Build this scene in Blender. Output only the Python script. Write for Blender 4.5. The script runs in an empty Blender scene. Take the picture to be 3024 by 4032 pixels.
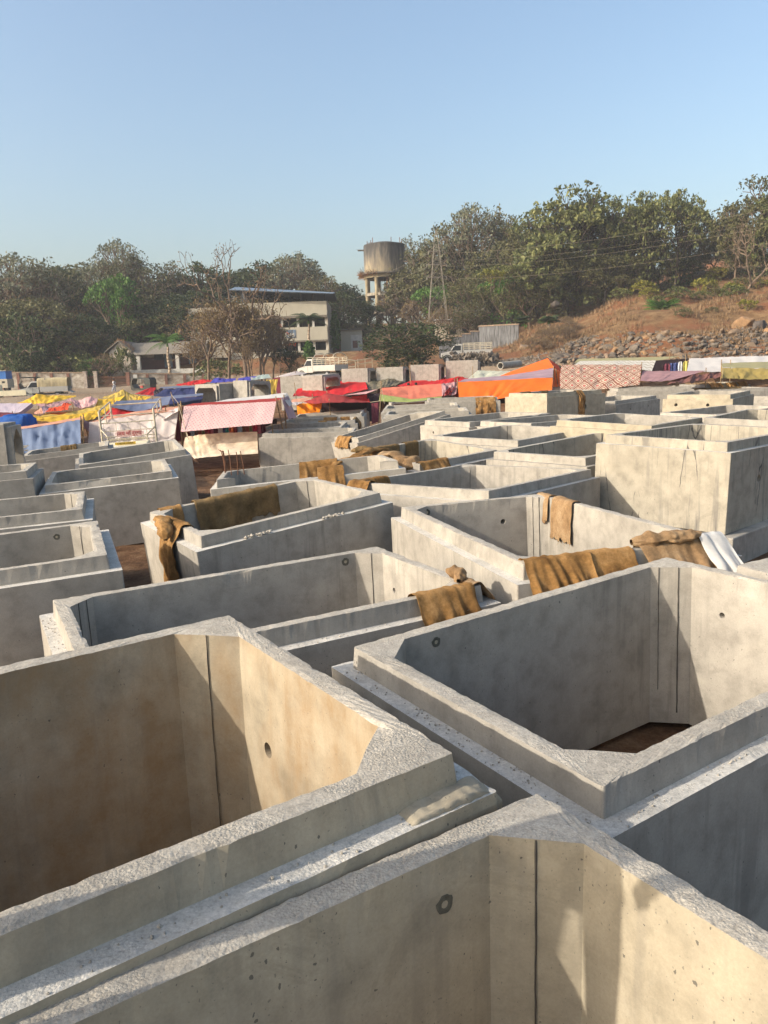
import bpy, bmesh, math, random
import numpy as np
from mathutils import Vector, Matrix, noise, geometry

# ------------------------------------------------------------------ camera, sky, sun, exposure
scene = bpy.context.scene
R = math.radians
H = 3.0
PITCH, ROLL, FPX = R(10.4), R(-1.95), 3008.0
_f = Vector((0, math.cos(PITCH), -math.sin(PITCH)))
_rt = Vector((1, 0, 0)); _up = _rt.cross(_f)
RT = _rt*math.cos(ROLL) + _up*math.sin(ROLL)
UP = -_rt*math.sin(ROLL) + _up*math.cos(ROLL)
cam = bpy.data.cameras.new("camera"); camo = bpy.data.objects.new("camera", cam)
scene.collection.objects.link(camo)
M = Matrix.Identity(4)
for i in range(3):
    M[i][0], M[i][1], M[i][2] = RT[i], UP[i], -_f[i]
M[2][3] = H
camo.matrix_world = M
cam.sensor_fit = 'VERTICAL'; cam.sensor_height = 36; cam.lens = 36*FPX/4032
cam.clip_start = 0.05; cam.clip_end = 4000
scene.camera = camo

SUN_EL = R(26); TRAVEL = R(67.6)          # heading the light travels towards, clockwise from +Y
world = bpy.data.worlds.new("World"); scene.world = world; world.use_nodes = True
nt = world.node_tree; nt.nodes.clear()
sky = nt.nodes.new('ShaderNodeTexSky'); sky.sky_type = 'NISHITA'; sky.sun_disc = False
sky.sun_elevation = SUN_EL; sky.sun_rotation = TRAVEL + math.pi
sky.altitude = 50; sky.air_density = 1.3; sky.dust_density = 5.0; sky.ozone_density = 2.2
bg = nt.nodes.new('ShaderNodeBackground'); bg.inputs[1].default_value = 0.15
wo = nt.nodes.new('ShaderNodeOutputWorld')
nt.links.new(sky.outputs[0], bg.inputs[0]); nt.links.new(bg.outputs[0], wo.inputs[0])

sl = bpy.data.lights.new("sun", 'SUN'); sl.energy = 3.15; sl.angle = R(0.5); sl.color = (1.0, 0.90, 0.76)
so = bpy.data.objects.new("sun", sl); scene.collection.objects.link(so)
ld = Vector((math.sin(TRAVEL)*math.cos(SUN_EL), math.cos(TRAVEL)*math.cos(SUN_EL), -math.sin(SUN_EL)))
so.rotation_euler = ld.to_track_quat('-Z', 'Y').to_euler()
so.location = (-30, -10, 40)
scene.view_settings.view_transform = 'Standard'; scene.view_settings.look = 'None'
scene.view_settings.exposure = 0.84; scene.view_settings.gamma = 1.0
scene.view_settings.use_curve_mapping = False

# ------------------------------------------------------------------ helpers
rnd = random.Random(7)
COL = scene.collection

def P(px, py, Y):
    """world point seen at photo pixel (px,py) at forward distance Y"""
    d = RT*((px-1512)/FPX) - UP*((py-2016)/FPX) + _f
    d = d*(Y/d.y)
    return Vector((d.x, d.y, d.z+H))

def nz(p, s=1.0, o=0.0):
    return noise.noise(Vector((p[0]*s+o, p[1]*s-o*1.7, p[2]*s+o*.3)))

class MB:
    def __init__(s): s.v = []; s.f = []; s.m = []; s.uv = {}
    def vert(s, p): s.v.append(tuple(p)); return len(s.v)-1
    def face(s, idx, mi=0): s.f.append(tuple(idx)); s.m.append(mi)
    def poly(s, pts, mi=0):
        b = len(s.v); s.v += [tuple(p) for p in pts]; s.f.append(tuple(range(b, b+len(pts)))); s.m.append(mi)
    def box(s, c, d, mi=0, rot=None, taper=1.0):
        b = len(s.v); c = Vector(c)
        for z in (-.5, .5):
            k = taper if z > 0 else 1
            for x, y in ((-.5, -.5), (.5, -.5), (.5, .5), (-.5, .5)):
                p = Vector((x*d[0]*k, y*d[1]*k, z*d[2]))
                if rot is not None: p = rot @ p
                s.v.append(tuple(c+p))
        for q in ((0, 3, 2, 1), (4, 5, 6, 7), (0, 1, 5, 4), (1, 2, 6, 5), (2, 3, 7, 6), (3, 0, 4, 7)):
            s.f.append(tuple(b+i for i in q)); s.m.append(mi)
    def tube(s, a, b_, r0, r1=None, n=6, mi=0, cap=True):
        a = Vector(a); b_ = Vector(b_); r1 = r0 if r1 is None else r1
        d = (b_-a)
        if d.length < 1e-6: return
        d.normalize(); t = Vector((0, 0, 1)) if abs(d.z) < .9 else Vector((1, 0, 0))
        x = d.cross(t).normalized(); y = d.cross(x); b = len(s.v)
        for c, r in ((a, r0), (b_, r1)):
            for i in range(n):
                w = 2*math.pi*i/n
                s.v.append(tuple(c + x*(r*math.cos(w)) + y*(r*math.sin(w))))
        for i in range(n):
            j = (i+1) % n
            s.f.append((b+i, b+j, b+n+j, b+n+i)); s.m.append(mi)
        if cap:
            s.f.append(tuple(b+i for i in reversed(range(n)))); s.m.append(mi)
            s.f.append(tuple(b+n+i for i in range(n))); s.m.append(mi)
    def path(s, pts, r, n=5, mi=0):
        rr = r if isinstance(r, (list, tuple)) else [r]*len(pts)
        for i in range(len(pts)-1): s.tube(pts[i], pts[i+1], rr[i], rr[i+1], n, mi)
    def lathe(s, prof, n=24, mi=0, c=(0, 0, 0)):
        b = len(s.v)
        for r, z in prof:
            for i in range(n):
                w = 2*math.pi*i/n
                s.v.append((c[0]+r*math.cos(w), c[1]+r*math.sin(w), c[2]+z))
        for k in range(len(prof)-1):
            for i in range(n):
                j = (i+1) % n
                s.f.append((b+k*n+i, b+k*n+j, b+(k+1)*n+j, b+(k+1)*n+i)); s.m.append(mi)
    def grid(s, G, mi=0, uv=True):
        """G[row][col] of points"""
        b = len(s.v); nr = len(G); nc = len(G[0])
        for r in range(nr):
            for c in range(nc):
                s.v.append(tuple(G[r][c])); s.uv[b+r*nc+c] = (c/(nc-1), r/(nr-1))
        for r in range(nr-1):
            for c in range(nc-1):
                s.f.append((b+r*nc+c, b+r*nc+c+1, b+(r+1)*nc+c+1, b+(r+1)*nc+c)); s.m.append(mi)
    def build(s, name, mats, parent=None, smooth=False, data=None):
        me = bpy.data.meshes.new(name); me.from_pydata(s.v, [], s.f)
        if not isinstance(mats, (list, tuple)): mats = [mats]
        for m in mats: me.materials.append(m)
        if len(mats) > 1: me.polygons.foreach_set('material_index', s.m)
        if smooth: me.polygons.foreach_set('use_smooth', [True]*len(s.f))
        if s.uv:
            L = me.uv_layers.new(name='UVMap')
            buf = np.zeros((len(me.loops), 2), dtype=np.float32)
            vi = np.zeros(len(me.loops), dtype=np.int32); me.loops.foreach_get('vertex_index', vi)
            tab = np.zeros((len(s.v), 2), dtype=np.float32)
            for k, q in s.uv.items(): tab[k] = q
            buf[:] = tab[vi]; L.data.foreach_set('uv', buf.ravel())
        me.update()
        o = bpy.data.objects.new(name, me); COL.objects.link(o)
        if parent is not None: o.parent = parent
        return o

def tag(o, label=None, cat=None, group=None, kind=None):
    if label: o['label'] = label
    if cat: o['category'] = cat
    if group: o['group'] = group
    if kind: o['kind'] = kind
    return o
def empty(name, loc=(0, 0, 0), label=None, cat=None, group=None, rz=0):
    o = bpy.data.objects.new(name, None); COL.objects.link(o)
    o.location = loc; o.rotation_euler = (0, 0, rz); o.empty_display_size = .3
    return tag(o, label, cat, group)
def copy_tree(o, parent=None):
    c = o.copy(); COL.objects.link(c); c.parent = parent
    for ch in list(o.children): copy_tree(ch, c)
    return c

# ------------------------------------------------------------------ materials
def mat(name): 
    m = bpy.data.materials.new(name); m.use_nodes = True
    n = m.node_tree; b = n.nodes['Principled BSDF']; b.inputs['Specular IOR Level'].default_value = .3
    return m, n, b
def N(n, t, **k):
    x = n.nodes.new(t)
    for a, v in k.items():
        if a in x.inputs.keys(): x.inputs[a].default_value = v
        else: setattr(x, a, v)
    return x
def ramp(n, fac, stops, interp='LINEAR'):
    r = n.nodes.new('ShaderNodeValToRGB'); r.color_ramp.interpolation = interp
    el = r.color_ramp.elements
    while len(el) < len(stops): el.new(.5)
    for e, (p, c) in zip(el, stops):
        e.position = p; e.color = (c[0], c[1], c[2], 1) if isinstance(c, (tuple, list)) else (c, c, c, 1)
    n.links.new(fac, r.inputs[0]); return r.outputs[0]
def mixc(n, fac, a, b, mode='MIX'):
    x = n.nodes.new('ShaderNodeMix'); x.data_type = 'RGBA'; x.blend_type = mode
    for s, v in ((0, fac), (6, a), (7, b)):
        if hasattr(v, 'is_linked') or hasattr(v, 'links'): n.links.new(v, x.inputs[s])
        else: x.inputs[s].default_value = v if s == 0 else (*v, 1)
    return x.outputs[2]
def math_(n, op, a, b=None):
    x = n.nodes.new('ShaderNodeMath'); x.operation = op
    for i, v in enumerate((a, b)):
        if v is None: continue
        if isinstance(v, (int, float)): x.inputs[i].default_value = v
        else: n.links.new(v, x.inputs[i])
    return x.outputs[0]
def coords(n, scale=(1, 1, 1), world_=True):
    if world_: o = N(n, 'ShaderNodeNewGeometry').outputs['Position']
    else: o = N(n, 'ShaderNodeTexCoord').outputs['Object']
    mp = N(n, 'ShaderNodeMapping'); mp.inputs['Scale'].default_value = scale
    n.links.new(o, mp.inputs[0]); return mp.outputs[0]
def tex(n, vec, scale, detail=4, rough=.55, dist=0):
    t = N(n, 'ShaderNodeTexNoise', Scale=scale, Detail=detail, Roughness=rough, Distortion=dist)
    n.links.new(vec, t.inputs['Vector']); return t.outputs['Fac']
def bump(n, b, h, strength=.5, dist=.01, prev=None):
    x = N(n, 'ShaderNodeBump', Strength=strength, Distance=dist); n.links.new(h, x.inputs['Height'])
    if prev is not None: n.links.new(prev, x.inputs['Normal'])
    n.links.new(x.outputs[0], b.inputs['Normal']); return x.outputs[0]

def concrete(name, base=(.33, .3, .25), stain=None, stain_amt=0., dark=.75, pit=1.0, streak=.5, crack=0.):
    m, n, b = mat(name)
    g = coords(n); b.inputs['Roughness'].default_value = .88
    big = tex(n, g, .9, 5, .6); mid = tex(n, g, 5, 6, .62); fine = tex(n, g, 90, 4, .7)
    c = ramp(n, big, [(.34, [x*(dark+.07) for x in base]), (.46, [x*.96 for x in base]), (.54, base), (.68, [min(1, x*1.12) for x in base])])
    c = mixc(n, .6, c, ramp(n, mid, [(.34, .6), (.5, .93), (.66, 1.12)]), 'MULTIPLY')
    smu = math_(n, 'MULTIPLY', ramp(n, tex(n, g, 1.9, 7, .72, 1.2), [(.57, 0.), (.63, 1.)]), ramp(n, tex(n, g, .6, 2, .5), [(.42, 0.), (.6, 1.)]))
    c = mixc(n, math_(n, 'MULTIPLY', smu, .3), c, [x*.55 for x in base])
    c = mixc(n, .35, c, ramp(n, fine, [(.3, .7), (.7, 1.2)]), 'MULTIPLY')
    # vertical run-off streaks, and soft cement-lime clouds
    gs = coords(n, (7, 7, .5)); st = tex(n, gs, 1.6, 3, .6)
    mask = tex(n, g, .7, 2)
    sm = math_(n, 'MULTIPLY', ramp(n, st, [(.52, 0.), (.66, 1.)]), ramp(n, mask, [(.45, 0.), (.62, 1.)]))
    c = mixc(n, math_(n, 'MULTIPLY', sm, streak), c, (.15, .14, .125))
    lime = ramp(n, tex(n, g, 2.3, 6, .7, .6), [(.56, 0.), (.7, 1.)])
    c = mixc(n, math_(n, 'MULTIPLY', lime, .25), c, (.42, .385, .32))
    if stain:
        s1 = ramp(n, tex(n, coords(n, (3.2, 3.2, 1.1)), 1.0, 7, .62, .5), [(.38, 0.), (.62, 1.)])
        s2 = ramp(n, tex(n, g, 9, 5, .7), [(.3, .3), (.7, 1.)])
        c = mixc(n, math_(n, 'MULTIPLY', math_(n, 'MULTIPLY', s1, s2), stain_amt), c, stain)
    # air-bubble pits of different sizes, in clusters, edges warped
    wq = N(n, 'ShaderNodeTexNoise', Scale=45., Detail=2.); n.links.new(g, wq.inputs['Vector'])
    wm = N(n, 'ShaderNodeVectorMath'); wm.operation = 'SCALE'; wm.inputs['Scale'].default_value = .022; n.links.new(wq.outputs['Color'], wm.inputs[0])
    wa = N(n, 'ShaderNodeVectorMath'); wa.operation = 'ADD'; n.links.new(coords(n, (1, 1, .7)), wa.inputs[0]); n.links.new(wm.outputs[0], wa.inputs[1])
    clus = ramp(n, tex(n, g, 1.7, 3), [(.38, .25), (.62, 1.)])
    vo = N(n, 'ShaderNodeTexVoronoi', Scale=30.); vo.distance = 'EUCLIDEAN'; n.links.new(wa.outputs[0], vo.inputs['Vector'])
    sep = N(n, 'ShaderNodeSeparateColor'); n.links.new(vo.outputs['Color'], sep.inputs[0])
    thr = math_(n, 'MULTIPLY', ramp(n, sep.outputs[0], [(.35, 0.), (1., .17*pit)]), clus)
    pm = math_(n, 'LESS_THAN', vo.outputs['Distance'], thr)
    vo2 = N(n, 'ShaderNodeTexVoronoi', Scale=7.); n.links.new(wa.outputs[0], vo2.inputs['Vector'])
    sep2 = N(n, 'ShaderNodeSeparateColor'); n.links.new(vo2.outputs['Color'], sep2.inputs[0])
    thr2 = ramp(n, sep2.outputs[1], [(.72, 0.), (1., .055*pit)])
    pm = math_(n, 'MAXIMUM', pm, math_(n, 'LESS_THAN', vo2.outputs['Distance'], thr2))
    vo3 = N(n, 'ShaderNodeTexVoronoi', Scale=85.); n.links.new(wa.outputs[0], vo3.inputs['Vector']); sep3 = N(n, 'ShaderNodeSeparateColor'); n.links.new(vo3.outputs['Color'], sep3.inputs[0])
    thr3 = math_(n, 'MULTIPLY', ramp(n, sep3.outputs[2], [(.6, 0.), (1., .26*pit)]), clus)
    c = mixc(n, math_(n, 'MULTIPLY', math_(n, 'LESS_THAN', vo3.outputs['Distance'], thr3), .5), c, (.09, .085, .075))
    c = mixc(n, math_(n, 'MULTIPLY', pm, .75), c, (.07, .065, .06))
    if crack:
        vc = N(n, 'ShaderNodeTexVoronoi', Scale=1.1); vc.feature = 'DISTANCE_TO_EDGE'
        dv = N(n, 'ShaderNodeMixRGB'); dv.inputs[0].default_value = .05
        nn = N(n, 'ShaderNodeTexNoise', Scale=4., Detail=4.); n.links.new(g, nn.inputs['Vector'])
        n.links.new(g, dv.inputs[1]); n.links.new(nn.outputs['Color'], dv.inputs[2]); cmp_ = N(n, 'ShaderNodeMapping'); cmp_.inputs['Scale'].default_value = (2.6, 2.6, .32); n.links.new(dv.outputs[0], cmp_.inputs[0]); n.links.new(cmp_.outputs[0], vc.inputs['Vector'])
        cm = math_(n, 'MULTIPLY', math_(n, 'LESS_THAN', vc.outputs['Distance'], .011), ramp(n, tex(n, g, 1.1), [(.5, 0.), (.56, crack)]))
        c = mixc(n, cm, c, (.08, .075, .07))
    n.links.new(c, b.inputs['Base Color'])
    hh = math_(n, 'SUBTRACT', math_(n, 'ADD', math_(n, 'MULTIPLY', mid, .5), math_(n, 'MULTIPLY', fine, .25)), math_(n, 'MULTIPLY', pm, 1.2))
    bump(n, b, hh, .55, .006)
    return m
def rough_concrete(name, base=(.44, .40, .335), amp=.010):
    m, n, b = mat(name); g = coords(n); b.inputs['Roughness'].default_value = .95
    a = tex(n, g, 60, 5, .8); c2 = tex(n, g, 190, 3, .7); big = tex(n, g, 2.2, 5, .65)
    v = N(n, 'ShaderNodeTexVoronoi', Scale=95.); n.links.new(g, v.inputs['Vector']); vd = v.outputs['Distance']
    v2 = N(n, 'ShaderNodeTexVoronoi', Scale=34.); n.links.new(g, v2.inputs['Vector']); sp = N(n, 'ShaderNodeSeparateColor'); n.links.new(v2.outputs['Color'], sp.inputs[0])
    c = ramp(n, a, [(.36, [x*.72 for x in base]), (.48, [x*.93 for x in base]), (.6, [x*1.03 for x in base]), (.74, [min(.8, x*1.15) for x in base])])
    c = mixc(n, .7, c, ramp(n, big, [(.3, .62), (.5, .95), (.7, 1.12)]), 'MULTIPLY')
    c = mixc(n, .3, c, ramp(n, vd, [(.1, 1.1), (.6, .65)]), 'MULTIPLY')
    c = mixc(n, .3, c, ramp(n, sp.outputs[0], [(0., .7), (1., 1.25)]), 'MULTIPLY')
    n.links.new(c, b.inputs['Base Color'])
    h = math_(n, 'ADD', math_(n, 'ADD', math_(n, 'MULTIPLY', a, .9), math_(n, 'MULTIPLY', c2, .3)), math_(n, 'MULTIPLY', vd, -.5))
    pm_ = ramp(n, tex(n, g, 4.5, 4, .6), [(.40, .25), (.6, 1.)])
    h = math_(n, 'MULTIPLY', h, pm_)
    cc = N(n, 'ShaderNodeTexVoronoi', Scale=14.); n.links.new(g, cc.inputs['Vector']); sc_ = N(n, 'ShaderNodeSeparateColor'); n.links.new(cc.outputs['Color'], sc_.inputs[0])
    pit_ = math_(n, 'LESS_THAN', cc.outputs['Distance'], math_(n, 'MULTIPLY', math_(n, 'GREATER_THAN', sc_.outputs[0], .72), .16))
    h = math_(n, 'SUBTRACT', h, math_(n, 'MULTIPLY', pit_, .8))
    bump(n, b, h, 1.0, amp*.8); return m
def plain(name, col, rough=.7, var=.25, scale=6, metal=0, bmp=0, scale2=(1, 1, 1), col2=None, spec=.3):
    m, n, b = mat(name); g = coords(n, scale2); b.inputs['Roughness'].default_value = rough
    b.inputs['Metallic'].default_value = metal; b.inputs['Specular IOR Level'].default_value = spec
    t = tex(n, g, scale, 6, .65)
    lo = [x*(1-var) for x in col] if col2 is None else col2
    n.links.new(ramp(n, t, [(.32, lo), (.66, [min(1, x*(1+var*.4)) for x in col])]), b.inputs['Base Color'])
    if bmp: bump(n, b, t, .6, bmp)
    return m

M_conc = concrete('concrete_grey', (.33, .304, .262))
M_concw = concrete('concrete_warm', (.36, .315, .235), pit=1.15, streak=.25, stain=(.36, .30, .2), stain_amt=.25)  # warm base also puts reflected sunlight into the beige box's inner walls
M_concb = concrete('concrete_cracked', (.35, .315, .25), streak=1.0, crack=.9)
M_stained = concrete('concrete_rust_stained', (.35, .30, .22), stain=(.235, .155, .08), stain_amt=.85, dark=.6, streak=.25)
M_rim = rough_concrete('rough_cast_rim')
M_rimf = rough_concrete('cast_rim', (.43, .395, .33), .004)
M_chip = rough_concrete('pitted_ledge', (.58, .55, .49), .006)
M_seam, _n, _b = mat('seam_and_socket_shade'); _b.inputs['Base Color'].default_value = (.085, .078, .068, 1); _b.inputs['Roughness'].default_value = 1
M_rust = plain('rusty_steel', (.16, .07, .035), .8, .5, 30)

def cloth(name, col, var=.18, trans=.25, pattern=None, weave=0, dirt=.3):
    m, n, b = mat(name); b.inputs['Roughness'].default_value = .75; b.inputs['Specular IOR Level'].default_value = .2
    g = coords(n); t = tex(n, g, 1.3, 5, .6); t2 = tex(n, g, 14, 4, .7)
    if pattern is None:
        c = ramp(n, t, [(.3, [x*(1-var) for x in col]), (.7, [min(.95, x*(1+var*.5)) for x in col])])
    else: c = pattern(n)
    c = mixc(n, dirt, c, ramp(n, t2, [(.3, .65), (.6, 1.05)]), 'MULTIPLY')
    n.links.new(c, b.inputs['Base Color'])
    h = t2
    if weave:
        w = N(n, 'ShaderNodeTexVoronoi', Scale=weave); n.links.new(g, w.inputs['Vector'])
        h = math_(n, 'ADD', math_(n, 'MULTIPLY', w.outputs['Distance'], .6), t2)
    bump(n, b, h, .5, .01)
    if trans:
        tr = N(n, 'ShaderNodeBsdfTranslucent'); n.links.new(c, tr.inputs[0])
        mx = N(n, 'ShaderNodeMixShader'); mx.inputs[0].default_value = trans
        out = n.nodes['Material Output']
        n.links.new(b.outputs[0], mx.inputs[1]); n.links.new(tr.outputs[0], mx.inputs[2]); n.links.new(mx.outputs[0], out.inputs[0])
    return m
def burlap(name, c1, c2, c3):
    m, n, b = mat(name); g = coords(n); b.inputs['Roughness'].default_value = .95; b.inputs['Specular IOR Level'].default_value = .1
    t = tex(n, g, 3.5, 6, .65); t2 = tex(n, g, 40, 4, .7)
    c = ramp(n, t, [(.3, c1), (.5, c2), (.68, c3)])
    c = mixc(n, .55, c, ramp(n, t2, [(.3, .55), (.65, 1.15)]), 'MULTIPLY')
    w = N(n, 'ShaderNodeTexWave', Scale=60., Distortion=3., Detail=2.); n.links.new(g, w.inputs['Vector'])
    w2 = N(n, 'ShaderNodeTexWave', Scale=60., Distortion=3., Detail=2.); w2.bands_direction = 'Z'; n.links.new(g, w2.inputs['Vector'])
    wv = math_(n, 'ADD', w.outputs['Fac'], w2.outputs['Fac'])
    c = mixc(n, .3, c, ramp(n, wv, [(.2, .6), (1., 1.1)]), 'MULTIPLY')
    n.links.new(c, b.inputs['Base Color'])
    bump(n, b, math_(n, 'ADD', wv, math_(n, 'MULTIPLY', t2, 2.)), .6, .006); return m
M_burlap = burlap('brown_sacking', (.11, .055, .02), (.28, .15, .052), (.45, .265, .11))
M_burlap2 = burlap('olive_sacking', (.09, .065, .03), (.20, .13, .06), (.28, .19, .09))
M_burlap3 = burlap('tan_sacking', (.18, .105, .05), (.33, .21, .11), (.44, .31, .18))
M_whitecloth = cloth('white_rag', (.6, .585, .55), .15, .1)
# ------------------------------------------------------------------ ground
CTRL = []   # (x, y, z) terrain control points
BOX = {}
T = [
('B1',-1.62,2.54,55.4,1.63,0.2,-0.6,3.10,2.03),('B2',1.60,4.53,58.1,1.35,1.9,0.1,3.03,2.05),('B3',-0.225,0.945,57.0,1.46,-0.5,0.5,3.1,1.98),
('M1',-1.01,6.09,61.9,1.24,0.6,0.5,3.08,1.83),('M2',-1.60,10.0,56.7,1.35,5.1,-0.7,2.48,1.93),('M0',-4.41,7.30,67.6,1.35,1.9,0.2,3.1,2.0),
('N1',-5.77,10.36,70.1,1.31,1.1,0.8,3.1,2.0),('N2',-8.49,14.77,71.1,1.34,1.2,1.0,3.1,2.0),('L1',-5.67,15.81,71.1,1.16,2.7,-0.9,2.36,2.14),
('L2',-6.24,18.96,69.4,1.27,5.1,-2.4,2.42,2.24),('L3',-9.41,22.93,71.4,1.07,4.0,0.2,2.32,2.04),('L4',-11.82,27.89,79.1,.93,.8,.3,1.66,3.09),
('R2',1.63,8.07,74.4,1.37,.7,1.2,1.98,3.43),('R3',1.45,11.92,39.5,1.35,-1.6,.9,3.18,2.45),('R1',5.52,12.93,47.4,1.82,-.6,-1.2,3.09,2.0),
('R4',.94,16.3,50.9,1.32,2.2,-4.1,2.22,2.06),('R5',3.06,18.12,46.1,1.50,1.2,-.3,2.84,2.49),('R6',4.2,15.19,50.2,1.46,2.0,.3,3.48,2.13),
('R7',3.2,22.93,56.6,1.58,1.3,.3,3.17,2.06),('R8',4.62,21.2,58.1,1.58,.2,.5,3.15,2.02),('R9',5.95,18.19,40.7,1.71,-.7,-2.3,3.22,2.23),
('R10',10.28,23.04,61.7,1.55,1.5,0.,3.12,1.99),('S',6.94,30.56,55.3,2.01,.3,0.,3.11,2.01),('P',10.2,33.36,50.6,1.54,1.7,.1,3.11,2.0),
('Q',11.49,26.87,36.4,1.91,.2,-.4,3.10,2.01),('C1',-2.48,27.01,90.9,1.05,-.4,.2,3.1,1.99),('C2',-2.93,29.56,93.9,1.07,.4,-1.9,3.06,2.01),
('C3',-2.59,32.79,90.8,1.08,.3,-.6,3.07,2.01),('C4',-2.35,35.36,92.2,1.19,1.7,-1.2,3.08,2.01),('C5',-2.35,39.98,88.5,1.12,2.3,-.3,3.24,2.0),
('C6',.24,24.46,65.3,1.35,12.3,3.3,3.07,2.01),('R11',9.51,18.78,43.0,1.65,.6,-1.8,3.1,2.0),('R12',15.76,32.38,37.9,1.4,.1,-.2,3.1,2.0),
('D1',-1.40,13.9,81.7,1.35,3.2,2.9,3.1,1.99),('E1',1.74,33.06,93.9,1.52,1.1,-1.5,3.1,2.0),('E2',1.76,29.44,93.,1.47,1.2,-.9,3.1,2.0),
('E0',2.16,42.74,81.1,1.33,1.5,-.5,3.1,2.0),('R15',4.69,5.96,58.6,1.36,1.3,-1.9,3.1,2.0),
('T1',3.75,35.6,92.,1.70,.3,0.,3.1,2.0),('Q2',13.0,37.4,93.,1.85,.3,.2,3.4,2.0),('Q3',17.3,38.5,84.,1.62,.2,0.,3.2,2.0),
('N3',-8.3,11.6,71.,.93,.5,.3,3.1,2.0),('Q4',19.2,44.5,70.,1.72,.8,0.,3.1,2.0),('Q5',8.6,41.5,86.,1.86,.5,.2,3.1,2.0),
]
HB = 1.35
for t in T: CTRL.append((t[1], t[2], t[4]-HB-.03 if t[0] != 'R1' else 0.0))
CTRL += [(-3, -4, 0), (4, -4, 0), (-8, 2, 0), (9, 3, 0), (-4.6, 19, -.05), (-4, 23, -.3), (-13, 12, 0), (-20, 20, -.2), (-20, 33, -.1),
         (-8, 34, -.1), (-16, 45, .2), (-5, 50, .3), (6, 52, .8), (16, 50, 1.4), (26, 44, 1.3), (-30, 60, .8), (-12, 66, 1.0), (0, 66, 1.4), (10, 66, 2.3),
         (-45, 80, 1.6), (-32, 86, 1.8), (-20, 88, 1.8), (-8, 84, 2.2), (0, 84, 2.7), (8, 82, 3.4), (9, 92, 3.9), (11, 100, 4.6), (14, 100, 5.2), (17.5, 100, 6.3), (-50, 96, 2.2), (-35, 95.5, 2.2), (-22, 96, 2.1), (-8, 98, 3.4), (3, 98, 4.6),
         (-60, 108, 4.5), (-34, 104, 4.2), (-22, 104, 5.4), (-12, 104, 5.7), (-4, 108, 6.0), (4, 110, 6.5), (-40, 130, 7), (-15, 130, 8), (2, 130, 8.5),
         (14, 56, 2.0), (22, 56, 2.6), (32, 56, 3.0), (16, 66, 3.6), (24, 66, 5.2), (34, 66, 5.8), (14, 80, 4.2), (18, 80, 6.0), (27, 80, 8.2), (40, 80, 9.2),
         (14, 93, 5.0), (20, 93, 7.8), (21, 100, 9.0), (32, 95, 10.8), (48, 95, 12.2), (13, 112, 7.5), (17, 114, 9.5), (30, 112, 13.5), (50, 112, 15.5), (12, 150, 12), (35, 150, 19), (70, 150, 22),
         (-80, 150, 10), (-40, 170, 13), (0, 170, 13), (-90, 90, 3), (-60, 50, .5), (-40, 20, 0), (40, 20, .3), (60, 60, 4), (-30, -10, 0), (30, -10, 0), (0, -30, 0), (80, 110, 18)]
_C = np.array(CTRL)
def gz(x, y):
    d2 = (_C[:, 0]-x)**2 + (_C[:, 1]-y)**2
    s = 1.0 + .05*max(0, y)
    w = 1/(d2/(s*s)+.35)**2.2
    z = float((w*_C[:, 2]).sum()/w.sum())
    return z
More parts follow.
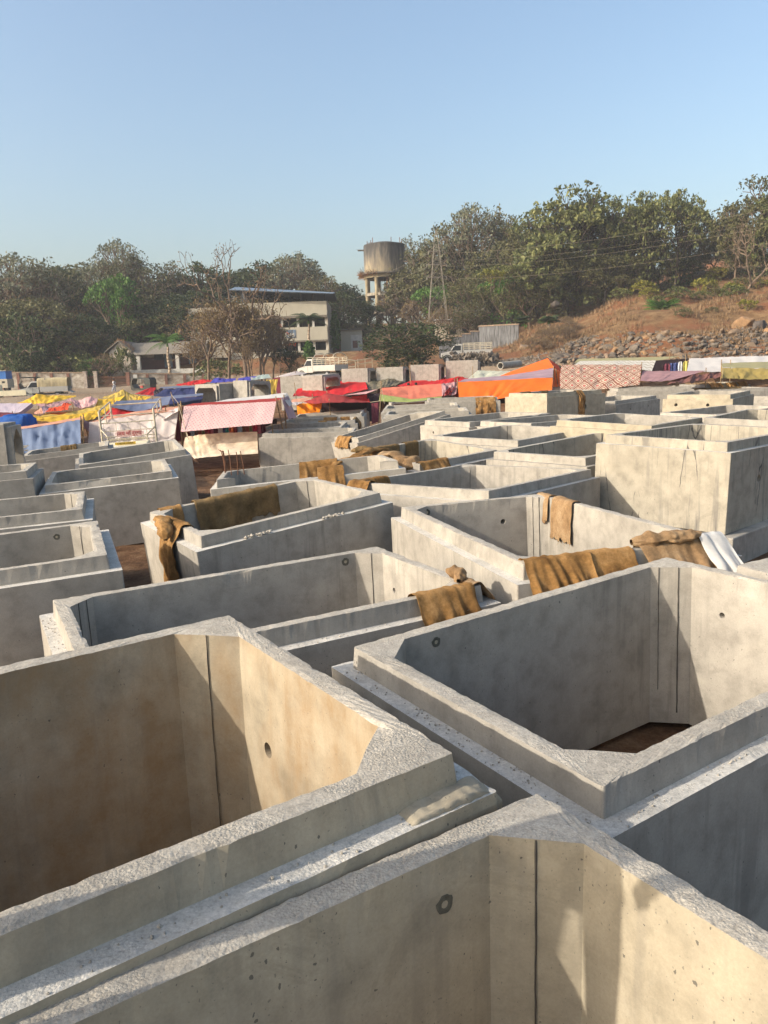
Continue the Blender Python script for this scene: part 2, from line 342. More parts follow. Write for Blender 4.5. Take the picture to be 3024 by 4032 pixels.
def ground():
    mb = MB()
    def axis(segs):
        out = []
        for a, b, st in segs: out += list(np.arange(a, b, st))
        out.append(segs[-1][1]); return out
    xs = axis([(-1200, -200, 200), (-200, -80, 15), (-80, -24, 3), (-24, -12, .8), (-12, 1, .22), (1, 24, .8), (24, 60, 2.2), (60, 200, 14), (200, 1200, 200)])
    ys = axis([(-300, -40, 60), (-40, 0, 8), (0, 12, .8), (12, 26, .22), (26, 60, .9), (60, 130, 2.), (130, 200, 7), (200, 1500, 130)])
    G = []
    for y in ys:
        row = []
        for x in xs:
            z = gz(min(max(x, -90), 80), min(y, 170))
            if -14 < x < 2 and 12 < y < 27:
                z += .075*nz((x, y, 0), 2.2) + .05*nz((x, y, 5), 6) + .03*abs(nz((x, y, 3), 13))
            elif y > 50 and x > 8: z += .35*nz((x, y, 0), .25) + .15*nz((x, y, 0), .9)
            row.append((x, y, z))
        G.append(row)
    mb.grid(G)
    m, n, b = mat('reddish_soil'); g = coords(n); b.inputs['Roughness'].default_value = 1; b.inputs['Specular IOR Level'].default_value = .1
    t = tex(n, g, 1.6, 8, .72); t2 = tex(n, g, 12, 6, .75); t3 = tex(n, g, .12, 4)
    c = ramp(n, t, [(.33, (.085, .045, .026)), (.5, (.17, .095, .052)), (.66, (.27, .17, .10))])
    c = mixc(n, .6, c, ramp(n, t2, [(.33, .5), (.65, 1.25)]), 'MULTIPLY')
    # dry grass takes over on the rising hillside (a real change of cover with height)
    sp = N(n, 'ShaderNodeSeparateXYZ'); n.links.new(coords(n), sp.inputs[0])
    hgt = math_(n, 'ADD', sp.outputs[2], math_(n, 'MULTIPLY', t3, 3.))
    gr = ramp(n, tex(n, g, .9, 7, .7), [(.35, (.10, .055, .028)), (.5, (.19, .115, .058)), (.68, (.27, .175, .09))])
    gr = mixc(n, ramp(n, tex(n, g, .35, 5, .6), [(.47, 0.), (.56, 1.)]), gr, (.19, .085, .042))
    gr = mixc(n, .6, gr, ramp(n, t2, [(.33, .55), (.65, 1.2)]), 'MULTIPLY')
    road = (.30, .24, .17)
    hh = N(n, 'ShaderNodeMapRange'); hh.inputs[1].default_value = 4.2; hh.inputs[2].default_value = 6.; n.links.new(hgt, hh.inputs[0])
    c = mixc(n, hh.outputs[0], c, gr)
    rr = math_(n, 'MULTIPLY', math_(n, 'GREATER_THAN', sp.outputs[1], 66.), math_(n, 'LESS_THAN', sp.outputs[2], 3.2))
    c = mixc(n, math_(n, 'MULTIPLY', rr, ramp(n, t3, [(.35, .4), (.6, .9)])), c, road)
    n.links.new(c, b.inputs['Base Color'])
    bump(n, b, math_(n, 'ADD', t, t2), 1., .08)
    o = mb.build('ground', m, smooth=True); tag(o, kind='structure', label='reddish brown soil of the yard rising into a dry grass hillside', cat='ground')
ground()

# ------------------------------------------------------------------ precast culvert boxes
TG = .14      # tongue height
def ring(a, b, z, ch, nU, nV):
    """closed ring, order L(-,-) -> K(+,-) -> R(+,+) -> F(-,+)"""
    out = []
    cs = [(-a/2, -b/2), (a/2, -b/2), (a/2, b/2), (-a/2, b/2)]
    for i in range(4):
        p = Vector(cs[i]); q = Vector(cs[(i+1) % 4]); d = (q-p).normalized()
        r = Vector(cs[(i+2) % 4]); d2 = (r-q).normalized()
        n = nU if i % 2 == 0 else nV
        s = p + d*ch; e = q - d*ch; e2 = q + d2*ch
        for k in range(n+1):
            w = s.lerp(e, k/n); out.append(Vector((w.x, w.y, z)))
        w = (e+e2)/2
        if ch < .05: w = q - (d-d2)*ch*.3
        out.append(Vector((w.x, w.y, z)))
    return out
def frame_of(t):
    n, x, y, hd, zt, tu, tv, L, W = t
    h, tu, tv = R(hd), R(tu), R(tv)
    u = Vector((math.sin(h)*math.cos(tu), math.cos(h)*math.cos(tu), math.sin(tu)))
    v = Vector((math.cos(h)*math.cos(tv), -math.sin(h)*math.cos(tv), math.sin(tv)))
    v = (v-u*v.dot(u)).normalized(); w = v.cross(u)
    if w.z < 0: w = -w
    # local x=u, y=v, z=w is left-handed here, so local y = -v
    m = Matrix.Identity(4)
    for i in range(3): m[i][0], m[i][1], m[i][2] = u[i], -v[i], w[i]
    top = Vector((x, y, zt)); org = top - w*HB
    for i in range(3): m[i][3] = org[i]
    return m
def holes_panel(mb, p0, du, dw, wid, hgt, holes, depth, nrm, mi, mih):
    """flat wall with round sockets. p0 lower corner, du/dw unit axes, nrm points out of the wall"""
    outer = [p0, p0+du*wid, p0+du*wid+dw*hgt, p0+dw*hgt]
    loops = [outer]
    for (cu, cw, r) in holes:
        c = p0+du*cu+dw*cw
        loops.append([c+du*(r*math.cos(k*math.pi/9))+dw*(r*math.sin(k*math.pi/9)) for k in range(18)])
    flat = [Vector((((p-p0).dot(du)), (p-p0).dot(dw), 0)) for l in loops for p in l]
    ll = []; i = 0
    for l in loops: ll.append(flat[i:i+len(l)]); i += len(l)
    tri = geometry.tessellate_polygon(ll)
    pts = [p for l in loops for p in l]; b = len(mb.v); mb.v += [tuple(p) for p in pts]
    for t_ in tri: mb.f.append(tuple(b+k for k in t_)); mb.m.append(mi)
    i = 4
    for (cu, cw, r) in holes:
        c = p0+du*cu+dw*cw-nrm*depth; bb = len(mb.v)
        rim = [b+i+k for k in range(18)]; i += 18
        inn = []
        for k in range(18):
            q = Vector(mb.v[rim[k]]) - nrm*depth; inn.append(mb.vert(c+(q-c)*.85))
        for k in range(18):
            j = (k+1) % 18; mb.face((rim[k], rim[j], inn[j], inn[k]), mi)
        mb.face(inn, mih)  # socket floor coloured dark, standing in for the shade inside the hole
def make_box(t, label, group='precast concrete culvert boxes standing on end', holes={}, mi=None, mo=None, mr=None, fine=0, missing_rim=None, haunch=.2, seams=()):
    n, x, y, hd, zt, tu, tv, L, W = t
    seed = sum(ord(c) for c in n)*3.17
    mi = mi or M_conc; mo = mo or M_conc; mr = mr or (M_rim if fine else M_rimf)
    e = empty('concrete_culvert_box', label=label, cat='concrete box', group=group); m = frame_of(t); e.matrix_world = m
    BOX[n] = (m, L, W)
    a, b = L+.22, W+.22; ai, bi = L-.21, W-.21
    step = .035 if fine == 2 else (.06 if fine else .22)
    nU, nV = int(L/step), int(W/step); h1 = HB-TG
    amp = .012 if fine else .009
    def jit(r, k, xy=1., z=1., fr=9):
        out = []
        for p in r:
            q = Vector((p.x, p.y, p.z)); s = noise.noise(Vector((p.x*fr+seed, p.y*fr, k*7.)))
            s2 = noise.noise(Vector((p.x*fr*3+seed, p.y*fr*3, k*7.+3)))
            c = noise.noise(Vector((p.x*2.3+seed, p.y*2.3, k*3.+9)))
            chip = max(0., c-.38)*.08
            d = -abs(s*.6+s2*.5)*amp*xy - chip*xy
            rr = Vector((p.x, p.y, 0)); 
            ax = Vector((p.x/(L/2), p.y/(W/2), 0)); 
            dr = Vector((math.copysign(1, p.x), 0, 0)) if abs(ax.x) > abs(ax.y) else Vector((0, math.copysign(1, p.y), 0))
            q += dr*d; q.z += (-abs(s)*.5-abs(s2)*.4)*amp*z - chip*.8*z
            out.append(q)
        return out
    r0 = ring(a, b, 0, .012, nU, nV)
    r1 = jit(ring(a, b, h1, .012, nU, nV), 1, .45, .6)
    r1b = ring(a-.012, b-.012, h1-.03, .012, nU, nV)
    r1a = ring(a, b, h1-.05, .012, nU, nV)
    r2 = ring(L+.016, W+.016, h1, .012, nU, nV)
    r3 = jit(ring(L-.004, W-.004, HB, .014, nU, nV), 2, 1.5 if fine else 1.)
    ri = jit(ring(ai, bi, HB-.002, haunch, nU, nV), 3, -.8)
    ri1 = ring(ai, bi, h1, haunch, nU, nV); ri0 = ring(ai+.01, bi+.01, 0, haunch, nU, nV)
    nn = len(r0)
    def strip(mb, A, B, k, skip=None):
        ba = len(mb.v); mb.v += [tuple(p) for p in A]; bb = len(mb.v); mb.v += [tuple(p) for p in B]
        for i in range(nn):
            if skip and skip(i): continue
            j = (i+1) % nn; mb.face((ba+i, ba+j, bb+j, bb+i), k)
    # ---- body
    mb = MB()
    sides = ['b', 'r', 'f', 'l']; starts = [0, nU+2, nU+2+nV+2, 2*nU+nV+6]
    def is_wall(i, side):
        k = sides.index(side); s0 = starts[k]; n_ = nU if k % 2 == 0 else nV
        return s0 <= i < s0+n_
    oh = [s[1] for s in holes if s[0] == 'o']; ih = [s[1] for s in holes if s[0] == 'i']
    strip(mb, r0, r1a, 0, (lambda i: any(is_wall(i, s) for s in oh)) if oh else None)
    strip(mb, r1a, r1, 0)
    strip(mb, r1, r2, 1)
    strip(mb, ri1, ri0, 2, (lambda i: any(is_wall(i, s) for s in ih)) if ih else None)
    strip(mb, ri0, r0, 0)
    dirs = {'b': (Vector((1, 0, 0)), Vector((0, -1, 0))), 'r': (Vector((0, 1, 0)), Vector((1, 0, 0))), 'f': (Vector((-1, 0, 0)), Vector((0, 1, 0))), 'l': (Vector((0, -1, 0)), Vector((-1, 0, 0)))}
    for (io, s), hl in holes.items():
        k = sides.index(s); n_ = nU if k % 2 == 0 else nV
        A, B = (r0, r1a) if io == 'o' else (ri0, ri1)
        p0, p1 = A[starts[k]].copy(), A[starts[k]+n_].copy(); top = B[starts[k]].z
        q0 = B[starts[k]]; p0 = Vector((q0.x, q0.y, 0)) ; p1 = Vector((B[starts[k]+n_].x, B[starts[k]+n_].y, 0))
        du = (p1-p0).normalized(); out = dirs[s][1]; nrm = out if io == 'o' else -out
        holes_panel(mb, p0, du, Vector((0, 0, 1)), (p1-p0).length, top, hl, .11, nrm, 0 if io == 'o' else 2, 3)
    mb.v = [(p[0], -p[1], p[2]) for p in mb.v]; mb.f = [tuple(reversed(f)) for f in mb.f]
    # (holes are given as (distance along wall, height, radius))
    o = mb.build('body', [mo, M_chip if fine else mo, mi, M_seam], e)
    # ---- tongue rim
    mr_ = MB(); sk = None
    if missing_rim: sk = lambda i: is_wall(i, missing_rim)
    strip(mr_, r2, r3, 0, sk)
    prev = r3
    if missing_rim:
        strip(mr_, r2, ri1, 1, lambda i: not sk(i)); kk = sides.index(missing_rim); n_ = nU if kk % 2 == 0 else nV
        mr_.poly([q[starts[kk]] for q in (r2, r3, ri, ri1)], 0); mr_.poly([q[starts[kk]+n_] for q in (ri1, ri, r3, r2)], 0)
    if fine:
        for q in range(1, 4):
            A = ring(L-.004, W-.004, HB, .014, nU, nV); B = ring(ai, bi, HB, haunch, nU, nV); f = q/4
            cur = []
            for p, w in zip(A, B):
                c = p.lerp(w, f); c.z += .005*noise.noise(Vector((c.x*13+seed, c.y*13, 0)))
                cur.append(c)
            strip(mr_, prev, cur, 1, sk); prev = cur
    strip(mr_, prev, ri, 1, sk); strip(mr_, ri, ri1, 2, sk)
    mr_.v = [(p[0], -p[1], p[2]) for p in mr_.v]; mr_.f = [tuple(reversed(f)) for f in mr_.f]
    mr_.build('spigot_rim', [mo, mr, mi], e)
    # ---- form-joint seams down the haunches
    for (cx_, off, wdt, z0, z1) in seams:
        sx, sy = {'K': (1, 1), 'L': (-1, 1), 'R': (1, -1), 'F': (-1, -1)}[cx_]
        c0 = Vector((sx*(ai/2-haunch*(.5-off)), sy*(bi/2-haunch*(.5+off)), 0)); nm = Vector((-sx, -sy, 0)).normalized(); tg = Vector((-nm.y, nm.x, 0))
        sm = MB(); prevp = None
        for k in range(25):
            z = z1+(z0-z1)*k/24; ww = wdt*(.6+.8*abs(noise.noise(Vector((0, seed, z*9)))))
            o2 = .003*noise.noise(Vector((3, seed, z*12)))
            pa = c0+nm*.002+tg*(o2-ww/2); pb = c0+nm*.002+tg*(o2+ww/2); pc = c0+nm*.007+tg*o2
            cur = [Vector((q.x, q.y, z)) for q in (pa, pc, pb)]
            if prevp:
                sm.poly([prevp[0], prevp[1], cur[1], cur[0]]); sm.poly([prevp[1], prevp[2], cur[2], cur[1]])
            prevp = cur
        sm.build('joint_seam', M_seam, e)
    return e

TT = {t[0]: t for t in T}
def HP(k, side, px, py, r, io='i'):
    """socket position on a wall of box k from where the photo shows it: (along, height, radius)"""
    t = TT[k]; m = frame_of(t); L, W = t[7], t[8]; mi = m.inverted(); o = mi @ Vector((0, 0, H)); d = mi.to_3x3() @ (P(px, py, 10)-Vector((0, 0, H)))
    hl, hw = (L-.21)/2, (W-.21)/2
    if io == 'o': hl, hw = (L+.22)/2, (W+.22)/2
    if side in 'rl':
        s = (hl if side == 'r' else -hl); q = o+d*((s-o.x)/d.x); a = (-q.y+hw) if side == 'r' else (q.y+hw)
    else:
        s = (hw if side == 'b' else -hw); q = o+d*((s-o.y)/d.y); a = (q.x+hl) if side == 'b' else (hl-q.x)
    if io == 'i': a -= t[-1] if False else .2
    print('hole', k, round(a, 2), round(q.z, 2)); return (a, q.z, r)
G_ = 'precast concrete culvert boxes standing on end'
def mk(k, label, **kw): return make_box(TT[k], label, **kw)
mk('B1', 'large open concrete box with rust-brown stained inner walls, nearest on the left', mi=M_stained, mo=M_concw, fine=2, haunch=.26,
   holes={('i', 'r'): [HP('B1', 'r', 1035, 2937, .042)]}, seams=[('K', .0, .007, .1, 1.347)])
mk('B2', 'large open concrete box right of the rust-stained one, dark gap showing at its floor', fine=2, haunch=.22,
   holes={('i', 'r'): [HP('B2', 'r', 2834, 2421, .024)]}, seams=[('K', .18, .012, .1, 1.347), ('K', -.3, .006, .3, 1.347)])
mk('B3', 'beige open concrete box at the bottom right of the photo, shadow of a person inside', mi=M_concw, mo=M_concw, fine=2, haunch=.22,
   seams=[('K', .0, .009, .1, 1.347)])
mk('M1', 'open concrete box behind the rust-stained one, with pitted white left ledge', fine=2, haunch=.2,
   holes={('i', 'r'): [HP('M1', 'r', 1552, 2324, .025)]}, seams=[('K', .1, .008, .1, 1.347), ('L', .15, .01, .1, 1.347), ('L', -.2, .006, .1, 1.347)])
mk('M2', 'tilted concrete box with brown sacking over its left corner and back wall', fine=1, seams=[('K', .1, .012, .1, 1.347)])
mk('M0', 'open concrete box at the left edge with coarse rim and pitted right ledge', fine=1, seams=[('K', .0, .008, .1, 1.347)])
mk('N1', 'open concrete box at the left edge just behind the coarse-rimmed one', fine=1, seams=[('K', .0, .006, .1, 1.347)])
mk('N2', 'open concrete box at the left edge in front of the upright tunnel-like box', fine=0)
mk('N3', 'low concrete box mostly hidden at the left edge between two open boxes', fine=0)
mk('L1', 'concrete box with tall grey mottled front, left of the bare soil patch', fine=1, seams=[])
mk('L2', 'open concrete box beside the bare soil patch, its right side dark in shade', fine=0, seams=[('K', .0, .012, .1, 1.347)])
mk('L3', 'concrete box with a small rag on its rim, before the pickup cab', fine=0)
mk('L4', 'concrete box rim right in front of the blue-grey tarpaulin wall', fine=0)
mk('R2', 'open concrete box with two small tan rags hanging on its back wall', fine=1,
   holes={('i', 'b'): [HP('R2', 'b', 1981, 2054, .035)]}, seams=[('K', .1, .012, .1, 1.347), ('K', -.2, .006, .1, 1.347)])
mk('R3', 'open concrete box in the middle whose left corner is buried under brown sacking', fine=1, seams=[('K', .1, .01, .1, 1.347)])
mk('R1', 'big bright concrete box raised on a lower block at the right edge', mi=M_concb, fine=1, mo=M_concb,
   holes={('o', 'f'): [HP('R1', 'f', 2989, 1884, .065, 'o')]}, seams=[('K', .0, .008, .1, 1.347)])
mk('R4', 'concrete box with brown cloths hanging inside, behind the tangled sacking', mi=M_concb, fine=1, seams=[('K', .1, .01, .1, 1.347)])
mk('R5', 'bright open concrete box directly behind the one with cloths hanging inside', fine=0, mi=M_conc, seams=[('K', .1, .02, .1, 1.347)])
mk('R6', 'concrete box with cracked dark inner wall, half hidden behind the big raised box', mi=M_concb, fine=0, seams=[('K', .1, .03, .1, 1.347)])
mk('R7', 'concrete box with one small hole in its bright front face, behind the tilted long box', fine=0, holes={('o', 'l'): [HP('R7', 'l', 1707, 1703, .035, 'o')]})
mk('R8', 'open concrete box right of the one with the small hole, pinkish plate on its ledge', fine=0)
mk('R9', 'open concrete box behind the big raised box, with long streaked front rim', fine=0, mi=M_conc, mo=M_concw)
mk('R10', 'open concrete box in front of the wall with two round holes', fine=0)
mk('R11', 'open concrete box at the right edge directly behind the big raised box', fine=0, mi=M_concb)
mk('R12', 'far open box at the right edge, right of the wall with two holes', fine=0)
mk('R15', 'low box corner with a rag on it, right edge below the raised box', fine=1)
mk('S', 'bright concrete box with broken side and hanging brown rag', fine=0, mo=M_concw,
   holes={('o', 'f'): [HP('S', 'f', 2305, 1601, .1, 'o')]})
mk('P', 'concrete box with narrow shaded side and two tiny holes, right of the broken box', fine=0, holes={('o', 'f'): [HP('P', 'f', 2482, 1611, .04, 'o'), HP('P', 'f', 2553, 1598, .04, 'o')]})
mk('Q', 'concrete box whose bright front wall has two round black holes', fine=0, mo=M_concw, holes={('o', 'l'): [HP('Q', 'l', 2663, 1594, .055, 'o'), HP('Q', 'l', 2788, 1595, .055, 'o')]})
mk('Q2', 'concrete box below the right end of the patterned cloth', fine=0)
mk('Q3', 'far concrete box beneath the brown cloth', fine=0)
mk('Q4', 'far concrete box in front of the olive tent', fine=0)
mk('Q5', 'far concrete box directly below the patterned cloth', fine=0)
mk('C1', 'concrete box with wide plain grey front, nearest of the row behind the rebar box', fine=0)
mk('C2', 'second box of the row behind the rebar box, its rim widest', fine=0)
mk('C3', 'third box of that row, with brown sacks hung on its front and back rims', fine=0)
mk('C4', 'fourth box of that row, behind the sack-hung one', fine=0)
mk('C5', 'last box of that row, beneath the dusty red tent', fine=0)
mk('C6', 'long concrete box tilted steeply up to the right in the middle of the yard', fine=0, seams=[])
mk('D1', 'concrete box with a cluster of rusty rebars on its left corner', fine=1, missing_rim='f')
mk('E0', 'farthest box of the stack below the salmon tarpaulin', fine=0)
mk('E1', 'middle box of the stack below the salmon tarpaulin', fine=0)
mk('E2', 'nearest box of the stack below the salmon tarpaulin', fine=0)
mk('T1', 'flat-faced concrete box with a sack over its right corner, below the orange tarpaulin', fine=0)

def on_box(k, u, v, z):
    m, L, W = BOX[k]; return m @ Vector((u, -v, z))
# lower block carrying the raised box
def base_block():
    m, L, W = BOX['R1']; c = m @ Vector((0, 0, 0)); h = R(TT['R1'][3])
    e = MB(); e.box((0, 0, 0), (3.45, 2.5, c.z+.16-.01))
    o = e.build('concrete_slab_block', M_conc); o.location = (c.x-.02, c.y-.06, (c.z+.16)/2-.175+.0); o.rotation_euler = (0, 0, math.pi/2-h)
    bv = o.modifiers.new('bevel', 'BEVEL'); bv.width = .02; bv.segments = 2
    tag(o, 'low concrete block carrying the big raised box at the right edge', 'concrete block')
base_block()
# rebars on D1
m, L, W = BOX['D1']
for k in range(9):
    f = k/8; u = -L/2+.06; v = -W/2+.12+f*(W-.5)*.45
    if k > 5: u += (k-5)*.12; v = -W/2+.12+5/8*(W-.5)*.45+.06*(k-5)
    r = MB(); a = Vector((u, -v, HB-.05)); hh = .42+.1*rnd.random()
    b1 = a+Vector((rnd.uniform(-.03, .03), rnd.uniform(-.03, .03), hh))
    pts = [a, a.lerp(b1, .5)+Vector((.01, 0, 0)), b1]
    if k in (1, 3, 5): pts.append(b1+Vector((-.05, .05, .02)))
    r.path(pts, .009); o = r.build('rebar', M_rust)
    par = [ob for ob in COL.objects if ob.name.startswith('concrete_culvert_box') and (ob.matrix_world.translation-m.translation).length < 1e-4]
    o.parent = par[0]
def plug(k, side, px, py, r, name='plugged_hole'):
    a, z, _ = HP(k, side, px, py, r); t = TT[k]; m, L, W = BOX[k]; hl, hw = (L-.21)/2, (W-.21)/2; a += .2
    c = {'b': Vector((a-hl, hw, z)), 'r': Vector((hl, hw-a, z))}[side]; nn = {'b': Vector((0, -1, 0)), 'r': Vector((-1, 0, 0))}[side]
    x = nn.cross(Vector((0, 0, 1))); mb = MB(); n = 20
    ringv = []
    for q, (rr, h) in enumerate(((1.15, .0015), (1.0, .004), (.55, .003), (.45, .0015), (.02, .003))):
        ringv.append([c+nn*h+(x*math.cos(w*2*math.pi/n)+Vector((0, 0, 1))*math.sin(w*2*math.pi/n))*rr*r*(1+.18*noise.noise(Vector((w*.9, q, r*50)))) for w in range(n)])
    for q in range(4):
        for w in range(n):
            v = (w+1) % n; mb.poly([ringv[q][w], ringv[q][v], ringv[q+1][v], ringv[q+1][w]], 0 if q in (0, 1, 2) else 1)
    e = [ob for ob in COL.objects if ob.name.startswith('concrete_culvert_box') and (ob.matrix_world.translation-m.translation).length < 1e-4][0]
    mb.build(name, [M_plug, M_concw], e)
M_plug = plain('damp_mortar_plug', (.10, .095, .075), .9, .4, 30)
plug('B3', 'b', 1750, 3560, .03); plug('M1', 'b', 1360, 2212, .035); plug('B2', 'b', 1717, 2528, .03); plug('R2', 'b', 1680, 2018, .04); plug('M0', 'b', 223, 2114, .03)
# loose concrete crumbs on near ledges
def crumbs(name, spots, label, sc=1.):
    mb = MB()
    for p, r in spots:
        b = len(mb.v); q = Matrix.Rotation(rnd.random()*6, 3, 'Z') @ Matrix.Rotation(rnd.random()*3, 3, 'X')
        pts = [Vector((1, 0, 0)), Vector((-.8, .3, 0)), Vector((0, 1, .2)), Vector((.1, -1, 0)), Vector((0, 0, .8)), Vector((0, .1, -.7))]
        for w in pts: mb.v.append(tuple(p + q @ (w*r*rnd.uniform(.6, 1.2))))
        for f in ((0, 2, 4), (2, 1, 4), (1, 3, 4), (3, 0, 4), (2, 0, 5), (1, 2, 5), (3, 1, 5), (0, 3, 5)): mb.face([b+i for i in f])
    o = mb.build(name, M_rim); tag(o, label, 'rubble', kind='stuff')
sp = []
for k, n_ in (('B1', 260), ('B2', 420), ('B3', 120), ('M1', 380)):
    m, L, W = BOX[k]
    for _ in range(n_):
        s = rnd.choice('fblr'); t = rnd.uniform(-1, 1)
        o_ = rnd.uniform(.01, .1)
        if s in 'fb': p = Vector((t*L/2, (-1 if s == 'f' else 1)*(W/2+o_), HB-TG+.002))
        else: p = Vector(((1 if s == 'r' else -1)*(L/2+o_), t*W/2, HB-TG+.002))
        sp.append((m @ p, rnd.choice((.003, .004, .006, .009))))
crumbs('concrete_crumbs', sp, 'small broken concrete crumbs lying on the ledges of the near boxes')
for k, u, cnt, lab in (('M2', -.55, 34, 'little heap of broken concrete on the front ledge of the tilted box, left one'), ('M2', .45, 20, 'little heap of broken concrete on the front ledge of the tilted box, right one')):
    sp = []
    for _ in range(cnt):
        g1, g2 = rnd.gauss(0, .08), abs(rnd.gauss(0, .03))
        sp.append((on_box(k, u+g1, TT[k][8]/2+.1-g2, HB-TG+.015), rnd.uniform(.012, .035)))
    crumbs('rubble_heap', sp, lab)
# broken mortar slump at the right end of B1's ledge
def slump():
    m, L, W = BOX['B1']; mb = MB(); G = []
    for j in range(15):
        row = []
        for i in range(49):
            fu = i/48; fv = j/14; u = L/2-.30+.44*fu; v = W/2-.004+.125*fv
            n1 = noise.noise(Vector((u*9, v*9, 0))); n2 = noise.noise(Vector((u*28, v*28, 3)))
            z = HB-TG+.006+.016*math.sin(math.pi*min(1, fu*1.05))+.012*n1+.006*n2
            if fv > .8: z -= (fv-.8)*5*(.05+.05*abs(n1)); v = W/2+.096+.012*n1+.01*n2
            if fu > .8: z -= ((fu-.8)*5)**2*(.06+.06*abs(n1)); 
            if fu < .12: z -= (.12-fu)*.15
            row.append(m @ Vector((u+.015*n1, -v, z)))
        G.append(row)
    mb.grid(G); o = mb.build('mortar_slump', M_concw, smooth=True); tag(o, 'crumbling mortar lump at the right end of the stained box front ledge', 'mortar')
slump()
# ------------------------------------------------------------------ sacking draped over walls
def drape(box, side, s0, s1, lin, lout, label, m=None, name='sacking_cloth', amp=.03, seed=0, folds=7, rag=.06, over_ledge=True, skew=0., lift=.012):
    """cloth over a rim wall of `box`; side b/f/l/r; s0..s1 metres along that wall; lin/lout hang inside / outside"""
    m = m or M_burlap; mtx, L, W = BOX[box]
    ns = max(10, int((s1-s0)/.022)); G = []
    # cross path (d = distance outward from the inner face, z), inner bottom -> outer bottom
    path = []
    k = max(2, int(lin/.05))
    for i in range(k): path.append((-lift-.012, HB-lin*(1-i/k)))
    path += [(-.012, HB-.005), (0.02, HB+lift), (.06, HB+lift+.003), (.105, HB+lift)]
    o1 = .105+lift
    if over_ledge and lout > .16:
        path += [(o1+.01, HB-.03), (o1+.05, HB-.08), (o1+.09, HB-.12), (.215+lift*1.5, HB-TG-.02)]
        k = max(2, int((lout-.2)/.05))
        for i in range(1, k+1): path.append((.22+lift*1.8, HB-TG-.02-(lout-.2)*i/k))
    else:
        k = max(2, int(lout/.04))
        for i in range(1, k+1): path.append((o1+.01+.02*i/k, HB-.01-lout*i/k))
    np_ = len(path)
    for j, (d, z) in enumerate(path):
        row = []
        for i in range(ns+1):
            f = i/ns; s = s0+(s1-s0)*f
            # how far down from the rim
            dn = max(0, HB-z)
            ph = seed*1.7
            zf = z*.9+(1 if d > .05 else -1)*.3
            fw = f+.16*noise.noise(Vector((f*2.7+seed, zf*1.8, 4)))+.05*noise.noise(Vector((f*8, zf*4+seed, 9)))
            rg = (1-2.6*abs(noise.noise(Vector((fw*folds*1.1+ph+zf*.55, zf*.9+seed, seed*.3)))))*(.55+.9*abs(noise.noise(Vector((f*3.1, seed, zf)))))*1.5
            wv = rg*.62+noise.noise(Vector((f*folds*2.3+seed, zf*2.2, 7)))*.6+noise.noise(Vector((f*21, zf*9, seed)))*.22
            side_s = 1 if d > .05 else -1
            aa = amp*(.35+2.0*min(1, dn/.3))
            dd = d + side_s*(abs(wv)*aa)
            zz = z + (abs(wv)*.022 if dn < .02 else 0) - (.5*rag*(1+noise.noise(Vector((f*4, seed, 11))))*min(1, dn/.3) if dn > .1 else 0)
            if j == 0 or j == np_-1:
                zz += (noise.noise(Vector((f*7, seed*3, j)))*1.3+noise.noise(Vector((f*25, seed, 1)))*.5)*rag
            elif j in (1, np_-2): zz += noise.noise(Vector((f*7, seed*3, j)))*rag*.7
            ss = s + skew*dn*(1 if side_s > 0 else .3) + .02*noise.noise(Vector((z*6, f*4, seed)))
            if i in (0, ns): ss += .03*noise.noise(Vector((z*15, d*15, seed+i)))
            if side == 'b': p = (ss-L/2, W/2-.105+dd, zz)
            elif side == 'f': p = (ss-L/2, -(W/2-.105+dd), zz)
            elif side == 'r': p = (L/2-.105+dd, W/2-ss, zz)
            else: p = (-(L/2-.105+dd), W/2-ss, zz)
            row.append(mtx @ Vector(p))
        G.append(row)
    mb = MB()
    for j, row in enumerate(G):     # crumple the whole sheet a little in all directions, more towards the hems
        q = .4+.6*abs(2*j/(np_-1)-1)
        for i, p in enumerate(row):
            v = noise.noise_vector(Vector((p.x*7+seed, p.y*7, p.z*7)))+.5*noise.noise_vector(Vector((p.x*19, p.y*19+seed, p.z*19)))
            row[i] = p + Vector((v.x, v.y, abs(v.z) if path[j][1] > HB-.03 else v.z))*amp*.55*q
    if TT[box][2] < 13:             # loose threads at the outer hem
        th = MB()
        for i in range(0, ns, 1):
            if rnd.random() < .55:
                for jj in (0, np_-1):
                    p = G[jj][i].lerp(G[jj][i+1], rnd.random()); l = rnd.uniform(.02, .09); w_ = Vector((rnd.uniform(-.02, .02), rnd.uniform(-.02, .02), -l))
                    th.path([p, p+w_*.5+Vector((.006, 0, 0)), p+w_], .0016, 3)
    mb.grid(G); o = mb.build(name, m, smooth=True)
    if TT[box][2] < 13: tag(th.build('loose_threads', m, o), kind='stuff')
    sd = o.modifiers.new('thick', 'SOLIDIFY'); sd.thickness = .003
    ss_ = o.modifiers.new('sub', 'SUBSURF'); ss_.levels = 1; ss_.render_levels = 1
    tag(o, label, 'sacking cloth', 'brown sacking cloths laid over the boxes'); return o
def fringe(box, pts, label): pass

drape('M2', 'l', .55, 1.15, .12, .15, 'bunched brown sacking over the left rim of the tilted box, upper fold', seed=2, amp=.035, folds=2)
drape('M2', 'l', .88, 1.36, .15, 1.0, 'long brown sacking hanging to the ground from the tilted box left corner', seed=3, amp=.06, folds=3.5, skew=.02)
drape('M2', 'b', .12, .42, .42, .25, 'short brown sack over the back wall of the tilted box beside its left corner', seed=4, amp=.02, folds=1.5)
drape('M2', 'b', .60, 1.40, .52, .3, 'broad olive-brown sacking over the back wall of the tilted box', m=M_burlap2, seed=5, amp=.022, folds=3)
drape('M2', 'b', 1.36, 1.86, .36, .3, 'olive-brown sack at the right end of those on the tilted box back wall', m=M_burlap2, seed=9, amp=.018, folds=2)
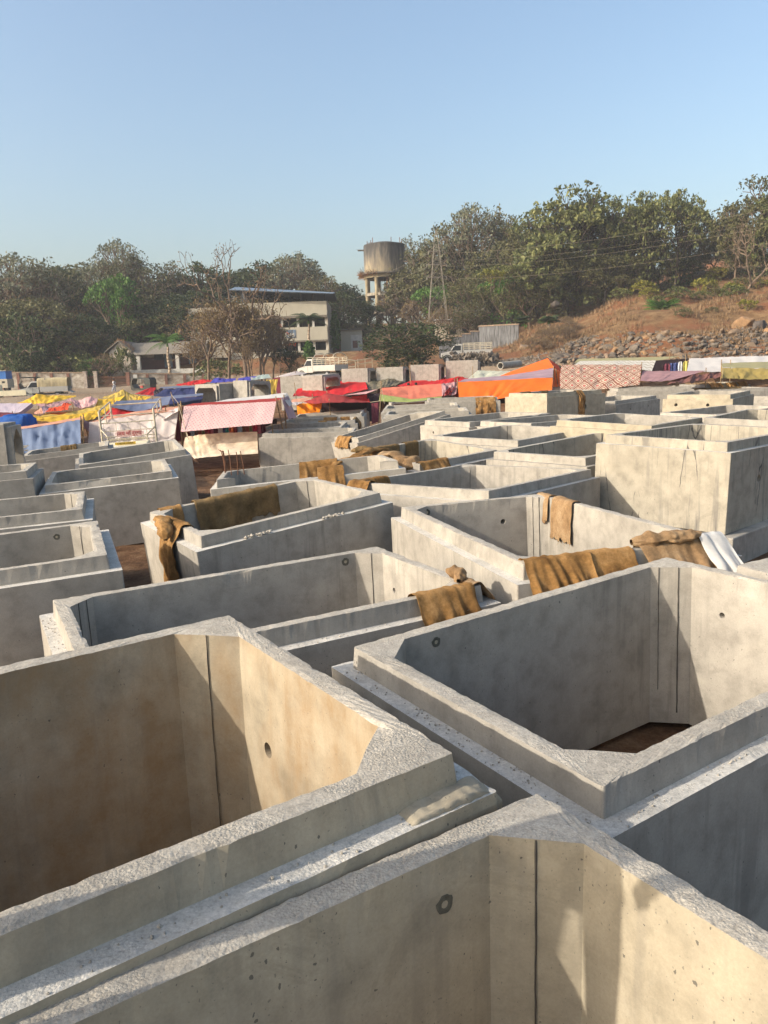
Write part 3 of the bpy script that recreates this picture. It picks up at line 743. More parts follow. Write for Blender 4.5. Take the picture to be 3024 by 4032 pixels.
# M1 / R2 front pieces
drape('M1', 'f', 2.45, 3.0, .25, .36, 'orange-brown sacking with torn hem over the front rim of the pitted box', seed=11, amp=.03, folds=3, skew=-.1)
drape('M1', 'r', 1.58, 1.83, .2, .3, 'knotted light brown sack on the right corner of the pitted box', m=M_burlap3, seed=12, amp=.05, folds=2)
drape('R2', 'r', .0, .36, .30, .2, 'small tan rag with frayed hem, left of the two on the back wall', m=M_burlap3, seed=21, amp=.02, folds=2, rag=.05)
drape('R2', 'r', .46, .95, .44, .2, 'longer pointed tan rag, right of the two on the back wall', m=M_burlap3, seed=22, amp=.015, folds=1.5, rag=.12)
drape('R2', 'f', .0, .62, .2, .55, 'orange-brown sacking in deep folds, left end of the two-rag box front rim', seed=23, amp=.07, folds=5)
drape('R2', 'f', .58, 1.05, .2, .5, 'smooth brown sack in the middle of the front rim of the two-rag box', seed=24, amp=.025, folds=1.5)
drape('R2', 'f', 1.12, 1.78, .2, .55, 'dark tan sacking bundle near the right end of the front rim of the two-rag box', m=M_burlap3, seed=25, amp=.045, folds=4, skew=.2)
drape('R2', 'r', 3.0, 3.32, .2, .3, 'brown sack on the corner just behind the white rag', m=M_burlap3, seed=26, amp=.03, folds=2)
drape('R2', 'f', 1.70, 1.98, .1, .62, 'white crumpled rag thrown over the right end of the sacking row', m=M_whitecloth, name='white_rag', seed=27, amp=.05, folds=2.5, skew=.25, lift=.05)
drape('R15', 'b', .55, 1.3, .2, .3, 'tan rag at the right photo edge on the low box corner', m=M_burlap3, seed=28, amp=.03)
# around R3 / D1 / R4
drape('D1', 'b', 1.45, 2.2, .3, .3, 'brown striped sack on the right end of the rebar box back wall', seed=31, amp=.03, folds=4)
drape('D1', 'f', 1.7, 2.15, .12, .45, 'brown sack hanging over the front edge of the rebar box', seed=32, amp=.03, folds=2)
drape('R3', 'l', .0, .42, .15, .42, 'brown sacking heap over the left rim of the middle box', seed=33, amp=.05, folds=3)
drape('R3', 'b', .05, .8, .2, .25, 'orange-brown sacking over the back rim of the middle box', seed=34, amp=.05, folds=3)
drape('R4', 'b', .35, 1.15, .4, .2, 'olive-brown cloth hanging inside the box behind the tangled sacking, left one', m=M_burlap2, seed=35, amp=.02, folds=3)
drape('R4', 'b', 1.32, 1.72, .62, .2, 'dark brown cloth in long folds hanging inside the box behind the tangled sacking, right one', m=M_burlap2, seed=36, amp=.03, folds=3)
drape('R4', 'l', .5, 1.6, .2, .5, 'crumpled sacking on the left rim of the box with hanging cloths', seed=37, amp=.06, folds=4)
drape('R4', 'f', .0, .75, .15, .45, 'orange-brown sacking bulging over the front rim of the hanging-cloth box', seed=38, amp=.07, folds=2)
# far ones
drape('C3', 'f', 1.55, 1.9, .3, .25, 'little folded brown sack on the third row box, left of three', seed=41, amp=.03, folds=4)
drape('C3', 'b', 1.6, 2.2, .3, .2, 'wide brown sack on the third row box back rim, middle of three', seed=42, amp=.03, folds=6)
drape('C3', 'b', 2.35, 2.75, .35, .2, 'brown striped sack on the third row box back rim, right of three', seed=43, amp=.03, folds=5)
drape('C3', 'r', .3, 1.7, .1, .8, 'dark brown sack hanging down the right end of the third row box', m=M_burlap2, seed=44, amp=.03, folds=4)
drape('C6', 'l', .3, 1.5, .1, .3, 'rolled brown sack on the near end of the steeply tilted box', seed=45, amp=.06, folds=5)
drape('T1', 'f', 2.1, 3.0, .1, .8, 'brown sack over the right corner of the flat-faced box', seed=46, amp=.05, folds=2, rag=.15)
drape('S', 'f', 1.6, 1.95, .1, 1.15, 'brown rag knotted and hanging down the broken side of the bright box', seed=47, amp=.06, folds=2)
drape('S', 'b', .6, 1.1, .1, .1, 'brown sack on the back rim of the broken box, left one', m=M_burlap2, seed=48, amp=.04)
drape('S', 'b', 1.7, 2.1, .1, .1, 'brown sack on the back rim of the broken box, right one', m=M_burlap2, seed=49, amp=.04)
drape('L3', 'b', .9, 1.35, .15, .1, 'small olive rag lying on the back rim of the box before the pickup cab', m=M_burlap2, seed=50, amp=.04)
for k, (a, b) in enumerate(((.3, 1.2), (1.5, 2.2), (2.3, 3.))):
    drape('Q4', 'f', a, b, .15, .35, ['brown bundled sack before the olive tent, left one', 'brown bundled sack before the olive tent, middle one', 'brown bundled sack before the olive tent, right one'][k], seed=60+k, amp=.09, folds=3)
drape('Q4', 'b', .4, 2.6, .1, .5, 'long row of brown sacks on the back rim before the olive tent', m=M_burlap3, seed=64, amp=.1, folds=7)
drape('Q3', 'b', .2, 2.9, .1, .3, 'brown sacks along the far box beneath the brown cloth', m=M_burlap2, seed=65, amp=.07, folds=8)

def twist(label, pts, r, m, seed, flat=.6):
    """a bunched length of sacking lying along pts: lumpy, creased, flattened tube"""
    mb = MB(); n = 18; N_ = 36; G = []
    for i in range(N_+1):
        f = i/N_*(len(pts)-1); k = min(int(f), len(pts)-2); c = pts[k].lerp(pts[k+1], f-k); d = (pts[k+1]-pts[k]).normalized()
        x = d.cross(Vector((0, 0, 1))).normalized(); y = x.cross(d); row = []
        for j in range(n+1):
            a = 2*math.pi*(j % n)/n; rr = r*(.75+.45*noise.noise(Vector((i*.18, seed, 0))))*(1+.35*(1-2.5*abs(noise.noise(Vector((math.cos(a)*1.6, math.sin(a)*1.6+i*.05, i*.09+seed)))))+.2*noise.noise(Vector((math.cos(a)*4, math.sin(a)*4, i*.4+seed))))
            e = min(1, .35+3*min(i, N_-i)/N_); row.append(c+x*rr*math.cos(a)*e+y*rr*flat*math.sin(a)*e)
        G.append(row)
    mb.grid(G); o = mb.build('sacking_bundle', m, smooth=True); ss_ = o.modifiers.new('sub', 'SUBSURF'); ss_.levels = 1; ss_.render_levels = 1
    tag(o, label, 'sacking cloth', 'brown sacking cloths laid over the boxes')
twist('twisted brown sacking strip arching over the rebar box right end', [P(1282, 1862, 14.6), P(1330, 1822, 14.9), P(1395, 1806, 15.3), P(1450, 1775, 15.8), P(1530, 1770, 16.2)], .12, M_burlap, 3)
twist('tan sacking lump in the middle of the tangled heap', [P(1395, 1822, 15.2), P(1450, 1810, 15.3), P(1515, 1812, 15.3), P(1556, 1830, 15.2)], .19, M_burlap, 7)
twist('broad orange-brown sacking roll on the left rim of the hanging-cloth box', [P(1478, 1800, 15.9), P(1540, 1815, 15.6), P(1600, 1832, 15.25), P(1655, 1838, 15.0)], .26, M_burlap3, 9, .8)
twist('brown sacking tail hanging down right of the slanted panel in the middle', [P(1500, 1822, 15.0), P(1540, 1850, 14.6), P(1552, 1900, 14.4), P(1549, 1950, 14.3)], .15, M_burlap, 12)
twist('dark twisted sacking knot on the left part of the tangled heap', [P(1385, 1775, 16.4), P(1440, 1768, 16.2), P(1480, 1782, 16.0)], .13, M_burlap2, 15)
twist('bunched golden-brown sacking fold on the tilted box left corner', [on_box('M2', -1.30, -.35, HB+.03), on_box('M2', -1.34, -.05, HB+.04), on_box('M2', -1.40, .22, HB+.0), on_box('M2', -1.46, .36, HB-.10)], .10, M_burlap, 18)
twist('knotted end of the orange-brown sacking near the pitted box corner', [on_box('M1', 1.40, .78, HB+.03), on_box('M1', 1.50, .66, HB+.06), on_box('M1', 1.47, .50, HB+.05)], .06, M_burlap3, 21, 1.)

twist('brown sacking roll along the front rim right part of the two-rag box', [on_box('R2', .1, 1.62, HB+.05), on_box('R2', .45, 1.66, HB+.06), on_box('R2', .78, 1.68, HB+.05)], .10, M_burlap3, 24, .8)
# ------------------------------------------------------------------ market tents
C_ = lambda *a, **k: cloth(*a, **k)
def pat_dots(n):
    uv = N(n, 'ShaderNodeUVMap').outputs[0]; mp = N(n, 'ShaderNodeMapping'); mp.inputs['Scale'].default_value = (34, 11, 1); mp.inputs['Rotation'].default_value = (0, 0, .6)
    n.links.new(uv, mp.inputs[0]); v = N(n, 'ShaderNodeTexVoronoi', Scale=1.0, Randomness=.15); n.links.new(mp.outputs[0], v.inputs['Vector'])
    return mixc(n, math_(n, 'LESS_THAN', v.outputs['Distance'], .22), (.68, .47, .44), (.50, .2, .22))
def pat_prints(n):
    uv = N(n, 'ShaderNodeUVMap').outputs[0]; mp = N(n, 'ShaderNodeMapping'); mp.inputs['Scale'].default_value = (22, 12, 1)
    n.links.new(uv, mp.inputs[0]); v = N(n, 'ShaderNodeTexVoronoi', Scale=1.0); n.links.new(mp.outputs[0], v.inputs['Vector'])
    return mixc(n, math_(n, 'LESS_THAN', v.outputs['Distance'], .3), (.62, .53, .58), (.55, .42, .48))
def pat_diamond(n):
    uv = N(n, 'ShaderNodeUVMap').outputs[0]; s = N(n, 'ShaderNodeSeparateXYZ'); n.links.new(uv, s.inputs[0])
    x = math_(n, 'MULTIPLY', s.outputs[0], 6.0); y = math_(n, 'MULTIPLY', s.outputs[1], 2.9)
    a = math_(n, 'ABSOLUTE', math_(n, 'SUBTRACT', math_(n, 'FRACT', math_(n, 'ADD', x, y)), .5))
    b = math_(n, 'ABSOLUTE', math_(n, 'SUBTRACT', math_(n, 'FRACT', math_(n, 'SUBTRACT', x, y)), .5))
    m_ = math_(n, 'MAXIMUM', a, b); r_ = math_(n, 'POWER', math_(n, 'ADD', math_(n, 'POWER', a, 2.), math_(n, 'POWER', b, 2.)), .5)
    cr, br, pk = (.74, .60, .44), (.30, .10, .06), (.62, .16, .13)
    c = ramp(n, m_, [(0, cr), (.25, cr), (.26, br), (.34, br), (.345, cr), (.42, cr), (.425, br), (.5, br)], 'CONSTANT')
    return mixc(n, math_(n, 'LESS_THAN', r_, .17), c, mixc(n, math_(n, 'LESS_THAN', r_, .13), br, pk))
def pat_chevron(n):
    uv = N(n, 'ShaderNodeUVMap').outputs[0]; s = N(n, 'ShaderNodeSeparateXYZ'); n.links.new(uv, s.inputs[0])
    x = math_(n, 'PINGPONG', math_(n, 'MULTIPLY', s.outputs[0], 14.), .5); y = math_(n, 'MULTIPLY', s.outputs[1], 4.)
    f = math_(n, 'FRACT', math_(n, 'ADD', x, y))
    return mixc(n, math_(n, 'LESS_THAN', f, .3), (.74, .70, .60), (.52, .45, .34))
def pat_camo(n):
    g = coords(n, (1, 1, 1)); t = tex(n, g, 1.1, 3, .6, 1.5)
    return ramp(n, t, [(0, (.09, .085, .05)), (.42, (.16, .14, .09)), (.5, (.27, .22, .14)), (.58, (.11, .10, .07)), (.66, (.30, .25, .17))], 'CONSTANT')
def pat_net(n):
    g = coords(n, (3, 3, 3)); v = N(n, 'ShaderNodeTexVoronoi', Scale=1.0); n.links.new(g, v.inputs['Vector'])
    return mixc(n, math_(n, 'LESS_THAN', v.outputs['Distance'], .33), (.66, .66, .50), (.42, .42, .30))
def pat_quilt(n):
    g = coords(n, (1, 1, 1)); t = tex(n, g, 2.5, 4)
    return ramp(n, t, [(.35, (.50, .40, .28)), (.55, (.68, .57, .42)), (.7, (.74, .64, .48))])
CM = dict(
 pinkdot=C_('pink_dotted_cotton', (.8, .6, .58), pattern=pat_dots), prints=C_('pale_flower_print_cotton', (.7, .6, .66), pattern=pat_prints),
 diamond=C_('diamond_pattern_cloth', (.7, .5, .4), pattern=pat_diamond, dirt=.15), chevron=C_('chevron_cloth', (.7, .66, .55), pattern=pat_chevron),
 camo=C_('camouflage_cloth', (.2, .18, .1), pattern=pat_camo), net=C_('cream_netting', (.6, .6, .45), pattern=pat_net), quilt=C_('tan_sheet', (.7, .58, .42), pattern=pat_quilt, trans=.15),
 red=C_('red_tarpaulin', (.62, .018, .02)), darkred=C_('dusty_red_tarpaulin', (.42, .045, .035)), orange=C_('orange_tarpaulin', (.88, .17, .02), var=.1),
 redorange=C_('red_orange_cloth', (.8, .09, .02)), salmon=C_('salmon_tarpaulin', (.72, .21, .13)), pink=C_('pink_cloth', (.66, .38, .36)), lilac=C_('dull_lilac_cloth', (.42, .29, .33)),
 mauve=C_('mauve_cloth', (.46, .26, .26)), peach=C_('peach_cloth', (.68, .34, .22)), white=C_('white_cotton', (.66, .58, .54), var=.1), white2=C_('bright_white_cotton', (.68, .645, .6), var=.08),
 yellow=C_('yellow_tarpaulin', (.75, .46, .03)), dullyellow=C_('dusty_yellow_tarpaulin', (.60, .42, .08)), grey=C_('blue_grey_tarpaulin', (.17, .2, .3)), steel=C_('steel_blue_tarpaulin', (.15, .2, .31)),
 navy=C_('navy_tarpaulin', (.025, .03, .10), trans=.05), blue=C_('ultramarine_tarpaulin', (.07, .07, .42)), bright=C_('bright_blue_tarpaulin', (.03, .12, .42)), maroon=C_('maroon_cloth', (.17, .03, .045)),
 brown=C_('brown_cloth', (.24, .10, .075)), olive=C_('olive_canvas', (.40, .30, .09)), oliveg=C_('pale_olive_canvas', (.42, .38, .20)), green=C_('lime_cloth', (.36, .42, .13)),
 marigold=C_('marigold_sheet', (.85, .28, .015)), dark=C_('painted_shade_cloth', (.03, .018, .022), trans=0), teal=C_('teal_grey_tarpaulin', (.38, .46, .42)))  # near-black sheet colour stands in for the shade inside the tents
M_pole = plain('bamboo_pole', (.28, .19, .10), .8, .4, 8)
M_rope = plain('thin_rope', (.35, .29, .2), .9)
def panel(rows, m, parent, name='tarpaulin', nseg=8, sag=0., wr=.03, seed=0, fold=0., smooth=True):
    """loft a cloth through control rows [(px,py,Y),...] with sag and wrinkles"""
    Rr = []
    nc = max(len(r) for r in rows); NC = max(14, nseg*(nc-1)*2)
    def samp(r, f):
        k = f*(len(r)-1); i = min(int(k), len(r)-2); return r[i].lerp(r[i+1], k-i)
    W3 = [[P(*q) if not isinstance(q, Vector) else q for q in r] for r in rows]
    NR = nseg*(len(rows)-1)
    for j in range(NR+1):
        k = j/NR*(len(rows)-1); a = min(int(k), len(rows)-2); t = k-a; row = []
        for i in range(NC+1):
            f = i/NC; p = samp(W3[a], f).lerp(samp(W3[a+1], f), t)
            fr = (f*(nc-1)) % 1 if 0 < f < 1 else 0
            s = sag*math.sin(math.pi*f)*(.35+.65*math.sin(math.pi*j/NR))
            p.z -= s
            w = noise.noise(Vector((f*6+seed, j/NR*2, seed*.7)))*wr*1.6 + noise.noise(Vector((f*17+seed, j/NR*5+f*6, 2)))*wr + (.35-1.6*abs(noise.noise(Vector((f*9+j/NR*2.5, j/NR*3-f*3+seed, 5)))))*wr*1.3
            if fold: w += fold*math.sin(f*38+2.5*noise.noise(Vector((f*5, seed, 0))))*(j/NR)
            e = .35+.65*min(1, 4*min(f, 1-f, j/NR+.05, 1-j/NR+.05))
            p += Vector((.15*w*e, -.75*w*e, .6*w*e)); row.append(p)
        Rr.append(row)
    mb = MB(); mb.grid(Rr); return mb.build(name, m, parent, smooth=smooth)
def tent(label, parts, poles=(), ropes=(), cat='tent', name='market_tent', group='tarpaulin market tents', at=None, **kw):
    p0 = P(*parts[0][1][0][0]); e = empty(name, (0, 0, 0), label, cat, group)
    base = Vector((p0.x, p0.y, gz(p0.x, p0.y))); e.location = base
    obs = []
    for k, pt in enumerate(parts):
        mname, rows = pt[0], pt[1]; opt = pt[2] if len(pt) > 2 else {}
        o = panel(rows, CM[mname], None, name=opt.pop('name', 'tarpaulin'), seed=sum(rows[0][0])*.013+k, **opt); obs.append(o)
    for (px, py, Y, *r) in poles:
        t = P(px, py, Y); g = gz(t.x, t.y)-.1; lean = r[0] if r else 0
        mb = MB(); b = Vector((t.x+lean, t.y+.05, g)); top = t+Vector((-lean*.1, 0, .12)); mid = b.lerp(top, .5)+Vector((.02, 0, 0))
        mb.path([b, mid, top], [.032, .028, .022], 6); obs.append(mb.build('pole', M_pole))
    for a, b in ropes:
        mb = MB(); mb.path([P(*a), P(*b)], .012, 4); obs.append(mb.build('rope', M_rope))
    for o in obs: o.parent = e; o.matrix_parent_inverse = Matrix.Translation(-base)
    return e

# --- left front
tent('steel-blue tarpaulin wall with salmon roof strip at the left, behind the rims', [
  ('steel', [[(70, 1692, 27), (200, 1672, 27), (315, 1652, 27)], [(60, 1790, 26), (200, 1765, 26), (318, 1745, 26)]], dict(fold=.05, wr=.07, name='side_sheet')),
  ('peach', [[(60, 1683, 29.5), (190, 1664, 29.5), (333, 1640, 29.5)], [(70, 1692, 27), (200, 1672, 27), (315, 1652, 27)]], dict(name='roof_sheet'))],
  poles=[(318, 1650, 27), (330, 1642, 28, .25), (326, 1648, 26.6, -.3)])
tent('white cloth wall with peach roof strip behind the pickup frame', [
  ('white', [[(352, 1663, 27.5), (520, 1638, 27.5), (702, 1617, 27.5)], [(345, 1770, 27), (520, 1760, 27), (686, 1735, 27)]], dict(fold=.05, wr=.06, name='side_sheet')),
  ('peach', [[(400, 1648, 31), (540, 1620, 31), (705, 1600, 31)], [(352, 1663, 27.5), (520, 1638, 27.5), (702, 1617, 27.5)]], dict(name='roof_sheet', wr=.04)),
  ('white', [[(655, 1622, 28), (703, 1604, 28)], [(640, 1655, 27.3), (700, 1618, 27.3)]], dict(name='side_sheet')),
  ('lilac', [[(322, 1650, 27.8), (352, 1664, 27.8)], [(326, 1680, 27.8), (350, 1700, 27.8)]], dict(name='side_sheet'))],
  poles=[(703, 1600, 27.4), (713, 1592, 27.6, .1), (652, 1618, 28)], ropes=[((705, 1600, 27.4), (738, 1722, 26))])
tent('tent with pink dotted front sheet, dark red strip and white roof', [
  ('pinkdot', [[(724, 1599, 28), (900, 1590, 28), (1088, 1580, 28)], [(712, 1700, 26.2), (890, 1684, 26.2), (1071, 1667, 26.2)]], dict(wr=.03, name='front_sheet')),
  ('darkred', [[(760, 1588, 30), (930, 1579, 30), (1112, 1566, 30)], [(724, 1599, 28), (900, 1590, 28), (1088, 1580, 28)]], dict(name='roof_sheet')),
  ('white2', [[(900, 1571, 34), (1010, 1560, 34), (1130, 1546, 34)], [(818, 1588, 30.2), (960, 1578, 30.2), (1112, 1565, 30.2)]], dict(name='roof_sheet')),
  ('white2', [[(1112, 1565, 30), (1130, 1546, 33)], [(1140, 1602, 29.5), (1152, 1590, 32)]], dict(name='roof_sheet')),
  ('lilac', [[(1108, 1568, 29), (1135, 1560, 32)], [(1135, 1650, 28), (1168, 1645, 31.5)]], dict(name='side_sheet')),
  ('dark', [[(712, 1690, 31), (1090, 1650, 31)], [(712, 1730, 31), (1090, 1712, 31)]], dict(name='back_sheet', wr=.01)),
  ('maroon', [[(700, 1600, 29), (722, 1600, 29)], [(690, 1740, 29), (728, 1735, 29)]], dict(name='side_sheet'))],
  poles=[(1090, 1574, 28.3, .35), (1118, 1566, 30), (712, 1594, 28), (1071, 1668, 27)], ropes=[((714, 1598, 28), (742, 1730, 26))])
e = empty('ground_sheet', (0, 0, 0), 'tan patchwork sheet hung low in front of the clothes racks beside the bare soil', 'sheet')
panel([[(728, 1722, 27), (780, 1712, 27), (880, 1704, 27), (1013, 1700, 27)], [(722, 1765, 26.6), (790, 1745, 26.7), (890, 1742, 26.7), (1014, 1738, 26.6)], [(765, 1806, 25.8), (810, 1800, 25.7), (900, 1792, 25.6), (1016, 1786, 25.5)]], CM['quilt'], e, 'sheet', wr=.035)
# clothes rails
def garments(base_label, spots, cols, group):
    for k, (px, py, Y, w, h) in enumerate(spots):
        c = cols[k % len(cols)]; t = P(px, py, Y); mb = MB(); G = []
        for j in range(7):
            row = []
            for i in range(9):
                f = i/8; ww = w*(1-.35*(j == 0)+.06*math.sin(j*2+k)); z = t.z-h*j/6
                row.append(Vector((t.x+(f-.5)*ww, t.y+.05*math.sin(f*11+k)+.02*noise.noise(Vector((k, j, f*4))), z)))
            G.append(row)
        mb.grid(G); o = mb.build('hanging_garment', c, smooth=True)
        tag(o, base_label[k % len(base_label)], 'garment', group)
gc = [('dark red', (.22, .02, .03)), ('pale blue', (.35, .5, .6)), ('brown', (.2, .09, .06)), ('rust', (.35, .08, .04)), ('olive', (.2, .18, .07)), ('crimson', (.4, .03, .06)), ('rose pink', (.6, .22, .28)), ('maroon', (.14, .03, .05)), ('white', (.6, .6, .6)), ('navy', (.05, .07, .2)), ('teal', (.04, .26, .26)), ('orange', (.6, .15, .03))]
GM = [plain('garment_'+a.replace(' ', '_'), c, .85, .35, 9) for a, c in gc]
sp = [(742+k*15.5, 1694-k*1.35, 28.6, .13+.05*(k % 3), .45+.1*(k % 4)/3) for k in range(20)]
garments([gc[k % 12][0]+' garment hanging under the pink dotted tent, number %s from the left' % ('one two three four five six seven eight nine ten eleven twelve thirteen fourteen fifteen sixteen seventeen eighteen nineteen twenty'.split()[k]) for k in range(20)], sp, GM, 'clothes hanging under the pink dotted tent')
# --- left middle
tent('yellow tarpaulin peaked low in front of the canvas-covered pickup', [('yellow', [[(62, 1590, 52), (100, 1576, 53), (145, 1553, 54), (225, 1556, 55), (300, 1558, 55)], [(62, 1592, 50), (100, 1590, 50), (150, 1592, 50), (200, 1586, 50), (299, 1562, 54)]], dict(wr=.12))], poles=[(143, 1552, 54)])
tent('pale flower-printed pink tarpaulin at the left photo edge', [('prints', [[(-20, 1588, 48), (60, 1588, 48), (126, 1587, 48)], [(-20, 1626, 42), (50, 1627, 42), (80, 1622, 42)]], dict(name='roof_sheet')), ('lilac', [[(126, 1587, 48), (132, 1600, 48)], [(66, 1627, 42), (80, 1640, 42)]], dict(name='side_sheet'))], poles=[(50, 1628, 42)])
tent('brown maroon cloth awning at the left edge under the flower print', [('maroon', [[(-20, 1622, 41), (50, 1625, 41)], [(-20, 1650, 38), (52, 1632, 38)]])])
tent('dull mauve cloth sagging behind the small orange sheet', [('mauve', [[(140, 1590, 50), (220, 1583, 51), (300, 1572, 52)], [(160, 1604, 46), (215, 1602, 46), (262, 1587, 46)]], dict(wr=.1))])
tent('pale pink pointed tent with lilac side left of the orange sheet', [('peach', [[(135, 1624, 41), (163, 1605, 42)], [(136, 1630, 40), (170, 1628, 40)]], {}), ('lilac', [[(163, 1605, 42), (178, 1595, 44), (196, 1604, 45)], [(170, 1628, 40), (180, 1622, 40), (190, 1613, 41)]], {})], poles=[(178, 1597, 43)])
tent('small bright orange-red sheet between mauve and yellow tarpaulins', [('redorange', [[(193, 1606, 43), (230, 1600, 43), (270, 1596, 43)], [(176, 1622, 40), (225, 1618, 40), (268, 1614, 40)]], dict(wr=.07)), ('redorange', [[(252, 1585, 46), (283, 1590, 46)], [(240, 1600, 44), (279, 1597, 44)]], dict(wr=.07))], poles=[(282, 1588, 44, .2), (287, 1592, 44, -.2)])
tent('pink cloth tent with two peaks left of the bright yellow roof', [('pink', [[(262, 1572, 50), (280, 1569, 50), (305, 1578, 50), (357, 1562, 50), (383, 1570, 50)], [(282, 1585, 47), (295, 1598, 46), (320, 1608, 45), (350, 1600, 45), (380, 1588, 46)]], dict(wr=.1))], poles=[(357, 1561, 50)])
tent('dusty yellow peaked tent farther back beside the walking person', [('dullyellow', [[(410, 1562, 64), (450, 1550, 65), (483, 1534, 66), (515, 1550, 65), (545, 1556, 64)], [(400, 1569, 58), (440, 1572, 58), (485, 1575, 58), (530, 1573, 58), (560, 1570, 58)]], dict(wr=.1)), ('yellow', [[(535, 1570, 57), (553, 1558, 58), (595, 1562, 57)], [(522, 1577, 54), (553, 1576, 54), (580, 1572, 55)]], dict(wr=.06))], poles=[(483, 1533, 66), (553, 1556, 58), (505, 1562, 57)])
tent('bright yellow tarpaulin roof rising to a corner pole', [('yellow', [[(388, 1571, 51), (440, 1568, 51), (493, 1556, 51)], [(372, 1602, 45), (420, 1598, 45), (462, 1588, 46)]], dict(wr=.08, sag=.1)), ('dullyellow', [[(493, 1556, 51), (500, 1577, 50)], [(460, 1590, 46), (470, 1592, 46)]], {})], poles=[(493, 1553, 51), (389, 1568, 51)])
tent('long bright yellow tarpaulin folding down to the left in front of the others', [('dullyellow', [[(180, 1627, 42), (290, 1618, 42), (375, 1602, 43), (450, 1589, 44)], [(160, 1640, 39), (280, 1634, 39), (370, 1620, 40), (432, 1606, 41)]], dict(wr=.09)), ('yellow', [[(160, 1640, 39), (280, 1634, 39), (370, 1620, 40), (432, 1606, 41)], [(125, 1655, 35), (250, 1660, 34.5), (340, 1655, 34.5), (398, 1640, 36)]], dict(wr=.12)), ('yellow', [[(112, 1636, 38), (124, 1634, 38), (165, 1640, 38)], [(122, 1652, 36), (140, 1655, 36), (170, 1650, 36)]], {})], poles=[(448, 1586, 44), (396, 1618, 38)])
tent('blue-grey tarpaulin awning stretched right of the yellow roofs', [('grey', [[(458, 1578, 42), (560, 1572, 43), (675, 1558, 44)], [(437, 1603, 36), (540, 1618, 35), (662, 1593, 37)]], dict(sag=.12, wr=.05, name='roof_sheet')), ('grey', [[(675, 1558, 44), (800, 1548, 46)], [(674, 1570, 42), (800, 1556, 42)]], dict(name='roof_sheet')), ('red', [[(440, 1606, 37), (550, 1618, 37), (660, 1597, 38)], [(396, 1650, 33), (520, 1636, 33.5), (635, 1612, 35)]], dict(name='side_sheet', wr=.07))], poles=[(449, 1575, 42), (676, 1552, 40, .35), (600, 1563, 43)], ropes=[((676, 1555, 40), (712, 1600, 34))])
tent('small red tarpaulin beside the parked autorickshaw', [('red', [[(592, 1526, 68), (614, 1526, 68)], [(528, 1551, 60), (604, 1558, 60)]], dict(wr=.08))])
tent('navy blue tarpaulin shelter with rolled grey edge', [('navy', [[(652, 1530, 58), (720, 1527, 58), (770, 1525, 58)], [(602, 1562, 52), (700, 1560, 52), (780, 1552, 52)]], dict(wr=.1, name='front_sheet')), ('grey', [[(625, 1524, 60), (700, 1520, 60), (768, 1519, 60)], [(640, 1530, 57.5), (700, 1528, 57.5), (770, 1526, 57.5)]], dict(name='roof_sheet')), ('navy', [[(668, 1568, 46), (800, 1560, 47)], [(665, 1600, 43), (790, 1590, 43)]], dict(name='front_sheet')), ('dark', [[(603, 1540, 57), (640, 1526, 58)], [(606, 1560, 55), (656, 1560, 55)]], dict(wr=.15, name='side_sheet'))])
tent('red tarpaulin before the pilastered wall left of the ultramarine one', [('red', [[(700, 1513, 74), (745, 1503, 75), (790, 1494, 76), (835, 1496, 76)], [(690, 1517, 70), (745, 1518, 70), (790, 1511, 70), (828, 1503, 71)]], dict(wr=.12))], poles=[(790, 1490, 76)])
tent('ultramarine blue tarpaulin under the big bare-topped tree', [('blue', [[(845, 1487, 74), (890, 1491, 74), (930, 1490, 74)], [(826, 1508, 68), (880, 1505, 68), (925, 1502, 68)]], dict(wr=.1)), ('blue', [[(938, 1489, 76), (1012, 1480, 76)], [(936, 1501, 72), (1000, 1500, 72)]], dict(wr=.12))])
tent('pale green-grey cloth roof right of the tree trunk', [('teal', [[(1015, 1478, 72), (1057, 1473, 72)], [(985, 1497, 66), (1068, 1488, 66)]], dict(wr=.08)), ('white', [[(985, 1482, 70), (1005, 1490, 70)], [(990, 1499, 66), (1018, 1496, 66)]], {})])
tent('white-roofed tent with maroon side between the leaning boxes', [('white', [[(1130, 1470, 66), (1168, 1461, 66), (1210, 1471, 66)], [(1080, 1486, 60), (1120, 1482, 60), (1150, 1478, 60)]], dict(name='roof_sheet')), ('maroon', [[(1075, 1488, 60), (1150, 1479, 60)], [(1095, 1560, 58), (1152, 1545, 58)]], dict(name='side_sheet'))], poles=[(1096, 1478, 60), (1163, 1458, 64)])
e = empty('yellow_sheet', (0, 0, 0), 'yellow sheet hung on a line beside the maroon tent side', 'sheet')
panel([[(1048, 1496, 55), (1095, 1493, 55)], [(1056, 1553, 55), (1084, 1552, 55)]], CM['dullyellow'], e, 'sheet', wr=.1, fold=.05)
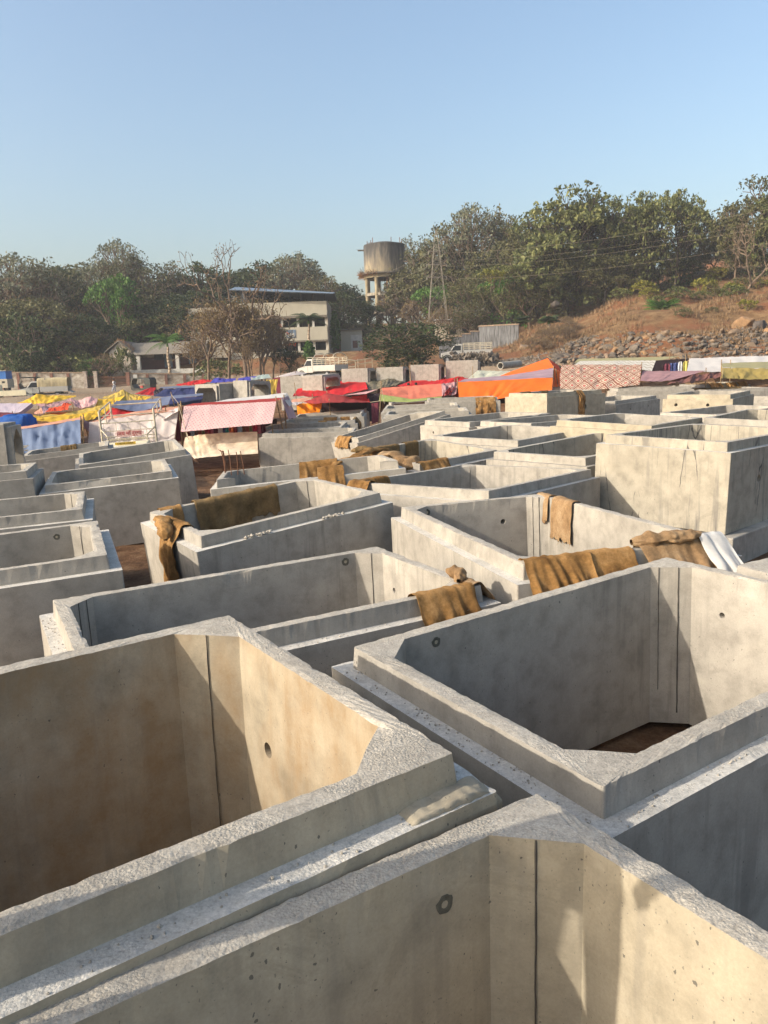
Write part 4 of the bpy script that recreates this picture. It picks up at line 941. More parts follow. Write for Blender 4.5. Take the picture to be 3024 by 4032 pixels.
# --- centre
tent('large bright red tarpaulin tent in the middle row', [('red', [[(1172, 1531, 54), (1255, 1514, 55), (1348, 1498, 56), (1438, 1498, 56)], [(1152, 1560, 48), (1240, 1558, 48), (1345, 1552, 48), (1448, 1532, 49)]], dict(wr=.1, sag=.12)), ('darkred', [[(1222, 1512, 60), (1300, 1508, 60)], [(1180, 1528, 56), (1260, 1515, 56)]], {})], poles=[(1160, 1514, 49, .1), (1222, 1495, 60), (1382, 1540, 49), (1166, 1562, 48), (1230, 1558, 48)], ropes=[((1380, 1550, 48), (1440, 1528, 49))])
tent('camouflage pattern tarpaulin between two red tents', [('camo', [[(1438, 1502, 56), (1530, 1474, 58), (1596, 1492, 57)], [(1453, 1538, 50), (1510, 1526, 50), (1560, 1517, 51)]], dict(wr=.12))], poles=[(1575, 1465, 56)])
tent('crimson tarpaulin with central peak right of the camouflage one', [('red', [[(1630, 1496, 56), (1730, 1488, 57), (1822, 1471, 58), (1853, 1486, 56)], [(1562, 1520, 50), (1660, 1521, 50), (1760, 1512, 50), (1822, 1500, 51)]], dict(wr=.1)), ('dark', [[(1570, 1520, 51), (1760, 1513, 51)], [(1570, 1560, 51), (1760, 1550, 51)]], dict(name='back_sheet'))], poles=[(1612, 1440, 52, .15), (1790, 1495, 50), (1576, 1465, 55)])
tent('pale pink roof strip in front of the row of lying boxes', [('pink', [[(1640, 1481, 62), (1760, 1478, 62), (1858, 1467, 62)], [(1625, 1494, 58), (1740, 1492, 58), (1830, 1480, 58)]], {})])
tent('cream netted roof sheet left of the orange tent', [('net', [[(1882, 1458, 54), (2010, 1462, 54)], [(1842, 1492, 47), (1960, 1487, 47)]], dict(wr=.08))], poles=[(1861, 1450, 50), (1862, 1485, 48)])
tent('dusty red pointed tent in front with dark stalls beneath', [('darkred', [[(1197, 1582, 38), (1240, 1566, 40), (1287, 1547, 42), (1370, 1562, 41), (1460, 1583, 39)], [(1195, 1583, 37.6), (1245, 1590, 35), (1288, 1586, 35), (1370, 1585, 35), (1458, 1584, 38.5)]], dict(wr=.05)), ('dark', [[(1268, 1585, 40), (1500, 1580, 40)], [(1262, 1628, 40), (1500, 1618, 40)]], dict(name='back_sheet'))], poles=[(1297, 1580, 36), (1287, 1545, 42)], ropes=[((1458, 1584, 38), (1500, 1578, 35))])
tent('marigold orange sheet hung beside the dusty red tent', [('marigold', [[(1168, 1590, 38), (1268, 1582, 38)], [(1172, 1632, 37.5), (1264, 1622, 37.5)]], dict(wr=.06, name='side_sheet')), ('peach', [[(1150, 1572, 42), (1235, 1563, 42)], [(1145, 1586, 38.5), (1200, 1580, 38.5)]], dict(name='roof_sheet')), ('white', [[(1150, 1583, 38.5), (1192, 1584, 38.5)], [(1152, 1596, 37), (1170, 1594, 37)]], dict(name='roof_sheet'))])
tent('red stall sheet with pale pink edge left of the salmon wall', [('pink', [[(1380, 1553, 42), (1490, 1532, 42)], [(1336, 1558, 39), (1440, 1551, 39)]], dict(name='roof_sheet')), ('red', [[(1385, 1562, 41), (1450, 1552, 41)], [(1400, 1582, 39), (1455, 1584, 39)]], dict(name='side_sheet', wr=.08)), ('dark', [[(1445, 1552, 40), (1500, 1548, 40)], [(1450, 1660, 39), (1492, 1655, 39)]], dict(name='back_sheet')), ('maroon', [[(1462, 1588, 38), (1490, 1585, 38)], [(1464, 1670, 37), (1490, 1660, 37)]], dict(name='side_sheet'))], poles=[(1500, 1512, 37, -.25)])
tent('long salmon tarpaulin wall with lime green lower hem', [('salmon', [[(1498, 1528, 42), (1620, 1519, 42), (1738, 1510, 42)], [(1496, 1552, 40), (1620, 1572, 39.5), (1740, 1560, 40)]], dict(wr=.05, name='side_sheet')), ('mauve', [[(1738, 1510, 42), (1802, 1504, 42)], [(1740, 1560, 40), (1796, 1552, 40)]], dict(wr=.12, name='side_sheet')), ('green', [[(1496, 1552, 39.9), (1620, 1572, 39.4), (1740, 1561, 39.9)], [(1492, 1580, 39), (1610, 1584, 38.8), (1738, 1570, 39)]], dict(name='side_sheet')), ('darkred', [[(1770, 1525, 41), (1790, 1524, 41)], [(1742, 1560, 40), (1775, 1555, 40)]], dict(wr=.15))], poles=[(1500, 1508, 41, .1), (1800, 1497, 41, -.1)], ropes=[((1500, 1520, 41), (1514, 1590, 37))])
tent('big orange tent with mauve roof band and steep peak', [
  ('orange', [[(1803, 1504, 41), (1990, 1496, 41), (2176, 1486, 41)], [(1808, 1580, 39), (1900, 1583, 39), (1965, 1570, 39), (2173, 1536, 39.3)]], dict(wr=.05, fold=.03, name='side_sheet')),
  ('lilac', [[(1830, 1492, 45), (2000, 1478, 45), (2180, 1449, 45)], [(1803, 1504, 41), (1990, 1496, 41), (2176, 1486, 41)]], dict(name='roof_sheet')),
  ('orange', [[(1945, 1486, 52), (2060, 1446, 52), (2156, 1410, 52)], [(1944, 1488, 45.4), (2060, 1470, 45.3), (2182, 1447, 45.2)]], dict(name='roof_sheet')),
  ('redorange', [[(2157, 1410, 52), (2186, 1450, 45)], [(2200, 1440, 52), (2212, 1470, 46)]], dict(name='side_sheet')),
  ('orange', [[(2182, 1449, 45), (2214, 1470, 45)], [(2176, 1536, 43), (2202, 1536, 44)]], dict(name='side_sheet')),
  ('maroon', [[(1796, 1510, 41.5), (1803, 1505, 41.5)], [(1786, 1572, 40.5), (1806, 1582, 40.5)]], dict(name='side_sheet')),
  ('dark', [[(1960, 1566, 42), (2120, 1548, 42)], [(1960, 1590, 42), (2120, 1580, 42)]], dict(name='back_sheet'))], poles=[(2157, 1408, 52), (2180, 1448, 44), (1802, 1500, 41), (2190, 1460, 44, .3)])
# --- right
tent('brown and cream diamond-patterned cloth tent on the right', [
  ('diamond', [[(2212, 1437, 44), (2300, 1436, 44), (2420, 1436, 44), (2527, 1436, 44)], [(2204, 1480, 41), (2300, 1482, 41), (2420, 1476, 41), (2522, 1470, 41)], [(2206, 1530, 38.5), (2300, 1534, 38), (2400, 1530, 38), (2518, 1514, 38.5)]], dict(wr=.05))], poles=[(2527, 1434, 44)])
tent('pale olive canvas roof with chevron cloth behind the diamond pattern', [('oliveg', [[(2275, 1414, 58), (2470, 1408, 58), (2675, 1403, 58)], [(2262, 1428, 54), (2440, 1426, 54), (2595, 1421, 54)]], dict(name='roof_sheet')), ('chevron', [[(2285, 1421, 52), (2430, 1420, 52), (2583, 1419, 52)], [(2254, 1440, 47), (2400, 1440, 47), (2566, 1462, 46)]], dict(name='side_sheet')), ('dark', [[(2575, 1420, 53), (2705, 1412, 53)], [(2565, 1464, 53), (2705, 1462, 53)]], dict(name='back_sheet'))], poles=[(2636, 1400, 54), (2682, 1402, 54), (2240, 1424, 54)])
tent('flat dusty pink sheet right of the diamond pattern', [('mauve', [[(2530, 1461, 43), (2650, 1461, 43), (2780, 1460, 43)], [(2520, 1500, 38), (2590, 1502, 38), (2640, 1498, 38)]], dict(wr=.04))], poles=[(2780, 1456, 43)])
tent('crumpled brown cloth below the white cloth wall', [('brown', [[(2690, 1476, 42), (2760, 1474, 42), (2842, 1464, 42)], [(2630, 1508, 37.5), (2740, 1503, 38), (2838, 1483, 39)]], dict(wr=.2, fold=.06))])
tent('long white cloth wall at the right edge below the boulders', [('white2', [[(2714, 1412, 52), (2870, 1405, 52), (3060, 1400, 52)], [(2704, 1464, 47), (2870, 1464, 48), (3060, 1450, 49)]], dict(wr=.07))], poles=[(2714, 1404, 52), (2960, 1398, 52), (2700, 1400, 53)])
tent('olive tent with lighter roof at the right edge', [('olive', [[(2845, 1447, 42.5), (2940, 1450, 42), (3060, 1451, 42)], [(2846, 1490, 40), (2940, 1492, 40), (3060, 1492, 40)]], dict(wr=.08, name='side_sheet')), ('oliveg', [[(2840, 1430, 47), (2940, 1426, 48), (3060, 1424, 48)], [(2845, 1447, 42.5), (2940, 1450, 42), (3060, 1451, 42)]], dict(name='roof_sheet')), ('olive', [[(2838, 1430, 46.5), (2846, 1448, 42.4)], [(2842, 1490, 44), (2850, 1490, 41)]], dict(name='side_sheet'))], poles=[(2841, 1424, 45), (2877, 1424, 46)], ropes=[((2846, 1450, 42), (2846, 1500, 39))])
garments(['dark jacket hanging in the opening left of the white cloth wall, left one', 'dark jacket hanging in the opening left of the white cloth wall, middle one', 'navy garment hanging in the opening left of the white cloth wall', 'white and purple garment at the left end of the white cloth wall', 'pale yellow garment at the left end of the white cloth wall'],
  [(2625, 1432, 50, .42, .75), (2648, 1430, 50, .38, .75), (2666, 1428, 50, .36, .7), (2680, 1424, 49.5, .3, .8), (2700, 1422, 49.5, .36, .85)], [GM[7], GM[9], GM[9], GM[8], plain('garment_yellow', (.7, .6, .15))], 'clothes hanging by the white cloth wall')
# blue bundle
def bundle():
    mb = MB(); G = []; c = P(70, 1674, 31)
    for j in range(13):
        row = []
        for i in range(33):
            a = math.pi*j/12; b = 2*math.pi*i/32
            r = 1+.1*noise.noise(Vector((math.cos(b)*2, math.sin(b)*2, j*.4)))+.06*math.sin(b*9+j)
            sx = math.copysign(abs(math.cos(b))**.5, math.cos(b)); sy = math.copysign(abs(math.sin(b))**.5, math.sin(b)); sz = math.copysign(abs(math.cos(a))**.5, math.cos(a))
            row.append(c+Vector((sx*math.sin(a)**.5*.62*r, sy*math.sin(a)**.5*.5*r, sz*.42*r)))
        G.append(row)
    mb.grid(G); o = mb.build('tarpaulin_bundle', CM['bright'], smooth=True); tag(o, 'bright blue wrapped tarpaulin bundle beside the upright tunnel-like box', 'bundle')
bundle()

# ------------------------------------------------------------------ culvert boxes lying on their side (opening faces sideways)
def lying_box(label, c, yaw, L=2.4, Hh=2.1, D=1.6, wall=.22, roll=0., mt=None):
    """c: centre of base; tunnel axis = local X; L is width(Y), Hh height, D length along X"""
    mt = mt or M_conc; mb = MB(); ch = .25; n = 0
    def ringp(x, w, h, cc):
        return [Vector((x, -w/2, cc+.0)), Vector((x, -w/2+cc, 0)), Vector((x, w/2-cc, 0)), Vector((x, w/2, cc)), Vector((x, w/2, h-cc)), Vector((x, w/2-cc, h)), Vector((x, -w/2+cc, h)), Vector((x, -w/2, h-cc))]
    def rg(x, w, h, cc, z0): return [Vector((p.x, p.y, p.z+z0)) for p in ringp(x, w, h, cc)]
    rs = [rg(-D/2, L, Hh, .02, 0), rg(D/2-.13, L, Hh, .02, 0), rg(D/2-.13, L-wall*.9, Hh-wall*.9, .02, wall*.45), rg(D/2, L-wall*.95, Hh-wall*.95, .02, wall*.475),
          rg(D/2, L-2*wall, Hh-2*wall, ch, wall), rg(-D/2, L-2*wall, Hh-2*wall, ch, wall), rg(-D/2, L, Hh, .02, 0)]
    b = 0
    for r in rs: mb.v += [tuple(p) for p in r]
    for k in range(len(rs)-1):
        for i in range(8):
            j = (i+1) % 8; mb.face((k*8+i, (k+1)*8+i, (k+1)*8+j, k*8+j))
    e = empty('lying_concrete_box', (0, 0, 0), label, 'concrete box', 'concrete culvert boxes lying on their sides')
    e.matrix_world = Matrix.Translation(c) @ Matrix.Rotation(yaw, 4, 'Z') @ Matrix.Rotation(roll, 4, 'X')
    body = mb.build('body', mt, e)
    return e
def lay(label, px0, px1, pyt, Y, yaw, Hh=2.2, D=None, L=2.6, roll=0.):
    a = P(px0, pyt, Y); b = P(px1, pyt, Y); c = (a+b)/2
    D = D or abs(b.x-a.x); lying_box(label, Vector((c.x, c.y, a.z-Hh)), yaw, L=L, Hh=Hh, D=D, roll=roll)
# upright tunnel-like box at the far left
lying_box('upright tunnel-like concrete box at the left edge, its shaded opening facing right', P(-58, 1668, 17.5)-Vector((0, 0, 1.42)), R(8), L=.85, Hh=1.42, D=1.3, wall=.14, mt=M_conc)
lay('frame-like concrete box left of centre, daylight seen through its opening', 770, 925, 1514, 47, R(-130), Hh=2.3, D=1.5, L=2.3)
lay('leaning concrete box with chamfered opening left of the yellow sheet', 925, 1055, 1502, 47, R(-30), Hh=2.3, D=1.2, L=2.2, roll=R(-3))
lay('lying box left end of the back row, partly behind the other', 1148, 1215, 1481, 56, R(-10), Hh=2.4, D=2.2, L=2.6)
lay('lying box with dark chamfered opening above the big red tent', 1195, 1339, 1477, 53, R(-25), Hh=2.2, D=1.7, L=2.4, roll=R(2))
lay('lying box right of the gap above the big red tent', 1345, 1482, 1453, 56, R(-14), Hh=2.2, D=2.05, L=2.0)
lay('lying box above the camouflage tarpaulin', 1482, 1614, 1448, 56, R(-12), Hh=2.2, D=2.05, L=2.0)
lay('lying box with a lit inner wall seen through its opening', 1614, 1754, 1438, 56, R(-13), Hh=2.2, D=2.15, L=2.0)
lay('last lying box at the right end of the back row', 1752, 1898, 1422, 56, R(-10), Hh=2.3, D=2.4, L=2.0)
# concrete pipe
def pipe():
    a, b = P(1970, 1440, 60), P(2045, 1432, 62); mb = MB(); d = (b-a).normalized(); L_ = (b-a).length
    mb.lathe([(.22, 0), (.28, 0), (.28, L_), (.22, L_), (.22, 0)], 24); o = mb.build('concrete_pipe', M_conc, smooth=False)
    o.matrix_world = Matrix.Translation(a) @ d.to_track_quat('Z', 'Y').to_matrix().to_4x4(); tag(o, 'round grey concrete pipe lying among the rocks behind the cream netting', 'pipe')
pipe()

# ------------------------------------------------------------------ vehicles
M_paint = plain('white_vehicle_paint', (.38, .37, .34), .35, .12, 3, spec=.5); M_paint2 = plain('cream_vehicle_paint', (.66, .60, .42), .4, .12, 3, spec=.5)
M_glass, _n, _b = mat('vehicle_glass'); _b.inputs['Base Color'].default_value = (.02, .025, .03, 1); _b.inputs['Roughness'].default_value = .08
M_tyre = plain('rubber', (.02, .02, .02), .9); M_blk = plain('black_vehicle_paint', (.02, .022, .02), .35, spec=.5); M_dgreen = plain('dark_hood_vinyl', (.035, .042, .038), .6)
M_canvas = cloth('tan_canvas', (.42, .35, .21), .25, .05); M_redp = plain('red_plastic', (.4, .02, .02), .4); M_steel = plain('pale_steel', (.45, .40, .30), .6, .3); M_rim_ = plain('wheel_hub', (.3, .3, .3), .4)
M_lamp, _n, _b = mat('lamp_glass'); _b.inputs['Base Color'].default_value = (.6, .58, .5, 1); _b.inputs['Roughness'].default_value = .1
M_yel = plain('yellow_name_board', (.55, .36, .04), .6); M_txt = plain('red_letter_paint', (.35, .02, .02), .6); M_txt2 = plain('dark_letter_paint', (.05, .03, .02), .6)
def wheel(e, x, y, r=.36, w=.22):
    mb = MB(); mb.lathe([(r*.55, -w/2), (r*.93, -w/2), (r, -w*.35), (r, w*.35), (r*.93, w/2), (r*.55, w/2)], 18)
    mb.v = [(p[0], p[2], p[1]) for p in mb.v]; o = mb.build('wheel', M_tyre, e); o.location = (x, y, r)
    h = MB(); h.lathe([(0.001, -w*.3), (r*.3, -w*.42), (r*.56, -w*.3), (r*.56, w*.3), (r*.3, w*.42), (.001, w*.3)], 14); h.v = [(p[0], p[2], p[1]) for p in h.v]; h.build('hub', M_rim_, o)
def prism(mb, prof, y0, y1, mi=0):
    b = len(mb.v); n = len(prof)
    for y in (y0, y1): mb.v += [(x, y, z) for x, z in prof]
    for i in range(n):
        j = (i+1) % n; mb.face((b+i, b+j, b+n+j, b+n+i), mi)
    mb.face([b+i for i in reversed(range(n))], mi); mb.face([b+n+i for i in range(n)], mi)
def pickup(label, loc, yaw, canopy=False, frame=False, roof_rack=False, paint=None, tail=False, sc=1., name='pickup_truck'):
    """front at +X"""
    pt = paint or M_paint; e = empty(name, loc, label, 'pickup truck'); e.rotation_euler = (0, 0, yaw); e.scale = (sc,)*3
    w = .84
    mb = MB(); prism(mb, [(.35, .55), (2.45, .55), (2.5, .72), (2.42, 1.0), (1.62, 1.14), (1.1, 1.78), (.95, 1.84), (.42, 1.84), (.35, 1.75)], -w, w)
    o = mb.build('cab', pt, e); bv = o.modifiers.new('b', 'BEVEL'); bv.width = .04; bv.segments = 2
    for s in (-1, 1):
        g = MB(); y = s*(w+.003)
        g.poly([(.5, y, 1.2), (1.45, y, 1.2), (1.08, y, 1.68), (.5, y, 1.68)][::s]); g.build('side_window', M_glass, o)
        d = MB(); d.box((1.0, s*(w+.006), .88), (.02, .01, .55)); d.box((.55, s*(w+.01), 1.08), (.14, .02, .03)); d.build('door_handle', M_blk, o)
        l = MB(); l.lathe([(.001, .02), (.1, .02), (.12, 0)], 12); l.v = [(2.44+p[2], s*.6+p[0], .88+p[1]) for p in l.v]; l.build('headlight', M_lamp, e)
        mm = MB(); mm.box((1.55, s*(w+.14), 1.28), (.06, .16, .2)); mm.build('mirror', M_blk, e)
        for x in (1.85, -1.45): wheel(e, x, s*(w-.1))
        a = MB(); 
        for k in range(9):
            q0 = math.pi*k/9; q1 = math.pi*(k+1)/9
            a.poly([(1.85+.47*math.cos(q0), s*(w+.004), .36+.47*math.sin(q0)), (1.85+.47*math.cos(q1), s*(w+.004), .36+.47*math.sin(q1)), (1.85+.37*math.cos(q1), s*(w+.004), .36+.37*math.sin(q1)), (1.85+.37*math.cos(q0), s*(w+.004), .36+.37*math.sin(q0))][::-s])
        a.build('wheel_arch', M_blk, e)
    ws = MB(); ws.poly([(1.60, -.72, 1.17), (1.60, .72, 1.17), (1.13, .68, 1.74), (1.13, -.68, 1.74)]); q = ws.build('windscreen', M_glass, o); q.location = (.012, 0, .01)
    bp = MB(); bp.box((2.52, 0, .55), (.12, 1.6, .18)); bp.build('bumper', M_blk, e)
    ch = MB(); ch.box((0, 0, .48), (4.6, .8, .14)); ch.build('chassis', M_blk, e)
    bd = MB(); x0, x1 = -2.6, .28; t = .04
    bd.box(((x0+x1)/2, 0, .72), (x1-x0, 1.8, .08))
    for s in (-1, 1): bd.box(((x0+x1)/2, s*.88, 1.0), (x1-x0, t, .46))
    bd.box((x1-.02, 0, 1.02), (t, 1.8, .5)); 
    if not tail: bd.box((x0+.02, 0, 1.0), (t, 1.72, .46))
    cargo = bd.build('cargo_bed', pt, e)
    if tail:
        g = MB(); g.box((x0-.22, 0, .62), (.46, 1.72, .04), rot=Matrix.Rotation(R(-25), 3, 'Y')); g.build('tailgate', pt, e)
    if canopy:
        c = MB(); G = []
        for j in range(22):
            x = x0+(x1-x0+.2)*j/21; row = []
            for i in range(25):
                a = math.pi*i/24; yy = -.9*math.cos(a); zz = 1.22+.95*min(1, (math.sin(a))**.45*1.0)
                yy = -.9*math.copysign(abs(math.cos(a))**.5, math.cos(a))
                bu = .025*math.sin(j*2.6)+.02*noise.noise(Vector((x*3, a*2, 0)))
                row.append((x, yy*(1+bu), zz*(1+.3*bu)))
            G.append(row)
        c.grid(G); c.build('canvas_cover', M_canvas, e, smooth=True)
        d = MB(); d.box((x1-.6, 0, 1.5), (.02, 1.66, 1.2)); d.build('inner_lining', CM['bright'], e)
    if frame:
        f = MB()
        for s in (-1, 1):
            for x in np.linspace(x0+.05, x1-.05, 6): f.tube((x, s*.88, 1.2), (x, s*.88, 1.9), .03)
            for z in (1.4, 1.6, 1.75, 1.9): f.tube((x0+.03, s*.88, z), (x1-.03, s*.88, z), .025)
        for z in (1.4, 1.6, 1.75, 1.9): f.tube((x1-.03, -.88, z), (x1-.03, .88, z), .018)
        if frame == 'hoops':
            for x in (x0+.2, (x0+x1)/2, x1-.2):
                f.path([(x, -.88*math.cos(math.pi*k/12), 1.9+.42*math.sin(math.pi*k/12)) for k in range(13)], .045)
        f.build('cargo_frame', M_steel, e)
    if roof_rack:
        f = MB()
        for s in (-1, 1):
            f.tube((.45, s*.7, 2.0), (1.2, s*.7, 2.0), .02); f.tube((.45, s*.7, 1.84), (.45, s*.7, 2.0), .02); f.tube((1.1, s*.7, 1.8), (1.2, s*.7, 2.0), .02)
        f.tube((1.2, -.7, 2.0), (1.2, .7, 2.0), .02); f.tube((.45, -.7, 2.0), (.45, .7, 2.0), .02); f.build('roof_rack', M_steel, e)
    return e
def gp(px, Y, py=None):
    q = P(px, 1500, Y); z = gz(q.x, q.y) if py is None else P(px, py, Y).z
    return Vector((q.x, q.y, z))
pickup('white pickup truck with ribbed tan canvas cover parked by the wall', gp(172, 84, 1568), math.pi+R(8), canopy=True, tail=True)
pickup('open cream flatbed pickup cut off by the left photo edge', gp(8, 82, 1585), math.pi+R(5), tail=True, paint=M_paint2)
pickup('white pickup with three hoops over its caged bed, seen behind the lying boxes', gp(1268, 74, 1490), math.pi-R(40), frame='hoops', roof_rack=True)
pickup('long white truck with slatted sides above the last lying box', gp(1835, 86, 1428), math.pi-R(4), frame=True, sc=1.1)
# cargo frame beyond it (yellowish lorry body)
def lorry_frame():
    e = empty('truck_cargo_frame', P(1362, 1468, 76), 'bent steel cargo frame with yellow plank side left of the round bush', 'truck frame'); mb = MB()
    for x in (-.95, 0, .95): mb.path([(x, 0, 0), (x*1.02, 0, .9), (x, .0, 1.1)], .035)
    mb.path([(-1, 0, 1.0), (-.3, 0, 1.2), (.4, 0, 1.22), (1, 0, 1.15)], .04); mb.path([(-1, 0, .45), (1, 0, .6)], .04)
    for x in (1.2, 1.9, 2.6): mb.path([(x, .6, 0), (x, .6, 1.3)], .03)
    mb.path([(1, 0, 1.15), (2.6, .6, 1.35)], .03); mb.path([(1, 0, .8), (2.6, .6, .95)], .03); mb.build('frame', M_steel, e)
    p = MB(); p.box((0, .02, .2), (2.0, .05, .35)); p.build('plank_side', M_yel, e)
lorry_frame()
M_kblue = plain('blue_kiosk_paint', (.03, .14, .42), .5)
def kiosk():
    e = empty('lorry', P(14, 1545, 89), 'blue and grey lorry cab-like body cut off at the left photo edge', 'lorry'); a = MB(); a.box((0, 0, 1.0), (1.9, 1.6, 1.0)); o = a.build('lower_body', M_steel, e)
    b = MB(); b.box((0, 0, 1.95), (1.7, 1.5, .88)); b.build('upper_body', M_kblue, e)
    for s in (-.5, .5):
        w_ = MB(); w_.box((s, -.81, 1.15), (.3, .02, .22)); w_.build('vent', M_blk, o)
    f = MB(); f.box((0, 0, 2.42), (1.9, 1.7, .06)); f.build('roof', M_paint, e)
    for s in (-1, 1): wheel(e, s*.5, 0, .38, .3)
kiosk()
def auto(label, loc, yaw, vis):
    e = empty('autorickshaw', loc, label, 'autorickshaw'); e.rotation_euler = (0, 0, yaw)
    b = MB(); prism(b, [(-1.25, .35), (.75, .3), (1.15, .5), (1.2, 1.0), (1.05, 1.08), (.7, .62), (-.4, .6), (-.42, .95), (-1.25, 1.0)], -.62, .62); b.build('body', M_blk, e)
    h = MB(); prism(h, [(-1.3, 1.0), (-1.28, 1.55), (-1.1, 1.75), (.75, 1.78), (.98, 1.7), (.72, 1.66), (-.55, 1.64), (-.6, 1.0)], -.66, .66); h.build('hood', M_dgreen, e)
    g = MB(); g.poly([(1.16, -.55, 1.08), (1.16, .55, 1.08), (.95, .52, 1.66), (.95, -.52, 1.66)]); g.build('windscreen', M_glass, e)
    f = MB()
    for s in (-1, 1):
        f.tube((1.14, s*.58, 1.05), (.94, s*.6, 1.68), .025); f.tube((-.1, s*.62, .6), (-.15, s*.62, 1.66), .025)
    f.build('frame', M_steel, e)
    s_ = MB(); s_.box((-.75, 0, .85), (.5, 1.1, .3)); s_.box((.05, 0, .78), (.35, .6, .25)); s_.build('seat', M_redp, e)
    pl = MB(); pl.box((1.215, 0, .82), (.01, .5, .14)); pl.build('number_plate', M_paint, e)
    wheel(e, -.8, -.55, .24, .12); wheel(e, -.8, .55, .24, .12); wheel(e, .95, 0, .24, .12)
    return e
auto('black autorickshaw with dark hood standing by the wall behind the red tarpaulin', gp(562, 86, 1551), math.pi-R(15), 0)
auto('dark-hooded autorickshaw half hidden behind the canvas-covered pickup', gp(118, 91, 1545), math.pi+R(20), 0)

# the pickup with the Hindi board, seen from the front over the box rims
def board_truck():
    Y = 25.5; c = P(497, 1745, Y); e = empty('pickup_truck', (c.x, c.y, c.z-1.55), 'cream pickup cab with tall bamboo-coloured cargo frame and red Hindi board', 'pickup truck')
    e.rotation_euler = (0, R(-1.5), R(9)); S = 1.0; w = .72
    k = MB(); prism(k, [(-.55, .7), (-1.3, .75), (-1.28, .95), (-.6, 1.05), (-.35, 1.42), (-.1, 1.5), (.75, 1.56), (.85, 1.5), (.9, .7)], -w, w)
    k.v = [(p[1], p[0], p[2]) for p in k.v]; o = k.build('cab', M_paint2, e); bv = o.modifiers.new('b', 'BEVEL'); bv.width = .05; bv.segments = 3
    g = MB(); g.poly([(-.62, -.58, 1.09), (.62, -.58, 1.09), (.58, -.37, 1.38), (-.58, -.37, 1.38)]); q = g.build('windscreen', M_glass, o); q.location = (0, -.02, .02)
    v = MB(); v.box((0, -.42, 1.44), (1.35, .14, .05), rot=Matrix.Rotation(R(-30), 3, 'X')); v.build('sun_visor', M_paint, o)
    b = MB(); b.box((0.03, -.1, 1.555), (.66, .03, .085)); nb = b.build('name_board', M_yel, o)
    f = MB(); W2 = .9; z0, z1 = 1.0, 2.62; y0, y1 = 1.0, 3.2
    for x in (-W2, W2):
        for y in (y0, y1): f.tube((x, y, .7), (x, y, z1 if y == y0 else z1+.25), .04)
        f.tube((x, y0, z1), (x, y1, z1+.25), .025); f.tube((x, y0, z1-.35), (x, y1, z1-.1), .025); f.tube((x, (y0+y1)/2, 1.2), (x, (y0+y1)/2, z1+.1), .02)
        f.tube((x, y0, 2.0), (x*.72, y0-.35, 1.75), .025); f.tube((x*.72, y0-.35, 1.75), (x*.72, y0-.35, 1.55), .025)
    for z, r in ((2.45, .022), (2.2, .022), (1.92, .016), (1.72, .022), (1.6, .022)): f.tube((-W2, y0, z), (W2, y0, z), r)
    f.tube((-W2, y1, 2.75), (W2, y1, 2.75), .03)
    for kx in range(9): f.tube((-W2+.2*(kx+1)-.1, y0, 1.5), (-W2+.2*(kx+1)-.1, y0, 1.95 if kx % 2 else 2.2), .008)
    for kx in range(12): f.tube((-.6+kx*.11, y0-.33, 1.54), (-.6+kx*.11, y0-.33, 1.66), .008)
    f.tube((-W2*.72, y0-.35, 1.67), (W2*.72, y0-.35, 1.67), .02)
    f.build('cargo_frame', M_steel, e)
    b = MB(); b.box((.08, y0-.38, 1.83), (.82, .015, .21)); bd = b.build('text_board', plain('pink_board', (.55, .36, .33), .6), e)
    def text(s, size, loc, par, m, rx=90):
        cu = bpy.data.curves.new('lettering', 'FONT'); cu.body = s; cu.size = size; cu.align_x = 'CENTER'; cu.align_y = 'CENTER'; cu.extrude = .002
        to = bpy.data.objects.new('lettering', cu); COL.objects.link(to); bpy.context.view_layer.update()
        me = bpy.data.meshes.new_from_object(to.evaluated_get(bpy.context.evaluated_depsgraph_get())); bpy.data.objects.remove(to)
        ob = bpy.data.objects.new('lettering', me); COL.objects.link(ob); me.materials.clear(); me.materials.append(m); ob.parent = par; ob.location = loc; ob.rotation_euler = (R(rx), 0, 0); return ob
    text('॥जय माँ दुर्गा॥', .17, (.08, y0-.392, 1.83), bd, M_txt)
    text('CHOTA LADKA', .075, (.03, -.118, 1.557), nb, M_txt2)
    for x in (-.62, .62): wheel(e, x, -.5, .3, .18)
board_truck()

